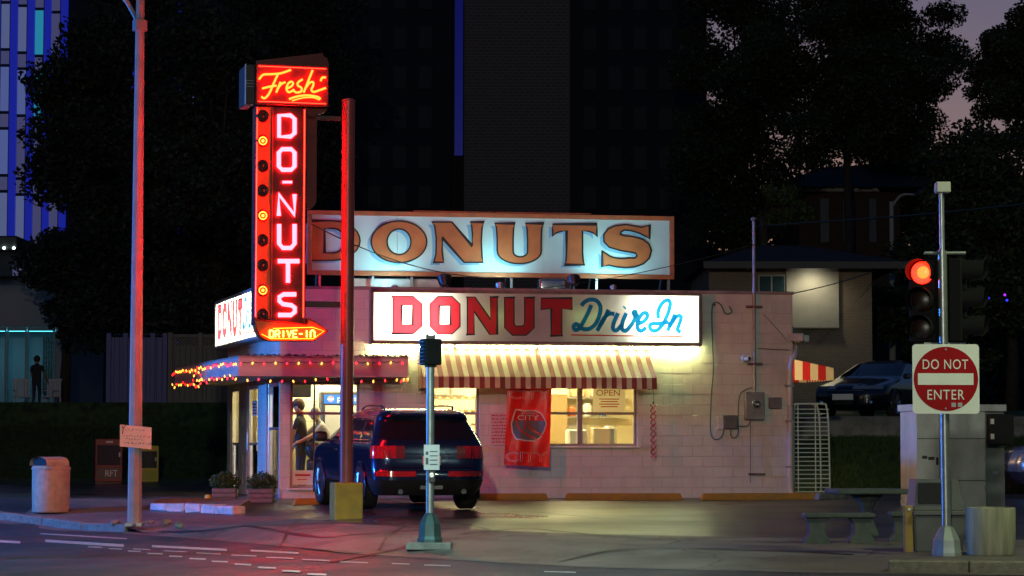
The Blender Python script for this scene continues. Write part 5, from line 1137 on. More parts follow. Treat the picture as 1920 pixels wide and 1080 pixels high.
# ------------------------------------------------------------------ street furniture on the kerb side
# left lamp post with taped notice
g0 = gp(252, 985); HL = px(262, -60, g0.y).z - g0.z
lp = thing('lamp_post', 'tall tapered lamp post lit red on one side with a taped paper notice', 'lamp post', g0)
top = g0 + Vector((0.0, 0, HL))
mb = MB(); mb.tube([g0, g0 + Vector((0, 0, 0.0001)), top], [0.118, 0.118, 0.07], 8); ob('post', mb, mat('post_grey', (0.30, 0.285, 0.28), 0.5, var=0.15), lp)
aj = g0.lerp(top, (px(258, 48, g0.y).z - g0.z) / HL); at_ = px(205, -30, g0.y); tip = at_ + Vector((-1.6, -0.3, 0.8))
mb = MB(); mb.tube(cat_rom([aj, at_, tip], 5), 0.04, 8); arm_ = ob('arm', mb, MATS['post_grey'], lp, smooth=True)
mb = MB(); mb.tube([tip + Vector((0.05, 0, 0)), tip - Vector((0.15, 0, 0)), tip - Vector((0.6, 0, -0.02)), tip - Vector((0.7, 0, -0.02))], [0.05, 0.13, 0.14, 0.05], 10); ob('lamp_head', mb, m_dgrey, arm_, smooth=50)
z = px(258, 45, g0.y).z; mb = MB(); mb.tube([(aj.x, aj.y, z - 0.12), (aj.x, aj.y, z + 0.06)], 0.125, 10); ob('collar', mb, MATS['post_grey'], lp)
mb = MB(); mb.box((g0.x - 0.14, g0.y - 0.14, g0.z - 0.02), (g0.x + 0.14, g0.y + 0.14, g0.z + 0.05), 0.01); ob('foot_plate', mb, m_galv, lp)
FL = frame(g0 - Vector((0, 0.135, 0)), R(4)); lb = lambda u, v: onplane(FL, u, v)
x0, z1 = lb(225, 796); x1, z0 = lb(284, 837)
pn = thing('paper_notice', 'handwritten paper notice taped to the lamp post', 'notice', FL @ Matrix.Translation(((x0 + x1) / 2, 0, z0)))
mb = MB(); gr = [[mb.bm.verts.new((x0 + (x1 - x0) * i / 8 , 0.012 * math.sin(i * 0.8) * (1 if i > 4 else 0.4), z0 + (z1 - z0) * j / 4 - 0.006 * i)) for j in range(5)] for i in range(9)]
for i in range(8):
    for j in range(4): mb.bm.faces.new((gr[i][j], gr[i][j + 1], gr[i + 1][j + 1], gr[i + 1][j]))
ob('paper', mb, mat('paper_white', (0.7, 0.66, 0.64), 0.85), pn, F=FL)
def zz3(x, y): return lb(180 + x / 3.857, 740 + y / 3.857)
mb = MB()
for st in ([(188, 222), (197, 245)], [(214, 220), (197, 246), (192, 285)]): ribbon(mb, [zz3(x, y) for x, y in st], 0.014, -0.012, 0.001)
ob('handwriting', mb, m_black, pn, F=FL)
for row, (ya, xa, xb) in enumerate(((255, 212, 360), (300, 200, 396), (322, 215, 340), (350, 205, 395))):
    mb = MB(); xx = xa
    while xx < xb:
        st = [(xx + k * 4, ya + random.uniform(-9, 7) + (xx - xa) * 0.03) for k in range(random.randint(3, 6))]; ribbon(mb, [zz3(x, y) for x, y in st], 0.006, -0.012, 0.001); xx += len(st) * 4 + 6
    o = ob('handwriting', mb, m_black, pn, F=FL); o['kind'] = 'stuff'
for k in range(26):
    u = random.uniform(212, 345); p = gp(u, 984 + random.uniform(-4, 6)); s_ = random.uniform(0.025, 0.075)
    if k < 9:
        mb = MB(); mb.sphere(p + Vector((0, 0, s_ * 0.4)), s_, 7, (1.3, 1, 0.6))
        for v in mb.bm.verts: v.co += Vector([random.uniform(-.012, .012) for _ in range(3)])
        one('loose_stone', 'loose pale stone lying at the foot of the lamp post', 'stone', mb, m_conc, group='loose stones by the lamp post')
# litter bin
g0 = gp(95, 960); rb_ = thing('litter_bin', 'round beige concrete litter bin with a hooded lid opening', 'bin', g0); m_bin = mat('bin_beige', (0.42, 0.33, 0.24), 0.75, var=0.15, vscale=9, bump=0.5, bscale=60)
rB = 35 / 4600 * g0.y; hB = (960 - 881) / 4600 * g0.y; hT = (960 - 857) / 4600 * g0.y
mb = MB(); mb.lathe([(rB * 0.94, 0.0), (rB * 0.97, 0.02), (rB, hB * 0.5), (rB, hB)], 28, g0); ob('drum', mb, m_bin, rb_, smooth=40)
mb = MB(); mb.lathe([(rB * 1.03, hB), (rB * 1.04, hB + 0.03), (rB * 0.99, hB + 0.05), (rB * 0.98, hB + 0.07)], 28, g0); lid = ob('lid_rim', mb, m_bin, rb_, smooth=40)
mb = MB(); N = 28; Mf = Matrix.Translation(g0) @ Matrix.Rotation(R(-52), 4, 'Z')      # opening points to the camera's right
prof = []
for i in range(N + 1):
    t = math.pi * i / N; prof.append((rB * 0.97 * math.cos(t), max(0.0, (hT - hB - 0.07)) * math.sin(t) ** 0.55))
ring = [[mb.bm.verts.new(Mf @ Vector((x * (1 if k else 1), yy, hB + 0.07 + z * (1.0 if k < 6 else 0.96)))) for x, z in prof] for k, yy in enumerate(np.linspace(0.55 * rB, -0.78 * rB, 7))]
for a, b in zip(ring, ring[1:]):
    for i in range(N): mb.bm.faces.new((a[i], a[i + 1], b[i + 1], b[i]))
mb.bm.faces.new(ring[0]); hood_ = ob('hood', mb, m_bin, rb_, smooth=50)
mb = MB(); mb.bm.faces.new([mb.bm.verts.new(Mf @ Vector((x * 0.93, -0.60 * rB, hB + 0.075 + z * 0.9))) for x, z in prof]); ob('opening', mb, m_black, rb_)
# newspaper boxes
def news_box(u0, u1, vt, vb, m, label, txt=None):
    g0 = gp((u0 + u1) / 2, vb); s_ = g0.y / 4600; wd = (u1 - u0) * s_; hh = (vb - vt) * s_; F = frame(g0, R(14)); r_ = thing('newspaper_box', label, 'newspaper box', F, 'newspaper boxes on the pavement')
    mb = MB(); mb.box((-wd / 2, 0, 0.06), (wd / 2, 0.42, hh), 0.015); ob('case', mb, m, r_, F=F)
    mb = MB(); mb.box((-wd / 2 + 0.02, 0.05, 0), (wd / 2 - 0.02, 0.37, 0.06)); ob('base', mb, m_black, r_, F=F)
    mb = MB(); mb.box((-wd / 2 + 0.05, -0.012, hh * 0.42), (wd / 2 - 0.05, -0.001, hh * 0.86), 0.004); ob('door_window', mb, mat('box_window', (0.05, 0.05, 0.055), 0.1), r_, F=F)
    mb = MB(); mb.box((-wd / 2 + 0.05, -0.010, hh * 0.12), (wd / 2 - 0.05, -0.001, hh * 0.36), 0.004); pl = ob('panel', mb, mat('panel_dark', (0.04, 0.03, 0.03), 0.4) if txt else mat('panel_yellow', (0.5, 0.36, 0.03), 0.5), r_, F=F)
    if txt:
        mb = MB(); fit_text(mb, txt, -wd * 0.12, wd * 0.32, hh * 0.17, hh * 0.31, -0.012, 0.001); ob('lettering', mb, mat('white_print', (0.75, 0.72, 0.7), 0.6), pl, F=F)
        mb = MB(); mb.box((-0.08, -0.008, hh * 0.91), (0.1, -0.001, hh * 0.95)); ob('lettering', mb, MATS['white_print'], r_, F=F)
    mb = MB(); mb.box((wd / 2 - 0.1, -0.035, hh * 0.6), (wd / 2 - 0.06, -0.011, hh * 0.7), 0.004); ob('handle', mb, m_galv, r_, F=F)
news_box(178, 229, 823, 908, mat('news_red', (0.20, 0.015, 0.012), 0.45), 'dark red newspaper box with white letters', 'RFT')
news_box(252, 297, 836, 908, mat('news_yellow', (0.62, 0.42, 0.02), 0.45), 'yellow newspaper box behind the lamp post')
# pedestrian signal post
g0 = gp(806, 1018); Yp = g0.y; s_ = Yp / 4600; F = frame(g0, 0); hP = lambda v: (1018 - v) * s_
pp_ = thing('pedestrian_signal', 'slim pedestrian signal post with a dark signal head and push button', 'signal post', F)
m_teal = mat('teal_cast', (0.05, 0.085, 0.085), 0.5, metal=0.5, var=0.2)
mb = MB(); mb.tube([(0, 0, 0.3), (0, 0, hP(662))], 7.6 * s_, 14); ob('post', mb, m_galv, pp_, F=F, smooth=50)
mb = MB(); mb.lathe([(25 * s_, 0), (25 * s_, 0.05), (22.5 * s_, 0.09), (21 * s_, hP(982)), (12 * s_, hP(966)), (9 * s_, hP(962))], 8, M=Matrix.Rotation(R(22.5), 4, 'Z')); ob('base', mb, m_teal, pp_, F=F)
mb = MB(); mb.box((-0.3, -0.28, -0.08), (0.28, 0.28, 0.012), 0.01); ob('pad', mb, m_conc, pp_, F=F)
mb = MB(); mb.tube([(0, 0, hP(690)), (0, 0, hP(660))], 11 * s_, 12); ob('neck', mb, m_black, pp_, F=F)
hw = 19 * s_; Fh = F @ Matrix.Rotation(R(-62), 4, 'Z')
mb = MB(); mb.box((-hw * 0.8, -hw * 0.9, hP(686)), (hw * 0.8, hw * 0.9, hP(637)), 0.02, seg=2); hd_ = ob('signal_head', mb, mat('signal_black_matt', (0.008, 0.008, 0.009), 0.7, spec=0.12), pp_, F=Fh)
for k in range(7): mb = MB(); z = hP(684) + k * (hP(640) - hP(684)) / 6.5; mb.box((-hw * 0.72, -hw * 1.15, z), (hw * 0.72, -hw * 0.91, z + 0.008)); ob('visor_louver', mb, m_black, hd_, F=Fh)
mb = MB(); mb.box((-0.06, -0.05, hP(637)), (0.06, 0.05, hP(631))); mb.tube([(-0.04, 0, hP(631)), (-0.04, 0, hP(628))], 0.018); mb.tube([(0.05, 0, hP(631)), (0.05, 0, hP(629))], 0.018); ob('top_bracket', mb, m_black, pp_, F=F)
mb = MB(); mb.box((-11.5 * s_, -0.075, hP(882)), (18 * s_, -0.068, hP(835)), 0.002); sg = ob('sign_plate', mb, mat('plate_grey', (0.42, 0.45, 0.46), 0.4, metal=0.3, var=0.1), pp_, F=F)
mb = MB()
for k, zf in enumerate((0.35, 0.6, 0.22)): mb.box((-8 * s_, -0.079, hP(882) + (hP(835) - hP(882)) * zf), (-3 * s_, -0.0755, hP(882) + (hP(835) - hP(882)) * (zf + 0.13)))
for k in range(4): mb.box((0, -0.079, hP(882) + (hP(835) - hP(882)) * (0.2 + 0.17 * k)), (14 * s_, -0.0755, hP(882) + (hP(835) - hP(882)) * (0.24 + 0.17 * k)))
ob('symbols', mb, mat('plate_print', (0.05, 0.06, 0.07), 0.5), sg, F=F)
mb = MB(); mb.box((-2 * s_, -0.1, hP(905)), (10 * s_, -0.045, hP(883)), 0.006); ps = ob('push_button', mb, m_black, pp_, F=F)
mb = MB(); mb.lathe([(4.6 * s_, 0), (4.6 * s_, 0.015), (3.4 * s_, 0.016), (3.4 * s_, 0.004)], 16, M=Matrix.Translation((3.5 * s_, -0.1, hP(892))) @ Matrix.Rotation(R(90), 4, 'X')); ob('button_ring', mb, m_alu, ps, F=F)
# traffic signal pole with sign
g0 = gp(1775, 1042); Yt = g0.y; s_ = Yt / 4600; F = frame(g0, 0); tb_ = lambda u, v, d=0.0: onplane(F, u, v, d)
tp = thing('traffic_signal', 'steel traffic signal post with a lit red lamp and twin dark heads', 'traffic light', F)
xp = lambda v: (1771.5 - 1775) * s_ * (1042 - v) / 677
mb = MB(); mb.tube([(0, 0, 0.35), (xp(470), 0, tb_(1772, 470)[1])], 8.6 * s_, 16); ob('post', mb, m_galv, tp, F=F, smooth=50)
mb = MB(); mb.tube([(xp(470), 0, tb_(1772, 471)[1]), (xp(362), 0, tb_(1771, 362)[1])], 5 * s_, 12); ob('upper_post', mb, m_galv, tp, F=F, smooth=50)
mb = MB(); a, b = tb_(1754, 362), tb_(1780, 342); mb.box((a[0], -0.09, a[1]), (b[0], 0.09, b[1]), 0.01); ob('detector_box', mb, mat('detector', (0.42, 0.42, 0.40), 0.5), tp, F=F)
mb = MB(); mb.lathe([(28 * s_, 0), (28 * s_, 0.04), (26 * s_, 0.10), (25 * s_, tb_(1775, 1012)[1]), (14 * s_, tb_(1775, 990)[1]), (9 * s_, tb_(1775, 986)[1])], 8, M=Matrix.Rotation(R(22.5), 4, 'Z')); ob('base', mb, mat('base_cast', (0.36, 0.40, 0.42), 0.42, metal=0.6, var=0.15), tp, F=F)
for v in (474, 645): a = tb_(1735, v); b = tb_(1812, v); mb = MB(); mb.tube([(a[0], 0.05, a[1]), (b[0], 0.05, b[1])], 0.022, 8); ob('bracket', mb, m_galv, tp, F=F)
m_sig = mat('signal_black', (0.008, 0.008, 0.009), 0.7, spec=0.12)
m_lensoff = mat('lens_off', (0.02, 0.008, 0.006), 0.35)
def head(u, yaw, lit, y):
    Fh = F @ Matrix.Translation((tb_(u, 560)[0], y, 0)) @ Matrix.Rotation(yaw, 4, 'Z'); zt_, zb2 = tb_(u, 484)[1], tb_(u, 641)[1]; hh = (zt_ - zb2) / 3
    mb = MB(); mb.box((-0.165, 0.0, zb2), (0.165, 0.16, zt_), 0.015); hd_ = ob('signal_head', mb, m_sig, tp, F=Fh)
    for k in range(3):
        zc = zt_ - hh * (k + 0.5); Mx = Matrix.Translation((0, -0.001, zc)) @ Matrix.Rotation(R(90), 4, 'X'); on_ = lit and k == 0
        mb = MB(); mb.lathe([(0.135, 0.0), (0.13, 0.015), (0.09, 0.04), (0.02, 0.05)], 24, M=Mx); ob('lens', mb, emit('signal_red', (7.0, 0.06, 0.012), 1.0) if on_ else m_lensoff, hd_, F=Fh, smooth=True)
        if on_: mb = MB(); mb.lathe([(0.075, 0.046), (0.06, 0.056), (0.01, 0.06)], 18, M=Mx @ Matrix.Translation((0.02, 0.0, 0.0))); ob('lit_bulb', mb, emit('signal_core', (8.0, 0.36, 0.03), 1.0), hd_, F=Fh, smooth=True)
        mb = MB(); n_ = 22; ri = []
        for i in range(n_ + 1):
            t = R(-35 + 250 * i / n_); ln = 0.26 - 0.10 * max(0, -math.sin(t)); ri.append([mb.bm.verts.new((0.15 * math.cos(t), yy, zc + 0.15 * math.sin(t))) for yy in (0.0, -ln)])
        for a, b in zip(ri, ri[1:]): mb.bm.faces.new((a[0], b[0], b[1], a[1]))
        ob('visor', mb, m_sig, hd_, F=Fh, smooth=True)
head(1733, R(-22), True, 0.12); head(1812, R(68), False, 0.12)
dn = thing('road_sign', 'square white and red do not enter sign on the signal post', 'road sign', F @ Matrix.Translation((0, -0.1, tb_(1773, 775)[1])))
a, b = tb_(1711.5, 775.5, 0.09), tb_(1835.5, 645.5, 0.09)
m_refl = mat('sign_white', (0.80, 0.83, 0.80), 0.5, var=0.04); m_sred = mat('sign_red_sheet', (0.36, 0.003, 0.008), 0.5, var=0.08, spec=0.15)
rc = 0.045; corner = lambda cx, cz, t0: [(cx + rc * math.cos(R(t0 + 15 * i)), cz + rc * math.sin(R(t0 + 15 * i))) for i in range(7)]
mb = MB(); flat_mesh(mb, [corner(b[0] - rc, b[1] - rc, 0) + corner(a[0] + rc, b[1] - rc, 90) + corner(a[0] + rc, a[1] + rc, 180) + corner(b[0] - rc, a[1] + rc, 270)], -0.088, 0.002); pl = ob('plate', mb, m_refl, dn, F=F)
cx_, cz_ = (a[0] + b[0]) / 2, (a[1] + b[1]) / 2; rr_ = (b[0] - a[0]) / 2 * 0.965
mb = MB(); mb.lathe([(rr_, 0), (rr_, 0.002)], 48, M=Matrix.Translation((cx_, -0.0905, cz_)) @ Matrix.Rotation(R(90), 4, 'X')); ob('red_disc', mb, m_sred, dn, F=F)
a, b = tb_(1721, 721.5, 0.09), tb_(1825, 700, 0.09); mb = MB(); mb.box((a[0], -0.0955, a[1]), (b[0], -0.0935, b[1])); ob('white_bar', mb, m_refl, dn, F=F)
for txt, u0, v0, u1, v1 in (('DO NOT', 1730, 692, 1815, 674), ('ENTER', 1739, 749, 1808, 731)):
    a, b = tb_(u0, v0, 0.09), tb_(u1, v1, 0.09); mb = MB(); fit_text(mb, txt, a[0], b[0], a[1], b[1], -0.0945, 0.001, spacing=1.1); ob('lettering', mb, m_refl, dn, F=F)
for u in (1788, 1800): a, b = tb_(u - 4, 763, 0.09), tb_(u + 4, 755, 0.09); mb = MB(); mb.box((a[0], -0.0945, a[1]), (b[0], -0.0935, b[1])); ob('sticker', mb, m_alu, dn, F=F)
mb = MB()
for v in (655, 766): a = tb_(1773, v, 0.09); mb.lathe([(0.012, 0), (0.012, 0.006)], 8, M=Matrix.Translation((a[0], -0.0935, a[1])) @ Matrix.Rotation(R(90), 4, 'X'))
ob('bolt', mb, m_galv, dn, F=F); mb = MB(); mb.box((-0.05, -0.085, tb_(1773, 700)[1]), (0.04, -0.03, tb_(1773, 690)[1])); ob('clamp', mb, m_galv, dn, F=F)
# dark litter bin, concrete planter, yellow post beside the pole
g0 = gp(1763, 1036); s_ = g0.y / 4600; F = frame(g0, R(3)); q = lambda v: (1036 - v) * s_
tb2 = thing('litter_bin', 'dark grey square litter bin with a flared hood behind the signal post', 'bin', F); wB = 50 * s_
mb = MB(); 
lo = [(-wB * .93, 0, 0), (wB * .86, 0, 0), (wB * .86, 0.5, 0), (-wB * .93, 0.5, 0)]; hi = [(-wB, -0.03, q(968)), (wB * .98, -0.03, q(968)), (wB * .98, 0.53, q(968)), (-wB, 0.53, q(968))]
va = [mb.bm.verts.new(p) for p in lo]; vb = [mb.bm.verts.new(p) for p in hi]; mb.bm.faces.new(va[::-1]); mb.bm.faces.new(vb)
for i in range(4): mb.bm.faces.new((va[i], va[(i + 1) % 4], vb[(i + 1) % 4], vb[i]))
bmesh.ops.bevel(mb.bm, geom=mb.bm.edges[:], offset=0.02, segments=2, affect='EDGES'); ob('body', mb, mat('bin_grey', (0.10, 0.105, 0.11), 0.55, var=0.15), tb2, F=F)
mb = MB(); mb.box((-wB * 1.04, -0.05, q(967)), (wB * 1.02, 0.55, q(958)), 0.01); ob('rim', mb, MATS['bin_grey'], tb2, F=F)
lo = [(-wB * .96, 0, q(957)), (wB * .96, 0, q(957)), (wB * .96, 0.5, q(957)), (-wB * .96, 0.5, q(957))]; hi = [(-wB * .86, 0.03, q(900)), (wB * .70, 0.03, q(900)), (wB * .70, 0.42, q(900)), (-wB * .86, 0.42, q(900))]
mb = MB(); va = [mb.bm.verts.new(p) for p in lo]; vb = [mb.bm.verts.new(p) for p in hi]; mb.bm.faces.new(va[::-1]); mb.bm.faces.new(vb)
for i in range(4): mb.bm.faces.new((va[i], va[(i + 1) % 4], vb[(i + 1) % 4], vb[i]))
ob('hood', mb, MATS['bin_grey'], tb2, F=F)
mb = MB(); mb.box((-wB * .82, -0.012, q(945)), (wB * .25, 0.012, q(906)), 0.004); ob('flap', mb, m_black, tb2, F=F)
g0 = gp(1858, 1040); s_ = g0.y / 4600; mb = MB(); rr_ = 46 * s_; hh = 88 * s_
pl_ = thing('concrete_planter', 'round stained concrete planter beside the signal post', 'planter', g0)
mb.lathe([(rr_ * 0.93, 0), (rr_ * 0.96, 0.015), (rr_, hh * 0.5), (rr_, hh - 0.02), (rr_ * 0.98, hh), (rr_ * 0.86, hh), (rr_ * 0.84, hh - 0.08)], 36, g0, cap=False); ob('drum', mb, mat('planter_concrete', (0.42, 0.40, 0.30), 0.85, rgb2=(0.20, 0.20, 0.14), vscale=7, stretch=(1.5, 1.5, 0.15), bump=0.4), pl_, smooth=40)
mb = MB(); mb.lathe([(rr_ * 0.85, hh - 0.09), (rr_ * 0.5, hh - 0.06), (0.01, hh - 0.05)], 24, g0); ob('soil', mb, mat('soil', (0.03, 0.02, 0.015), 0.95), pl_)
g0 = gp(1705, 1036); s_ = g0.y / 4600; F = frame(g0, R(5)); mb = MB(); mb.box((-8 * s_, 0, 0), (8 * s_, 0.1, 87 * s_), 0.008); yp = thing('short_post', 'short yellow post beside the dark litter bin', 'post', F); ob('post', mb, mat('post_yellow', (0.30, 0.20, 0.05), 0.7, var=0.25), yp, F=F)
mb = MB(); mb.lathe([(0.02, 0), (0.02, 0.012), (0.01, 0.014)], 10, M=Matrix.Translation((0.01, -0.001, 80 * s_)) @ Matrix.Rotation(R(90), 4, 'X')); ob('reflector', mb, m_alu, yp, F=F)
# stone table and benches
m_stone = mat('cast_stone', (0.07, 0.085, 0.085), 0.85, var=0.2, vscale=8, bump=0.4)
g0 = gp(1626, 1004); s_ = g0.y / 4600; F = frame(g0, R(6)); tt = thing('stone_table', 'cast stone picnic table with a flared pedestal', 'table', F); q = lambda v: (1004 - v) * s_
mb = MB(); mb.lathe([(24 * s_, 0), (22 * s_, 0.05), (12 * s_, q(975)), (11 * s_, q(955)), (17 * s_, q(942)), (30 * s_, q(930)), (30 * s_, q(927))], 8); ob('pedestal', mb, m_stone, tt, F=F)
mb = MB(); mb.box((-68 * s_, -0.4, q(926.5)), (68 * s_, 0.4, q(917)), 0.015); ob('table_top', mb, m_stone, tt, F=F)
def stone_bench(u0, u1, vb, label, yaw):
    g0 = gp((u0 + u1) / 2, vb); s_ = g0.y / 4600; wd = (u1 - u0) * s_ / 2; F = frame(g0, yaw); r_ = thing('stone_bench', label, 'bench', F, 'stone benches around the table')
    mb = MB(); mb.box((-wd, -0.17, 47 * s_), (wd, 0.17, 56 * s_), 0.015); ob('seat', mb, m_stone, r_, F=F)
    for sx in (-1, 1):
        c = sx * (wd - 24 * s_); mb = MB(); P_ = [(-0.16, 0), (0.16, 0), (0.155, 0.06), (0.10, 0.12), (0.10, 0.24), (0.15, 47 * s_ - 0.002), (-0.15, 47 * s_ - 0.002), (-0.10, 0.24), (-0.10, 0.12), (-0.155, 0.06)]
        mb.prism([(c + x, -0.11, z) for x, z in P_], (0, 0.22, 0)); ob('leg', mb, m_stone, r_, F=F)
stone_bench(1506, 1638, 1018, 'low cast stone bench in front of the stone table', R(4)); stone_bench(1668, 1790, 1016, 'low cast stone bench partly hidden by the short yellow post', R(-4))
# utility cabinet
g0 = gp(1805, 952); s_ = g0.y / 4600; F = frame(g0, R(9)); q = lambda v: (952 - v) * s_; uc = thing('utility_cabinet', 'large grey utility cabinet with a black box mounted on its side', 'cabinet', F)
m_cab = mat('cabinet_grey', (0.62, 0.64, 0.65), 0.55, rgb2=(0.48, 0.50, 0.51), vscale=2.5, metal=0.2); X = lambda u: (u - 1805) * s_
mb = MB(); mb.box((X(1716), 0, 0), (X(1851), 0.9, q(772)), 0.01); ob('body', mb, m_cab, uc, F=F)
mb = MB(); mb.box((X(1712), -0.03, q(772)), (X(1892), 0.93, q(759)), 0.008); ob('cap', mb, m_cab, uc, F=F)
mb = MB(); mb.box((X(1852), 0.04, 0), (X(1890), 0.86, q(773)), 0.01); ob('side_bay', mb, mat('cabinet_dark', (0.20, 0.21, 0.22), 0.55), uc, F=F)
mb = MB(); mb.box((X(1854), -0.13, q(834)), (X(1902), 0.035, q(777)), 0.01); bb_ = ob('mounted_box', mb, m_black, uc, F=F)
for v in (786, 814): mb = MB(); mb.box((X(1856), -0.136, q(v + 10)), (X(1863), -0.131, q(v))); ob('sticker', mb, MATS['white_print'], bb_, F=F)
mb = MB()
for x_ in (X(1760), ): mb.box((x_, -0.006, 0.05), (x_ + 0.008, -0.001, q(775)))
mb.box((X(1718), -0.006, q(824)), (X(1850), -0.001, q(822.5))); mb.box((X(1718), -0.006, q(902)), (X(1850), -0.001, q(900.5))); ob('seam', mb, mat('seam', (0.10, 0.10, 0.10), 0.6), uc, F=F)
for zf in (0.2, 0.5, 0.8): mb = MB(); mb.tube([(X(1848), -0.012, q(772) * zf - 0.05), (X(1848), -0.012, q(772) * zf + 0.05)], 0.012, 8); ob('hinge', mb, m_galv, uc, F=F)
mb = MB(); mb.box((X(1754), -0.03, q(872)), (X(1758), -0.006, q(858)), 0.003); ob('handle', mb, m_black, uc, F=F)
for k in range(6): mb = MB(); mb.box((X(1778), -0.012, q(798) + k * 0.035), (X(1832), -0.002, q(798) + k * 0.035 + 0.012)); ob('vent_louver', mb, m_cab, uc, F=F)
grime(m_cab, 2.2, (1, 1, 0.3), 0.5, 0.75, (0.26, 0.25, 0.22), 0.6); grime(m_bin, 3.0, (1, 1, 0.3), 0.52, 0.75, (0.16, 0.12, 0.09), 0.5); grime(m_stone, 2.5, (1, 1, 0.5), 0.5, 0.72, (0.07, 0.075, 0.065), 0.6)
for u, v, w_ in ((1727, 855, 10), (1739, 857, 12), (1866, 884, 10)): mb = MB(); mb.box((X(u), 0.036 if u > 1852 else -0.006, q(v + 6)), (X(u + w_), 0.0395 if u > 1852 else -0.001, q(v))); ob('label_plate', mb, m_dgrey if u < 1850 else m_alu, uc, F=F)
# white tray rack at the shop corner
g0 = gp(1521, 930); F = frame(g0, R(12)); s_ = g0.y / 4600; X = lambda u: (u - 1521) * s_; q = lambda v: (930 - v) * s_
tr = thing('tray_rack', 'tall white wheeled tray rack at the shop corner', 'rack', F); m_rk = mat('rack_white', (0.82, 0.80, 0.70), 0.45)
mb = MB(); mb.tube(cat_rom([(X(1488), 0, 0.08), (X(1488), 0, q(800)), (X(1490), 0, q(762)), (X(1500), 0, q(758)), (X(1545), 0, q(758)), (X(1552), 0, q(764)), (X(1556), 0, q(800)), (X(1558), 0, 0.08)], 4), 0.018, 8); ob('frame', mb, m_rk, tr, F=F, smooth=True)
mb = MB(); mb.tube(cat_rom([(X(1488), 0.55, 0.08), (X(1488), 0.55, q(800)), (X(1490), 0.55, q(762)), (X(1500), 0.55, q(758)), (X(1545), 0.55, q(758)), (X(1552), 0.55, q(764)), (X(1556), 0.55, q(800)), (X(1558), 0.55, 0.08)], 4), 0.018, 8); ob('frame', mb, m_rk, tr, F=F, smooth=True)
for u, v0 in ((1496, 758), (1530, 758)): mb = MB(); mb.tube([(X(u), 0.0, 0.1), (X(u), 0.0, q(v0))], 0.013, 8); ob('upright', mb, m_rk, tr, F=F)
for k in range(20): z = q(922) + k * (q(768) - q(922)) / 19; mb = MB(); mb.box((X(1489), -0.012, z - 0.011), (X(1556), 0.56, z + 0.006)) if False else mb.tube([(X(1489), -0.016, z), (X(1556.5), -0.016, z)], 0.012, 6); ob('rung', mb, m_rk, tr, F=F)
for k in range(20):
    z = q(922) + k * (q(768) - q(922)) / 19
    if k % 3 == 0: mb = MB(); mb.tube([(X(1556), 0, z), (X(1556), 0.55, z)], 0.010, 6); ob('runner', mb, m_rk, tr, F=F)
for u in (1488, 1558):
    for y in (0, 0.55): mb = MB(); mb.lathe([(0.04, -0.015), (0.04, 0.015)], 12, M=Matrix.Translation((X(u), y, 0.04)) @ Matrix.Rotation(R(90), 4, 'Y')); ob('caster', mb, m_black, tr, F=F)

# ------------------------------------------------------------------ cars: lofted from plan outlines at rising heights
def outline(rear, front, hw, rr, rf, bulge_r=0.0, bulge_f=0.0, ne=10, nc=6, nsd=26):
    pts = []; rr = min(rr, hw * 0.95); rf = min(rf, hw * 0.95)
    for i in range(ne): x = -(hw - rr) + 2 * (hw - rr) * i / ne; pts.append((x, rear - bulge_r * (1 - (x / hw) ** 2)))
    y0 = rear + rr - bulge_r * (1 - ((hw - rr) / hw) ** 2) * 0
    for i in range(nc): t = R(-90 + 90 * i / nc); pts.append((hw - rr + rr * math.cos(t), rear + rr + rr * math.sin(t)))
    for i in range(nsd): pts.append((hw, rear + rr + (front - rf - rear - rr) * i / nsd))
    for i in range(nc): t = R(90 * i / nc); pts.append((hw - rf + rf * math.cos(t), front - rf + rf * math.sin(t)))
    for i in range(ne): x = (hw - rf) - 2 * (hw - rf) * i / ne; pts.append((x, front + bulge_f * (1 - (x / hw) ** 2)))
    for i in range(nc): t = R(90 + 90 * i / nc); pts.append((-(hw - rf) + rf * math.cos(t), front - rf + rf * math.sin(t)))
    for i in range(nsd): pts.append((-hw, front - rf - (front - rf - rear - rr) * i / nsd))
    for i in range(nc): t = R(180 + 90 * i / nc); pts.append((-(hw - rr) + rr * math.cos(t), rear + rr + rr * math.sin(t)))
    return pts
def zone(j, ne=10, nc=6, nsd=26):      # which stretch of the outline the j-th edge is in -> (zone, index)
    for nm, n_ in (('rear', ne), ('rrc', nc), ('right', nsd), ('frc', nc), ('front', ne), ('flc', nc), ('left', nsd), ('rlc', nc)):
        if j < n_: return nm, j
        j -= n_
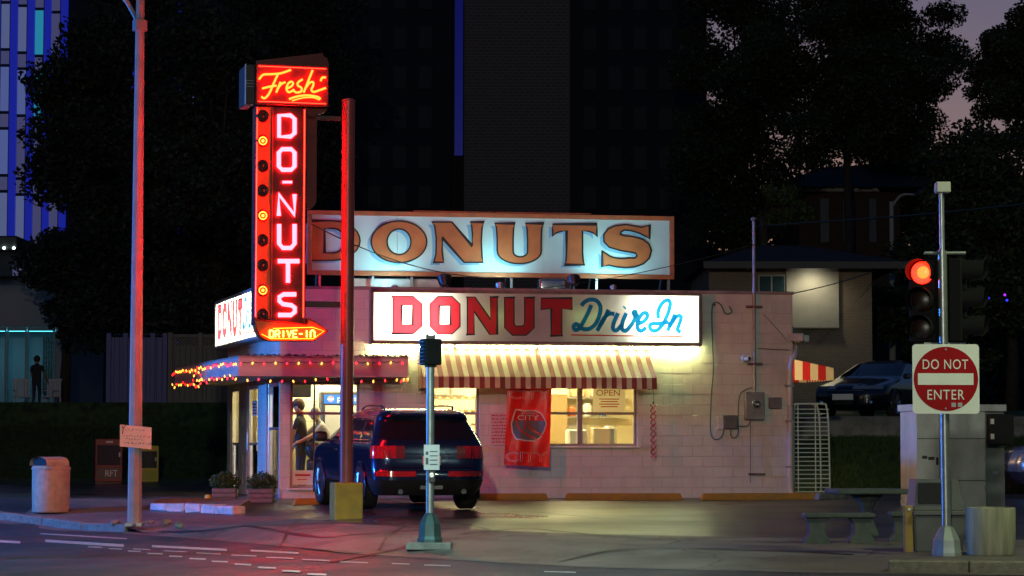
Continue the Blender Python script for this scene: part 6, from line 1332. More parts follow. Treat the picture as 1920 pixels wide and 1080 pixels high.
def car(name, label, cat, F, slices, paint, wheels, rw, tw, classify, mats, parts_extra):
    root = thing(name, label, cat, F); rings = [[(x, y, s[0]) for x, y in outline(*s[1:])] for s in slices]; n_ = len(rings[0]); groups = {}
    for k in range(len(rings) - 1):
        for j in range(n_):
            nm, i = zone(j); key = classify(k, nm, i); groups.setdefault(key, []).append((rings[k][j], rings[k][(j + 1) % n_], rings[k + 1][(j + 1) % n_], rings[k + 1][j]))
    made = {}
    for key, quads in sorted(groups.items()):
        mb = MB(); cache = {}
        def vert(p):
            q_ = (round(p[0], 5), round(p[1], 5), round(p[2], 5))
            if q_ not in cache: cache[q_] = mb.bm.verts.new(p)
            return cache[q_]
        for q_ in quads:
            vs_ = []
            for p in q_:
                v = vert(p)
                if v not in vs_: vs_.append(v)
            if len(vs_) > 2:
                try: mb.bm.faces.new(vs_)
                except ValueError: pass
        if key == 'body':
            for rg in (rings[-1], rings[0][::-1]): mb.bm.faces.new(list(dict.fromkeys(vert(p) for p in rg)))
        made[key] = ob(key.split('|')[0], mb, mats.get(key.split('|')[0], paint), root, F=F, smooth=40)
    for (wx, wy) in wheels:
        sx = 1 if wx > 0 else -1; Mw = Matrix.Translation((wx, wy, rw)) @ Matrix.Rotation(R(90) * sx, 4, 'Y')
        mb = MB(); mb.lathe([(rw * 0.66, -tw / 2), (rw * 0.93, -tw / 2), (rw, -tw / 2 + 0.03), (rw, tw / 2 - 0.03), (rw * 0.93, tw / 2), (rw * 0.68, tw / 2), (rw * 0.66, tw / 2 - 0.02)], 32, M=Mw); wl = ob('wheel', mb, mat('tyre', (0.018, 0.018, 0.018), 0.8), root, F=F, smooth=40)
        mb = MB(); mb.lathe([(rw * 0.68, tw / 2 - 0.015), (rw * 0.68, tw / 2 + 0.004), (rw * 0.60, tw / 2 - 0.01)], 28, M=Mw, cap=False)
        for k in range(5):
            a = 2 * math.pi * k / 5
            for da in (-0.16, 0.16):
                c_, s__ = math.cos(a + da), math.sin(a + da); c2_, s2_ = math.cos(a + da * 0.7), math.sin(a + da * 0.7)
                p0 = Mw @ Vector((c_ * rw * 0.1, s__ * rw * 0.1, tw / 2 + 0.0)); p1 = Mw @ Vector((c2_ * rw * 0.66, s2_ * rw * 0.66, tw / 2 - 0.01)); mb.tube([p0, p1], 0.022, 6)
        mb.lathe([(rw * 0.16, tw / 2 - 0.03), (rw * 0.16, tw / 2 + 0.008), (rw * 0.08, tw / 2 + 0.014)], 14, M=Mw); ob('rim', mb, mat('alloy', (0.45, 0.46, 0.48), 0.25, metal=0.95), wl, F=F, smooth=40)
        mb = MB(); mb.lathe([(rw * 0.64, tw / 2 - 0.06), (0.01, tw / 2 - 0.06)], 24, M=Mw, cap=False); ob('brake', mb, m_black, wl, F=F)
        # arch liner: dark half-disc just proud of the body side, with a lip
        hs = max(s[3] for s in slices) + 0.004; n2 = 22; x_ = sx * hs
        mb = MB(); arcp = [(x_, wy + rw * 1.14 * math.cos(t), rw + rw * 1.14 * math.sin(t)) for t in np.linspace(R(-25), R(205), n2)]; mb.bm.faces.new([mb.bm.verts.new(p) for p in arcp]); ob('wheel_arch', mb, m_black, root, F=F)
        mb = MB(); mb.tube([(x_ + sx * 0.004, p[1], p[2]) for p in arcp], 0.022, 6); ob('arch_lip', mb, paint, root, F=F, smooth=True)
    parts_extra(root, F); return root
m_navy = mat('car_paint_navy', (0.012, 0.026, 0.085), 0.24, metal=0.6, coat=1.0); m_ctint = mat('car_glass_dark', (0.008, 0.009, 0.011), 0.05, spec=0.8); m_tail = mat('tail_lens_red', (0.42, 0.010, 0.012), 0.12, coat=1.0)
m_clad = mat('car_cladding', (0.02, 0.02, 0.021), 0.55); m_chrome = mat('chrome', (0.7, 0.7, 0.72), 0.12, metal=1.0)
# SUV: z, rear y, front y, half width, rear radius, front radius, bulges
suv = [(0.26, 0.20, 4.80, 0.86, .25, .35, .03, .05), (0.40, 0.05, 4.95, 0.95, .28, .45, .05, .08), (0.52, 0.0, 5.0, 0.975, .28, .5, .06, .09), (0.58, 0.0, 5.02, 0.98, .28, .5, .06, .09), (0.67, 0.01, 5.02, 0.985, .28, .5, .06, .09),
       (0.72, 0.05, 5.0, 0.985, .26, .5, .05, .09), (0.88, 0.07, 4.95, 0.99, .24, .5, .05, .08), (1.00, 0.085, 4.85, 0.985, .23, .5, .05, .07), (1.09, 0.11, 4.35, 0.97, .22, .45, .05, .05), (1.14, 0.13, 3.72, 0.945, .22, .35, .05, .05),
       (1.19, 0.16, 3.60, 0.925, .22, .32, .05, .05), (1.36, 0.30, 3.20, 0.865, .22, .3, .05, .05), (1.52, 0.44, 2.84, 0.805, .21, .28, .05, .05), (1.57, 0.40, 2.70, 0.785, .2, .28, .04, .05), (1.62, 0.42, 2.55, 0.755, .2, .3, .04, .05), (1.68, 0.60, 2.35, 0.69, .22, .3, .03, .03), (1.715, 0.95, 2.1, 0.58, .25, .3, .02, .02)]
def cls_suv(k, nm, i):
    if k in (0, 1): return 'cladding'
    if k == 3 and (nm == 'rear' and i in (0, 1, 2) or nm == 'rlc' and i > 1): return 'bumper_reflector|l'
    if k == 3 and (nm == 'rear' and i in (7, 8, 9) or nm == 'rrc' and i < 4): return 'bumper_reflector|r'
    if k in (6, 7) and (nm == 'rear' and i == 1 or nm == 'rear' and i == 8): return 'reversing_lens|%d' % i
    if k in (6, 7) and (nm == 'rear' and i == 0 or nm == 'rlc'): return 'tail_light|l'
    if k in (6, 7) and (nm == 'rear' and i == 9 or nm == 'rrc'): return 'tail_light|r'
    if k in (10, 11): 
        if nm in ('right', 'left'):
            t = (i if nm == 'right' else 25 - i)
            if 1 <= t <= 6: return 'side_window|%sa' % nm
            if 8 <= t <= 15: return 'side_window|%sb' % nm
            if 17 <= t <= 24: return 'side_window|%sc' % nm
        if nm == 'rear' or (nm == 'rrc' and i < 3) or (nm == 'rlc' and i > 2): return 'rear_window'
        if nm == 'front' or nm in ('frc', 'flc'): return 'windscreen'
    return 'body'
def suv_extra(root, F):
    mb = MB(); mb.box((-0.75, 0.60, 1.735), (-0.71, 2.5, 1.76), 0.008); mb.tube([(-0.66, 0.75, 1.70), (-0.70, 0.9, 1.745), (-0.70, 2.2, 1.745), (-0.66, 2.4, 1.70)], 0.018, 6); mb.bm.clear()
    for sx in (-1, 1):
        mb = MB(); mb.tube(cat_rom([(sx * 0.60, 0.85, 1.69), (sx * 0.62, 1.0, 1.755), (sx * 0.62, 2.0, 1.755), (sx * 0.62, 2.35, 1.67)], 4), 0.017, 6); ob('roof_rail', mb, m_chrome, root, F=F, smooth=True)
        mb = MB(); mb.box((sx * 0.97, 3.42, 1.12), (sx * 1.20, 3.58, 1.30), 0.05, seg=3); mb.box((sx * 0.90, 3.45, 1.12), (sx * 0.98, 3.52, 1.17)); ob('mirror', mb, m_black, root, F=F, smooth=40)
        mb = MB(); mb.tube([(sx * 0.55, -0.06, 0.33), (sx * 0.55, 0.3, 0.33)], 0.045, 10); ob('exhaust', mb, m_chrome, root, F=F)
        for y in (1.75, 2.75): mb = MB(); mb.box((sx * 0.985, y, 0.98), (sx * 1.01, y + 0.2, 1.01), 0.006); ob('door_handle', mb, m_chrome, root, F=F)
        mb = MB(); mb.box((sx * 0.986, 1.15, 0.42), (sx * 0.998, 3.75, 0.46), 0.003); ob('side_moulding', mb, m_chrome, root, F=F)
        mb = MB(); mb.tube(cat_rom([(sx * .945, .42, 1.19), (sx * .87, .62, 1.37), (sx * .805, .85, 1.525), (sx * .80, 1.6, 1.545), (sx * .81, 2.45, 1.52), (sx * .87, 2.95, 1.36), (sx * .935, 3.35, 1.17), (sx * .945, 2.0, 1.165)], 4, True), 0.008, 5, closed=True); ob('window_trim', mb, m_chrome, root, F=F, smooth=True)
        mb = MB(); mb.tube([(sx * 0.988, 2.55, 0.45), (sx * 0.990, 2.5, 1.0)], 0.004, 4); mb.tube([(sx * 0.988, 1.5, 0.55), (sx * 0.990, 1.45, 1.0)], 0.004, 4); ob('door_seam', mb, m_black, root, F=F)
    mb = MB(); mb.box((-0.155, -0.005, 0.77), (0.155, 0.02, 0.92), 0.004); pl = ob('plate', mb, mat('plate_white', (0.7, 0.66, 0.66), 0.5), root, F=F)
    mb = MB(); mb.box((-0.46, 0.028, 0.945), (0.46, 0.05, 0.965), 0.003); ob('tailgate_trim', mb, m_chrome, root, F=F)
    mb = MB()
    for k in range(4): mb.tube([(-0.075 + 0.05 * k + 0.032 * math.cos(t), 0.035, 1.04 + 0.032 * math.sin(t)) for t in np.linspace(0, 2 * math.pi, 15)[:-1]], 0.005, 5, closed=True)
    ob('emblem', mb, m_chrome, root, F=F)
    ry = lambda x, z: float(np.interp(z, [q_[0] for q_ in suv], [q_[1] for q_ in suv])) - 0.05 * (1 - (x / 0.98) ** 2) - 0.003
    mb = MB(); mb.tube([(x, ry(x, z), z) for x, z in [(-.72, 1.10), (-.71, 0.9), (-.68, .735), (-.4, .725), (0, .72), (.4, .725), (.68, .735), (.71, .9), (.72, 1.10)]], 0.006, 4); ob('tailgate_seam', mb, m_black, root, F=F)
    mb = MB(); mb.tube([(x, ry(x, .69) - 0.012, .69) for x in np.linspace(-.68, .68, 11)], 0.008, 5); ob('bumper_trim', mb, m_chrome, root, F=F)
    mb = MB(); mb.box((-0.2, ry(0, .40) - 0.01, .36), (0.2, ry(0, .40) + 0.1, .46), 0.01); ob('skid_plate', mb, m_galv, root, F=F)
    mb = MB(); mb.box((-0.62, 0.34, 1.575), (0.62, 0.48, 1.60), 0.01); ob('spoiler', mb, m_navy, root, F=F)
    mb = MB(); mb.tube([(0.1, 0.16, 1.20), (-0.35, 0.22, 1.26)], 0.01, 5); ob('wiper', mb, m_black, root, F=F)
ang = R(17.5); gw = gp(690, 957); Rz = Matrix.Rotation(ang, 4, 'Z'); off = Rz @ Vector((-0.84, 0.98, 0)); Fc = Matrix.Translation((gw.x - off.x, gw.y - off.y, zlot(gw.y) + 0.005)) @ Rz @ Matrix.Rotation(math.atan(SLOPE) * math.cos(ang), 4, 'X')
car('parked_suv', 'dark blue SUV parked nose in before the shop window', 'car', Fc, suv, m_navy, [(-0.88, 0.98), (0.88, 0.98), (-0.88, 3.98), (0.88, 3.98)], 0.375, 0.27, cls_suv,
    {'cladding': m_clad, 'bumper_reflector': m_tail, 'tail_light': m_tail, 'reversing_lens': mat('lens_smoke', (0.14, 0.01, 0.012), 0.15, coat=1.0), 'side_window': m_ctint, 'rear_window': m_ctint, 'windscreen': m_ctint}, suv_extra)
sed = [(0.18, 0.20, 4.62, 0.80, .3, .4, .03, .05), (0.30, 0.05, 4.78, 0.88, .3, .5, .05, .10), (0.48, 0.0, 4.82, 0.905, .3, .55, .06, .12), (0.58, 0.0, 4.81, 0.91, .3, .55, .06, .12), (0.68, 0.01, 4.76, 0.91, .3, .55, .06, .12), (0.76, 0.03, 4.64, 0.905, .3, .55, .06, .12),
       (0.84, 0.05, 4.25, 0.89, .3, .5, .06, .10), (0.92, 0.10, 3.75, 0.87, .3, .42, .05, .08), (0.97, 0.20, 3.50, 0.84, .28, .36, .05, .07), (1.03, 0.50, 3.32, 0.80, .28, .34, .05, .07), (1.20, 0.85, 2.88, 0.72, .28, .32, .05, .06), (1.35, 1.20, 2.48, 0.64, .28, .3, .05, .05), (1.42, 1.5, 2.2, 0.56, .28, .3, .04, .04), (1.45, 1.75, 1.95, 0.40, .1, .1, 0, 0)]
def cls_sed(k, nm, i):
    if k == 4 and (nm == 'front' and i in (0, 1) or nm == 'frc' and i > 1): return 'headlight|r'
    if k == 4 and (nm == 'front' and i in (8, 9) or nm == 'flc' and i < 4): return 'headlight|l'
    if k in (1, 2) and nm == 'front' and 2 <= i <= 7: return 'grille'
    if k == 4 and (nm == 'rear' and i in (0, 1, 8, 9) or nm in ('rrc', 'rlc')): return 'tail_light'
    if k in (9, 10):
        if nm in ('right', 'left'):
            t = (i if nm == 'right' else 25 - i)
            if 2 <= t <= 11: return 'side_window|%sa' % nm
            if 13 <= t <= 24: return 'side_window|%sb' % nm
        if nm == 'front' or nm in ('frc', 'flc'): return 'windscreen'
        if nm == 'rear' or nm in ('rrc', 'rlc'): return 'rear_window'
    return 'body'
def sed_extra(root, F):
    for sx in (-1, 1): mb = MB(); mb.box((sx * 0.90, 3.10, 0.95), (sx * 1.08, 3.22, 1.08), 0.04, seg=2); ob('mirror', mb, m_black, root, F=F, smooth=40)
    mb = MB(); mb.box((-0.26, 4.90, 0.42), (0.26, 4.96, 0.56), 0.004); ob('plate', mb, MATS['plate_white'], root, F=F)
    mb = MB(); mb.box((-0.5, 4.885, 0.63), (0.5, 4.91, 0.655), 0.004); ob('grille_bar', mb, m_chrome, root, F=F)
    for sx in (-1, 1): mb = MB(); mb.sphere((sx * 0.62, 4.74, 0.36), 0.06, 10, (1, 0.5, 1)); ob('fog_light', mb, m_chrome, root, F=F, smooth=True)
m_hl = mat('headlight_lens', (0.35, 0.37, 0.4), 0.08, metal=0.5, coat=1.0)
sm = {'headlight': m_hl, 'grille': m_black, 'tail_light': m_tail, 'side_window': m_ctint, 'windscreen': m_ctint, 'rear_window': m_ctint}; swl = [(-0.83, 0.95), (0.83, 0.95), (-0.83, 3.72), (0.83, 3.72)]
YS = 60.2; Xs = (1632 - 960) / 4600 * YS
Fs = Matrix.Translation((Xs, YS, 1.69)) @ Matrix.Rotation(R(152), 4, 'Z') @ Matrix.Translation((0, -3.0, 0))
car('parked_sedan', 'black sedan parked on the raised lot facing the road', 'car', Fs, sed, mat('car_paint_black', (0.006, 0.008, 0.016), 0.25, metal=0.3, coat=1.0), swl, 0.33, 0.22, cls_sed, sm, sed_extra)
Fv = frame(Vector(((1896 - 960) / 4600 * 49.5 + 5.0, 49.8, 0.0)), R(90))
car('parked_suv', 'silver car parked beyond the grey utility cabinet', 'car', Fv, suv, mat('car_paint_silver', (0.42, 0.44, 0.46), 0.25, metal=0.7, coat=1.0), [(-0.88, 0.98), (0.88, 0.98), (-0.88, 3.98), (0.88, 3.98)], 0.375, 0.27, cls_suv,
    {'cladding': m_clad, 'bumper_reflector': m_tail, 'tail_light': m_tail, 'reversing_lens': MATS['lens_smoke'], 'side_window': m_ctint, 'rear_window': m_ctint, 'windscreen': m_ctint}, suv_extra)

# ------------------------------------------------------------------ people (skinned skeletons)
def person(name, label, F, J, E, rad, cloth, hair=None, cap=None):
    """J joints {name: (x, y, z)}, E bones, rad radii; cloth(p) -> material slot"""
    root = thing(name, label, 'person', F); names = list(J); me = bpy.data.meshes.new('body'); me.from_pydata([J[k] for k in names], [(names.index(a), names.index(b)) for a, b in E], [])
    o = bpy.data.objects.new('body', me); C.objects.link(o); md = o.modifiers.new('skin', 'SKIN'); md.use_smooth_shade = True
    for i, k in enumerate(names):
        sv = me.skin_vertices[0].data[i]; r_ = rad[k]; sv.radius = r_ if isinstance(r_, tuple) else (r_, r_); sv.use_root = (k == 'pelvis')
    o.modifiers.new('smooth', 'SUBSURF').levels = 1; bpy.context.view_layer.update(); dg = bpy.context.evaluated_depsgraph_get(); ev = o.evaluated_get(dg); m2 = bpy.data.meshes.new_from_object(ev); bpy.data.objects.remove(o)
    mb = MB(); mb.mesh(m2); mats_ = cloth['mats']
    for f in mb.bm.faces: f.material_index = cloth['f'](f.calc_center_median())
    b = ob('body', mb, mats_, root, F=F, smooth=True)
    h = Vector(J['head']); mb = MB(); mb.sphere(h, 0.105, 16, (0.86, 1.0, 1.18)); fd = cloth['face']; rt = Vector((-fd.y, fd.x, 0))
    mb.sphere(h + fd * 0.105 - Vector((0, 0, 0.015)), 0.02, 8, (1, 1, 1.2))
    for s_ in (-1, 1): mb.sphere(h + rt * 0.09 * s_, 0.025, 8, (0.6, 0.8, 1.3)); mb.sphere(h + fd * 0.09 + rt * 0.035 * s_ + Vector((0, 0, 0.02)), 0.012, 6)
    mb.sphere(h + fd * 0.095 - Vector((0, 0, 0.055)), 0.018, 6, (1, 1, 0.4)); ob('head', mb, m_skin, root, F=F, smooth=True)
    mb = MB(); mb.sphere(h - fd * 0.018 + Vector((0, 0, 0.028)), 0.112, 16, (0.92, 1.0, 1.08)); ob('hair', mb, hair, root, F=F, smooth=True)
    if cap:
        mb = MB(); mb.sphere(h + Vector((0, 0, 0.055)), 0.118, 16, (0.95, 1.05, 0.85)); mb.prism([tuple(h + fd * a + rt * b_ + Vector((0, 0, 0.045))) for a, b_ in ((0.08, -0.08), (0.19, -0.06), (0.21, 0), (0.19, 0.06), (0.08, 0.08))], (0, 0, 0.014)); ob('cap', mb, cap, root, F=F, smooth=40)
    return root
m_skin = mat('skin', (0.42, 0.24, 0.16), 0.55); m_hair = mat('hair', (0.03, 0.02, 0.015), 0.6); m_shirtb = mat('shirt_black', (0.03, 0.03, 0.035), 0.85); m_shirtg = mat('shirt_grey', (0.32, 0.33, 0.34), 0.85); m_jean = mat('trousers_dark', (0.03, 0.035, 0.05), 0.85); m_capd = mat('cap_dark', (0.09, 0.05, 0.04), 0.8)
def body(lean=0.0, arms=((0.1, 0.35), (0.05, 0.2)), fd=-1):
    """standing figure facing x*fd; lean tips the trunk forward; arms: (elbow forward, hand forward)"""
    J = {'pelvis': (0, 0, 0.95)}; up = lambda z, f=0.0, s=0.0: (fd * (f + math.sin(lean) * (z - 0.95)), s, 0.95 + (z - 0.95) * math.cos(lean))
    J.update(belly=up(1.1), chest=up(1.32), neck=up(1.50), head=up(1.66, 0.02)); rad = dict(pelvis=(0.14, 0.16), belly=(0.12, 0.15), chest=(0.125, 0.175), neck=0.058, head=0.06); E = [('pelvis', 'belly'), ('belly', 'chest'), ('chest', 'neck'), ('neck', 'head')]
    for s, (ef, hf) in zip((-1, 1), arms):
        n_ = 'a%d' % s; J[n_ + 's'] = up(1.43, 0, 0.19 * s); J[n_ + 'e'] = tuple(Vector(J[n_ + 's']) + Vector((fd * ef, 0.04 * s, -math.sqrt(max(0.01, 0.29 ** 2 - ef ** 2))))); J[n_ + 'w'] = tuple(Vector(J[n_ + 'e']) + Vector((fd * hf, 0.0, -math.sqrt(max(0.005, 0.25 ** 2 - min(hf, 0.249) ** 2)))))
        w_ = Vector(J[n_ + 'w']); dr = (w_ - Vector(J[n_ + 'e'])).normalized(); J[n_ + 'p'] = tuple(w_ + dr * 0.07)
        rad.update({n_ + 's': 0.062, n_ + 'e': 0.044, n_ + 'w': 0.03, n_ + 'p': 0.034}); E += [('chest', n_ + 's'), (n_ + 's', n_ + 'e'), (n_ + 'e', n_ + 'w'), (n_ + 'w', n_ + 'p')]
        for q in range(4):
            J[n_ + 'f%d' % q] = tuple(Vector(J[n_ + 'p']) + dr * (0.065 + 0.012 * (q in (1, 2))) + Vector((0, (q - 1.5) * 0.02, -0.01))); rad[n_ + 'f%d' % q] = 0.009; E.append((n_ + 'p', n_ + 'f%d' % q))
        J[n_ + 't'] = tuple(Vector(J[n_ + 'p']) + dr * 0.01 + Vector((fd * 0.05, -0.03 * s, 0))); rad[n_ + 't'] = 0.011; E.append((n_ + 'p', n_ + 't'))
    for s in (-1, 1):
        n_ = 'l%d' % s; J[n_ + 'h'] = (0, 0.09 * s, 0.88); J[n_ + 'k'] = (fd * 0.03, 0.10 * s, 0.48); J[n_ + 'a'] = (-fd * 0.02, 0.11 * s, 0.09); J[n_ + 't'] = (fd * 0.16, 0.12 * s, 0.035)
        rad.update({n_ + 'h': 0.092, n_ + 'k': 0.062, n_ + 'a': 0.045, n_ + 't': 0.035}); E += [('pelvis', n_ + 'h'), (n_ + 'h', n_ + 'k'), (n_ + 'k', n_ + 'a'), (n_ + 'a', n_ + 't')]
    return J, E, rad
def outfit(shirt, trous, fd, sleeve=0.16): return {'mats': [shirt, trous, m_skin, m_black], 'face': Vector((fd, 0, 0)), 'f': lambda c: 3 if c.z < 0.075 else (1 if c.z < 0.93 and abs(c.y) < 0.20 else (2 if c.z > 1.53 or (abs(c.y) > 0.2 and c.z < 1.25) else 0))}
def stand(u, dpt, sc=1.0, yaw=0.0): x = fb(u, 800, -dpt)[0]; return FB @ Matrix.Translation((x, dpt, 0.021)) @ Matrix.Rotation(yaw, 4, 'Z') @ Matrix.Scale(sc, 4)
J, E, rad = body(0.06, ((0.08, 0.05), (0.05, 0.12)), -1); person('person', 'person in a dark cap and black shirt standing inside the corner window', stand(566, 0.75, 1.06, R(-18)), J, E, rad, outfit(m_shirtb, m_jean, -1), m_hair, m_capd)
J, E, rad = body(0.38, ((0.2, 0.23), (0.22, 0.22)), -1); person('person', 'person in a grey shirt leaning forward inside the corner window', stand(616, 0.72, 1.0, R(10)), J, E, rad, outfit(m_shirtg, m_jean, -1), mat('hair_grey', (0.22, 0.2, 0.18), 0.7))
bg = MB(); x = fb(592, 800, -0.45)[0]; bg.sphere((x, 0.47, 0.95), 0.2, 14, (1.0, 0.6, 1.15)); bg.tube(cat_rom([(x - 0.1, 0.47, 1.1), (x - 0.03, 0.47, 1.3), (x + 0.1, 0.47, 1.32), (x + 0.14, 0.47, 1.1)], 5), 0.015, 6); bg.box((x - 0.16, 0.37, 0.5), (x + 0.16, 0.57, 0.75), 0.03)
one('shoulder_bag', 'dark round shoulder bag hanging inside the corner window', 'bag', bg, m_black, F=FB, smooth=50)

# ------------------------------------------------------------------ background: houses, towers, fence, trees
m_bark = mat('bark', (0.05, 0.035, 0.025), 0.9, var=0.4, vscale=6, bump=0.8)
m_leaf = mat('leaf_dark', (0.030, 0.045, 0.014), 0.6, var=0.5, vscale=1.2); m_needle = mat('needle_dark', (0.016, 0.026, 0.016), 0.7, var=0.5, vscale=1.2); m_leafg = mat('leaf_lit', (0.06, 0.085, 0.02), 0.6, var=0.4, vscale=1.5)  # leaf_lit has lamplight put into its paler green
def tree(label, base, crown_c, rad3, n, size, seed, m=None, nclump=26, cr=0.30, name='leafy_tree', trunk_r=0.22, holes=()):
    base = Vector(base); cc = Vector(crown_c); g = np.random.default_rng(seed); root = thing(name, label, 'tree', base, 'trees behind the shop'); cs, rs_ = [], []
    while len(cs) < nclump:
        d = g.normal(size=3); d /= np.linalg.norm(d); t = g.random() ** 0.4; p = np.array(cc) + d * t * np.array(rad3) * 0.88
        if any(np.linalg.norm((p - np.array(h[:3])) / h[3]) < 1 for h in holes): continue
        cs.append(p); rs_.append(cr * np.mean(rad3) * g.uniform(0.6, 1.25))
    leaf_obj('crown', leaves_mesh('crown', cs, rs_, n, size, seed + 1, (1.15, 1.15, 0.8)), m or m_leaf, root)
    fork = base.lerp(Vector((base.x, base.y, cc.z - rad3[2] * 0.55)), 1.0)
    mb = MB(); mb.tube([base, base.lerp(fork, 0.5) + Vector((0.08, 0, 0)), fork, cc + Vector((0, 0, rad3[2] * 0.5))], [trunk_r, trunk_r * 0.8, trunk_r * 0.6, 0.03], 10); ob('trunk', mb, m_bark, root, smooth=True)
    for c_ in cs[:9]: mb = MB(); c_ = Vector(c_); mid = fork.lerp(c_, 0.5) + Vector((0, 0, 0.3)); mb.tube([fork, mid, c_], [trunk_r * 0.4, trunk_r * 0.22, 0.02], 6); ob('limb', mb, m_bark, root, smooth=True)
    return root
def conifer(label, base, h, r, n, seed, m=None):
    base = Vector(base); g = np.random.default_rng(seed); root = thing('conifer_tree', label, 'tree', base, 'trees behind the shop'); cs, rs_ = [], []
    for k in range(150):
        t = g.random() ** 0.8; z = base.z + h * (0.08 + 0.9 * t); rr_ = r * (1 - t) ** 0.75 * g.uniform(0.45, 1.05) + 0.1; a = g.uniform(0, 6.283); cs.append((base.x + rr_ * math.cos(a), base.y + rr_ * math.sin(a), z - 0.25 * rr_)); rs_.append(g.uniform(0.35, 0.8) * (0.35 + 0.65 * (1 - t)) * r / 3)
    leaf_obj('crown', leaves_mesh('crown', cs, rs_, n, (0.07, 0.16), seed + 1, (1.3, 1.3, 0.55), 0.3), m or m_needle, root)
    mb = MB(); mb.tube([base, base + Vector((0, 0, h * 0.97))], [0.28, 0.02], 10); ob('trunk', mb, m_bark, root)
    for k in range(0, 40, 4): c_ = Vector(cs[k]); mb = MB(); mb.tube([(base.x, base.y, c_.z + 0.3), c_], [0.05, 0.015], 5); ob('limb', mb, m_bark, root)
    return root
def zt(x, y): return zter(x, y) - 0.05
def at(u, v, Y): return px(u, v, Y)
# left trees (dense, dark)
# right trees with the dusk sky showing through
def rt(label, u, v, Y, rad3, n, sd, size=(0.06, 0.13), m=None, nclump=30, cr=0.3, holes=(), tu=None): c_ = at(u, v, Y); b = at(tu or u, 700, Y); return tree(label, (b.x, Y, zt(b.x, Y)), c_, rad3, n, size, sd, m, nclump, cr, holes=holes)
hA = at(1715, 235, 96); hB = at(1480, 75, 96); hC = at(1815, 55, 96); hD = at(1520, 190, 96)
rt('dense dark tree in front of the blue lit tower', 228, 300, 82, (3.3, 2.6, 8.2), 66000, 11, (0.06, 0.14), m_needle, 70, 0.26)
rt('dark drooping tree behind the lattice fence', 395, 360, 77, (2.4, 2.2, 6.6), 45000, 12, (0.06, 0.14), m_needle, 60, 0.26)
rt('low dark tree beside the glazed porch', 120, 520, 86, (1.3, 1.2, 1.9), 14000, 14, (0.05, 0.11), m_needle, 30, 0.34)
rt('tall dark tree behind the neon sign', 520, 120, 92, (3.2, 2.6, 8.0), 50000, 13, (0.06, 0.14), m_needle, 60, 0.27)
rt('broad leafy tree with dusk sky showing through its crown', 1600, 110, 96, (4.7, 3.4, 5.0), 130000, 21, (0.04, 0.11), nclump=125, cr=0.20, holes=((*hA, 0.7), (*hB, 0.5), (*hC, 0.8), (*hD, 0.45)), tu=1590)
rt('leafy tree overhanging the traffic signal post', 1935, 120, 84, (2.7, 2.4, 3.6), 50000, 22, (0.045, 0.10), nclump=46, cr=0.23)
rt('dense dark tree standing behind the traffic signal', 1895, 420, 76, (2.4, 2.2, 4.4), 38000, 23, nclump=44, cr=0.34)
rt('dark tree filling the gap beside the brick tower', 1395, 150, 104, (2.9, 2.4, 8.8), 70000, 24, nclump=85, cr=0.24)
rt('round dark bush tree behind the no entry sign', 1770, 560, 82, (2.9, 2.0, 2.4), 30000, 25, nclump=34, cr=0.34)
rt('slender tree with lamplight in its leaf colour above the brick house', 1478, 385, 78, (1.0, 0.8, 0.75), 2600, 26, (0.05, 0.12), m_leafg, 14, 0.32, tu=1432)
rt('dark tree behind the house roof', 1720, 340, 112, (5.0, 2.5, 2.6), 40000, 27, nclump=44, cr=0.30)
mb = MB(); hx_ = np.linspace(-140, 160, 61); lo_ = [mb.bm.verts.new((x, 158, 1.5)) for x in hx_]; hi_ = [mb.bm.verts.new((x, 176, 13.5 + 1.5 * math.sin(x * 0.13) + 0.9 * math.sin(x * 0.41))) for x in hx_]; bk_ = [mb.bm.verts.new((x, 240, 12.0)) for x in hx_]
for i in range(60): mb.bm.faces.new((lo_[i], lo_[i + 1], hi_[i + 1], hi_[i])); mb.bm.faces.new((hi_[i], hi_[i + 1], bk_[i + 1], bk_[i]))
struct('hill', mb, m_grass, smooth=True)
# far wood closing the horizon, one mass
n_ = 90000; g_ = np.random.default_rng(99); Xw = g_.uniform(-70, 90, n_); top_ = 17.0 + 1.6 * np.sin(Xw * 0.21) + 1.3 * np.sin(Xw * 0.57 + 1); Zw = 2 + (top_ - 2) * g_.random(n_) ** 0.6; Yw = 150 + g_.uniform(-4, 8, n_)
me = leaves_mesh('treeline', np.stack([Xw, Yw, Zw], 1)[:5000], np.full(5000, 1.2), n_, (0.25, 0.5), 98); me.materials.append(m_needle); o = bpy.data.objects.new('treeline', me); C.objects.link(o); o['kind'] = 'stuff'
# blue lit tower at the far left
Yb = 145.0; s_ = Yb / 4600; bt = thing('lit_tower', 'tall office tower with blue light strips and pale lit windows', 'building', (at(-60, 700, Yb).x, Yb, 2.1)); Xb = lambda u: (u - 960) * s_; Zb_ = lambda v: at(0, v, Yb).z
mb = MB(); mb.box((Xb(-330), Yb, 2.1), (Xb(470), Yb + 18, 48)); ob('wall', mb, mat('tower_wall', (0.012, 0.012, 0.018), 0.6), bt)
m_led = emit('led_blue', (0.006, 0.010, 0.20), 1.0, (0.02, 0.02, 0.1)); m_pane = emit('pane_pale', (0.055, 0.075, 0.20), 1.0, (0.1, 0.1, 0.15)); m_pane2 = emit('pane_cyan', (0.01, 0.16, 0.26), 1.0); m_pane3 = emit('pane_dim', (0.035, 0.035, 0.085), 1.0); m_pane4 = emit('pane_mid', (0.06, 0.075, 0.16), 1.0)
cols = [-66, -33, 0, 32, 64, 95, 150, 230, 310, 350, 420]
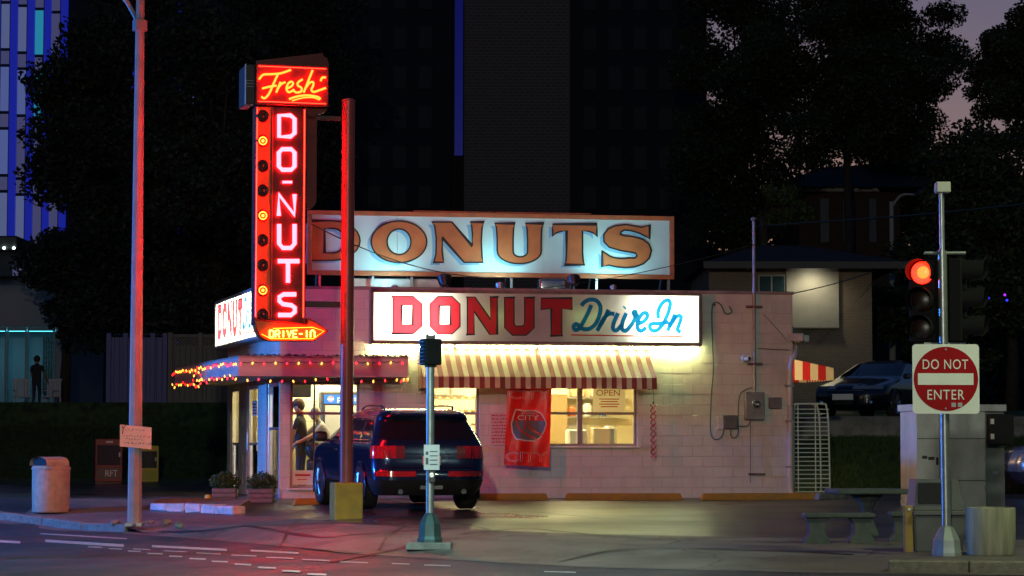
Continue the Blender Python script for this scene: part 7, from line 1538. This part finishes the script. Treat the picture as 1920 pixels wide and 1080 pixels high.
for i, u in enumerate(cols):
    if u < 100 or u in (230, 310):
        mb = MB(); mb.box((Xb(u + 12), Yb - 0.25, 4), (Xb(u + 25), Yb - 0.002, 47.5)); ob('blue_glow_strip', mb, m_led, bt)
    for j, v in enumerate(range(-240, 600, 118)):
        vv = v + i * 6
        mb = MB(); mb.box((Xb(u - 6), Yb - 0.12, Zb_(vv + 82)), (Xb(u + 9), Yb - 0.003, Zb_(vv))); ob('window', mb, m_pane2 if (u == 64 and j in (2, 3)) else (random.choice([m_pane, m_pane, m_pane4, m_pane3]) if u < 60 else m_pane3), bt) if u < 100 or (i + j) % 3 == 0 else mb.bm.free()
        mb = MB(); mb.box((Xb(u - 6), Yb - 0.10, Zb_(vv + 112)), (Xb(u + 9), Yb - 0.003, Zb_(vv + 88))); ob('spandrel', mb, m_pane3, bt) if u < 100 else mb.bm.free()
# glazed porch building with a lit front
Yp2 = 90.0; s_ = Yp2 / 4600; X = lambda u: (u - 960) * s_; Z = lambda v: at(0, v, Yp2).z; gpz = 2.2
pb = thing('porch_building', 'low pale building with a cyan lit glazed porch', 'building', (X(20), Yp2, gpz))
mb = MB(); mb.box((X(-260), Yp2, Z(612)), (X(128), Yp2 + 8, Z(520))); mb.box((X(104), Yp2 + 0.02, gpz), (X(126), Yp2 + 8, Z(612))); mb.box((X(-260), Yp2 + 3.0, gpz), (X(103), Yp2 + 3.2, Z(613))); ob('wall', mb, mat('porch_wall', (0.30, 0.31, 0.36), 0.7), pb)
mb = MB(); mb.box((X(-260), Yp2 - 1.2, Z(473)), (X(42), Yp2 + 6, Z(447)), 0.05); ob('roof', mb, m_dgrey, pb)
mb = MB(); mb.box((X(-260), Yp2 - 0.3, Z(519)), (X(60), Yp2 + 5, Z(474))); ob('upper_wall', mb, mat('porch_upper', (0.06, 0.07, 0.10), 0.6), pb)
for u in (-30, 2, 18, 36): mb = MB(); mb.sphere((X(u), Yp2 - 1.25, Z(470)), 0.05, 8); ob('soffit_lamp', mb, emit('soffit_white', (0.7, 1.0, 0.9), 9.0), pb)
for u in (25, 68): mb = MB(); mb.box((X(u), Yp2 - 0.35, Z(518)), (X(u + 16), Yp2 - 0.301, Z(500))); ob('window', mb, m_pane3, pb)
for a, b in ((-140, -60), (-56, 8), (12, 46), (50, 100)):
    mb = MB(); mb.box((X(a), Yp2 + 0.05, gpz), (X(a + 2.5), Yp2 + 0.15, Z(613))); mb.box((X(b), Yp2 + 0.05, gpz), (X(b + 2.5), Yp2 + 0.15, Z(613))); mb.box((X(a + 2.5), Yp2 + 0.05, Z(620)), (X(b), Yp2 + 0.15, Z(613))); wn = ob('glazed_panel', mb, mat('porch_frame', (0.25, 0.4, 0.45), 0.5), pb)
    mb = MB(); mb.poly([(X(a + 2.5), Yp2 + 0.1, gpz), (X(b), Yp2 + 0.1, gpz), (X(b), Yp2 + 0.1, Z(620)), (X(a + 2.5), Yp2 + 0.1, Z(620))]); ob('pane', mb, m_glass, wn)
mb = MB(); mb.box((X(-120), Yp2 + 1.0, Z(618)), (X(100), Yp2 + 1.6, Z(615))); ob('porch_light', mb, emit('porch_cyan', (0.10, 0.75, 1.0), 2.2), pb)
mb = MB()
for k in range(9): mb.box((X(52 + 5 * k), Yp2 + 2.9, Z(735)), (X(54 + 5 * k), Yp2 + 2.98, Z(625)))
for k in range(12): mb.box((X(52), Yp2 + 2.86, Z(735 - 9 * k)), (X(94), Yp2 + 2.89, Z(733.5 - 9 * k)))
ob('trellis', mb, mat('trellis_dark', (0.03, 0.10, 0.11), 0.7), pb)
# white slatted chairs and a standing person outside the porch
Yc = 84.0; s_ = Yc / 4600
def slat_chair(u, label, flip):
    b = at(u, 762, Yc); F = frame(Vector((b.x, Yc, 2.2)), R(25 * flip)); r_ = thing('garden_chair', label, 'chair', F, 'white chairs by the porch'); m_ = mat('chair_white', (0.6, 0.62, 0.62), 0.5)
    mb = MB(); mb.box((-0.30, -0.28, 0.40), (0.30, 0.28, 0.44), 0.008); ob('seat', mb, m_, r_, F=F)
    for k in range(6): mb = MB(); mb.box((-0.29 + 0.1 * k, 0.26, 0.45), (-0.22 + 0.1 * k, 0.29, 0.98)); ob('slat', mb, m_, r_, F=F)
    mb = MB(); mb.box((-0.31, 0.255, 0.98), (0.31, 0.295, 1.04)); ob('top_rail', mb, m_, r_, F=F)
    for sx in (-0.28, 0.28):
        for sy in (-0.25, 0.25): mb = MB(); mb.box((sx - 0.025, sy - 0.025, 0), (sx + 0.025, sy + 0.025, 0.399)); ob('leg', mb, m_, r_, F=F)
        mb = MB(); mb.box((sx - 0.035, -0.28, 0.62), (sx + 0.035, 0.25, 0.65)); mb.box((sx - 0.02, -0.27, 0.45), (sx + 0.02, -0.23, 0.619)); ob('armrest', mb, m_, r_, F=F)
slat_chair(44, 'white slatted garden chair turned toward the standing person', 1); slat_chair(92, 'white slatted garden chair beside the trellis', -1)
b = at(68, 762, 83); J, E, rad = body(0.0, ((0.1, 0.2), (0.12, 0.22)), 1); person('person', 'dark figure standing in front of the glazed porch', Matrix.Translation((b.x, 83, 2.2)) @ Matrix.Rotation(R(80), 4, 'Z'), J, E, rad, outfit(m_shirtb, m_jean, 1), m_hair)
# vinyl fence and retaining wall on the left bank
Yf = 70.0; s_ = Yf / 4600; X = lambda u: (u - 960) * s_; Z = lambda v: at(0, v, Yf).z
mb = MB(); mb.box((X(-200), Yf - 0.5, 1.2), (X(436), Yf - 0.05, Z(757)), 0.02); one('retaining_wall', 'dark block retaining wall below the vinyl fence', 'wall', mb, mat('retaining_stone', (0.11, 0.09, 0.075), 0.9, var=0.3, vscale=2, bump=0.5))
def fence(label, u0, u1, vt, m, lattice, posts, yy):
    r_ = thing('vinyl_fence', label, 'fence', (X((u0 + u1) / 2), yy, Z(756))); zt_ = Z(vt); zb2 = Z(757)
    for u in posts: mb = MB(); mb.box((X(u) - 0.07, yy - 0.08, zb2), (X(u) + 0.07, yy + 0.06, zt_ + 0.05), 0.01); ob('post', mb, m, r_)
    zl = zt_ - (0.36 if lattice else 0.05); n_ = int((X(u1) - X(u0)) / 0.152)
    for k in range(n_): a = X(u0) + k * 0.152; mb = MB(); mb.box((a + 0.003, yy - 0.02, zb2 + 0.02), (a + 0.149, yy + 0.02, zl), 0.004); ob('plank', mb, m, r_)
    for z in (zb2 + 0.1, zl, zt_ - 0.04): mb = MB(); mb.box((X(u0), yy - 0.035, z - 0.03), (X(u1), yy + 0.035, z + 0.04)); ob('rail', mb, m, r_)
    if lattice:
        mb = MB(); w_ = X(u1) - X(u0); k = -0.32
        while k < w_:
            for sg in (1, -1):
                x0 = X(u0) + k; x1 = x0 + 0.32; pts = [(x0, zl), (x1, zt_ - 0.06)] if sg > 0 else [(x0, zt_ - 0.06), (x1, zl)]; pts = [(min(max(p[0], X(u0)), X(u1)), p[1]) for p in pts]
                if pts[1][0] - pts[0][0] > 0.05: ribbon(mb, pts, 0.03, yy + 0.008 * sg, 0.006)
            k += 0.1
        o = ob('lattice', mb, m, r_); o['kind'] = 'stuff'
fence('plain panel vinyl fence with blue light in its colour on the retaining wall', 207, 312, 628, mat('vinyl_blue_light', (0.05, 0.075, 0.24), 0.5), False, (207, 238, 289, 312), Yf - 0.25)  # the blue is light put into the vinyl colour
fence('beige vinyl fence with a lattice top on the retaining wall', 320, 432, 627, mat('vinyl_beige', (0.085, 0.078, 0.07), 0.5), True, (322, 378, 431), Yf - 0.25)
# dark tower block behind the shop
Yd = 118.0; s_ = Yd / 4600; X = lambda u: (u - 960) * s_; dtw = thing('apartment_tower', 'tall dark apartment tower with a brick shaft behind the roof sign', 'building', (X(960), Yd, 2))
def brick_mat(name, c1_, c2_, mortar, sc):
    m = mat(name, c1_, 0.9); n = m.node_tree; tc = n.nodes.new('ShaderNodeTexCoord'); mp = n.nodes.new('ShaderNodeMapping'); mp.inputs['Rotation'].default_value = (R(90), 0, 0); br = n.nodes.new('ShaderNodeTexBrick')
    br.inputs['Color1'].default_value = (*c1_, 1); br.inputs['Color2'].default_value = (*c2_, 1); br.inputs['Mortar'].default_value = (*mortar, 1); br.inputs['Scale'].default_value = sc; br.inputs['Mortar Size'].default_value = 0.03
    n.links.new(tc.outputs['Object'], mp.inputs[0]); n.links.new(mp.outputs[0], br.inputs['Vector']); n.links.new(br.outputs[0], n.nodes['Principled BSDF'].inputs['Base Color']); return m
m_dark = mat('tower_dark', (0.014, 0.014, 0.017), 0.8, var=0.2)
for a, b, y0, m_, nm in ((470, 843, 0.6, m_dark, 'wing'), (843, 869, 1.2, m_dark, 'recess'), (869, 1069, 0.0, brick_mat('shaft_brick', (0.15, 0.105, 0.085), (0.125, 0.09, 0.075), (0.21, 0.175, 0.15), 1.6), 'brick_shaft'), (1069, 1330, 0.8, m_dark, 'wing')):
    mb = MB(); mb.box((X(a) + 0.003, Yd + y0, 2.0), (X(b) - 0.003, Yd + 14, 52)); ob(nm, mb, m_, dtw)
mb = MB(); mb.box((X(850), Yd + 1.1, at(0, 285, Yd).z), (X(866), Yd + 1.199, 51)); ob('blue_glow_strip', mb, emit('recess_blue_glow', (0.001, 0.002, 0.06), 1.0, (0.01, 0.01, 0.02)), dtw)  # glow stands in for blue light on the recess wall
for a, b in ((480, 840), (1080, 1325)):
    for u in range(a + 15, b - 30, 48):
        for v in range(-180, 400, 75): mb = MB(); zz = at(0, v, Yd).z; yq = 0.6 if a < 800 else 0.8; mb.box((X(u), Yd + yq - 0.06, zz - 1.1), (X(u + 24), Yd + yq - 0.001, zz)); ob('window', mb, mat('dark_pane', (0.006, 0.0065, 0.009), 0.6), dtw)
# brick house with a lit wall panel on the raised lot
Yh = 71.0; s_ = Yh / 4600; X = lambda u: (u - 960) * s_; Z = lambda v: at(0, v, Yh).z; hg = 1.65
bh = thing('brick_house', 'brick house with a dark roof and a pale lit wall panel', 'house', (X(1500), Yh, hg))
mb = MB(); mb.box((X(1330), Yh, hg), (X(1636), Yh + 7, Z(496))); ob('wall', mb, brick_mat('house_brick', (0.24, 0.17, 0.115), (0.19, 0.14, 0.10), (0.28, 0.24, 0.19), 4.2), bh)
e0 = Z(494); pk = Z(440); x0, x1, y0, y1 = X(1315), X(1703), Yh - 1.0, Yh + 8
mb = MB(); vs_ = [mb.bm.verts.new(p) for p in ((x0, y0, e0), (x1, y0, e0), (x1, y1, e0), (x0, y1, e0), (x0 + 2, (y0 + y1) / 2, pk), (x1 - 2.6, (y0 + y1) / 2, pk))]
for q in ((0, 1, 5, 4), (1, 2, 5), (2, 3, 4, 5), (3, 0, 4), (3, 2, 1, 0)): mb.bm.faces.new([vs_[i] for i in q])
rf = ob('roof', mb, mat('shingle_dark', (0.03, 0.028, 0.028), 0.9, var=0.3), bh)
mb = MB(); mb.box((x0, y0 - 0.03, e0 - 0.18), (x1, y0, e0 + 0.02)); ob('fascia', mb, mat('fascia', (0.10, 0.09, 0.08), 0.7), rf)
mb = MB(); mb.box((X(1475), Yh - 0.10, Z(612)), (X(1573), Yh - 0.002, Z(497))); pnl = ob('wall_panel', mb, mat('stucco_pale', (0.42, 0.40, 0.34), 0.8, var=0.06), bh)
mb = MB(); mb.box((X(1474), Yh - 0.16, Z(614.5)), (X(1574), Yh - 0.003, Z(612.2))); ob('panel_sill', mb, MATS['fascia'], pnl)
mb = MB(); mb.box((X(1422), Yh - 0.06, Z(551)), (X(1474), Yh - 0.003, Z(513)), 0.01); wn = ob('window', mb, mat('house_frame', (0.4, 0.42, 0.42), 0.6), bh)
for a, b in ((1425, 1446), (1449, 1471)): mb = MB(); mb.box((X(a), Yh - 0.068, Z(549)), (X(b), Yh - 0.061, Z(516))); ob('pane', mb, mat('house_pane', (0.03, 0.07, 0.09), 0.1), wn)
mb = MB(); mb.box((X(1500), Yh - 0.45, e0 - 0.10), (X(1540), Yh - 0.28, e0 - 0.03)); sf = ob('soffit_light', mb, emit('soffit_warm', (1.0, 0.95, 0.75), 1.4), bh)
lamp('soffit_bulb', 'SPOT', (X(1520), Yh - 0.7, e0 - 0.16), 48, (1.0, 0.90, 0.62), bh, 0.15, R(160), (X(1520), Yh - 0.3, e0 - 3), 0.9)
mb = MB(); mb.box((X(1280), 58.2, 0.6), (X(1280) + 12.5, 58.45, 1.72), 0.02); one('retaining_wall', 'low concrete retaining wall below the parked black sedan', 'wall', mb, m_conc)
# far brick building with a pale cornice
Yq = 108.0; s_ = Yq / 4600; X = lambda u: (u - 960) * s_; Z = lambda v: at(0, v, Yq).z; fh = thing('far_house', 'distant brick building with a pale cornice under a dark roof', 'house', (X(1580), Yq, 2))
mb = MB(); mb.box((X(1500), Yq, 2), (X(1690), Yq + 8, Z(358))); ob('wall', mb, mat('far_brick', (0.075, 0.035, 0.027), 0.9, var=0.2), fh)
mb = MB(); mb.box((X(1494), Yq - 0.3, Z(358)), (X(1650), Yq + 8, Z(351)), 0.02); ob('cornice', mb, mat('cornice_pale', (0.45, 0.40, 0.36), 0.7), fh)
mb = MB(); x0, x1, y0, y1 = X(1440), X(1810), Yq - 0.6, Yq + 9; vs_ = [mb.bm.verts.new(p) for p in ((x0, y0, Z(350)), (x1, y0, Z(350)), (x1, y1, Z(350)), (x0, y1, Z(350)), (x0 + 3, Yq + 4, Z(292)), (x1 - 3, Yq + 4, Z(286)))]
for q in ((0, 1, 5, 4), (1, 2, 5), (2, 3, 4, 5), (3, 0, 4), (3, 2, 1, 0)): mb.bm.faces.new([vs_[i] for i in q])
ob('roof', mb, MATS['shingle_dark'], fh)
for a, b in ((1583, 1603), (1540, 1556), (1632, 1645)): mb = MB(); mb.box((X(a), Yq - 0.06, Z(452)), (X(b), Yq - 0.002, Z(370))); ob('window', mb, mat('far_pane', (0.08, 0.10, 0.13), 0.3), fh)
b = at(1674, 700, 84); street_lamp('street_lamp', 'distant unlit street lamp with a curved arm above the house roof', (b.x, 84, zt(b.x, 84)), at(1674, 378, 84).z - zt(b.x, 84), (0.9, 0.2, 0.45), (0.9, 0.8, 0.6), 0, head_em=0.0, pole_m=mat('lamp_grey', (0.35, 0.33, 0.30), 0.6))
# small coloured lights in the distance
for u, v, c_, lab_ in ((1849, 549, 'red', 'tiny red lamp glowing among the dark trees'), (1853, 559, 'blue', 'tiny blue lamp just below the red one in the trees'), (1884, 553, 'violet', 'tiny violet lamp glowing among the dark trees'), (1888, 563, 'blue', 'tiny blue lamp just below the violet one in the trees')):
    p = at(u, v, 73.2); col_ = {'red': (1.6, 0.02, 0.05), 'blue': (0.03, 0.04, 1.4), 'violet': (0.5, 0.03, 1.2)}[c_]; r_ = thing('coloured_lamp', lab_, 'lamp', p)
    mb = MB(); mb.sphere(p, 0.04, 8); ob('globe', mb, emit('dot_' + c_, col_, 1.0), r_, smooth=True)
    mb = MB(); mb.tube([p + Vector((0, 0, 0.04)), p + Vector((0, 0.3, 0.25))], 0.008, 5); ob('wire', mb, m_wire, r_)
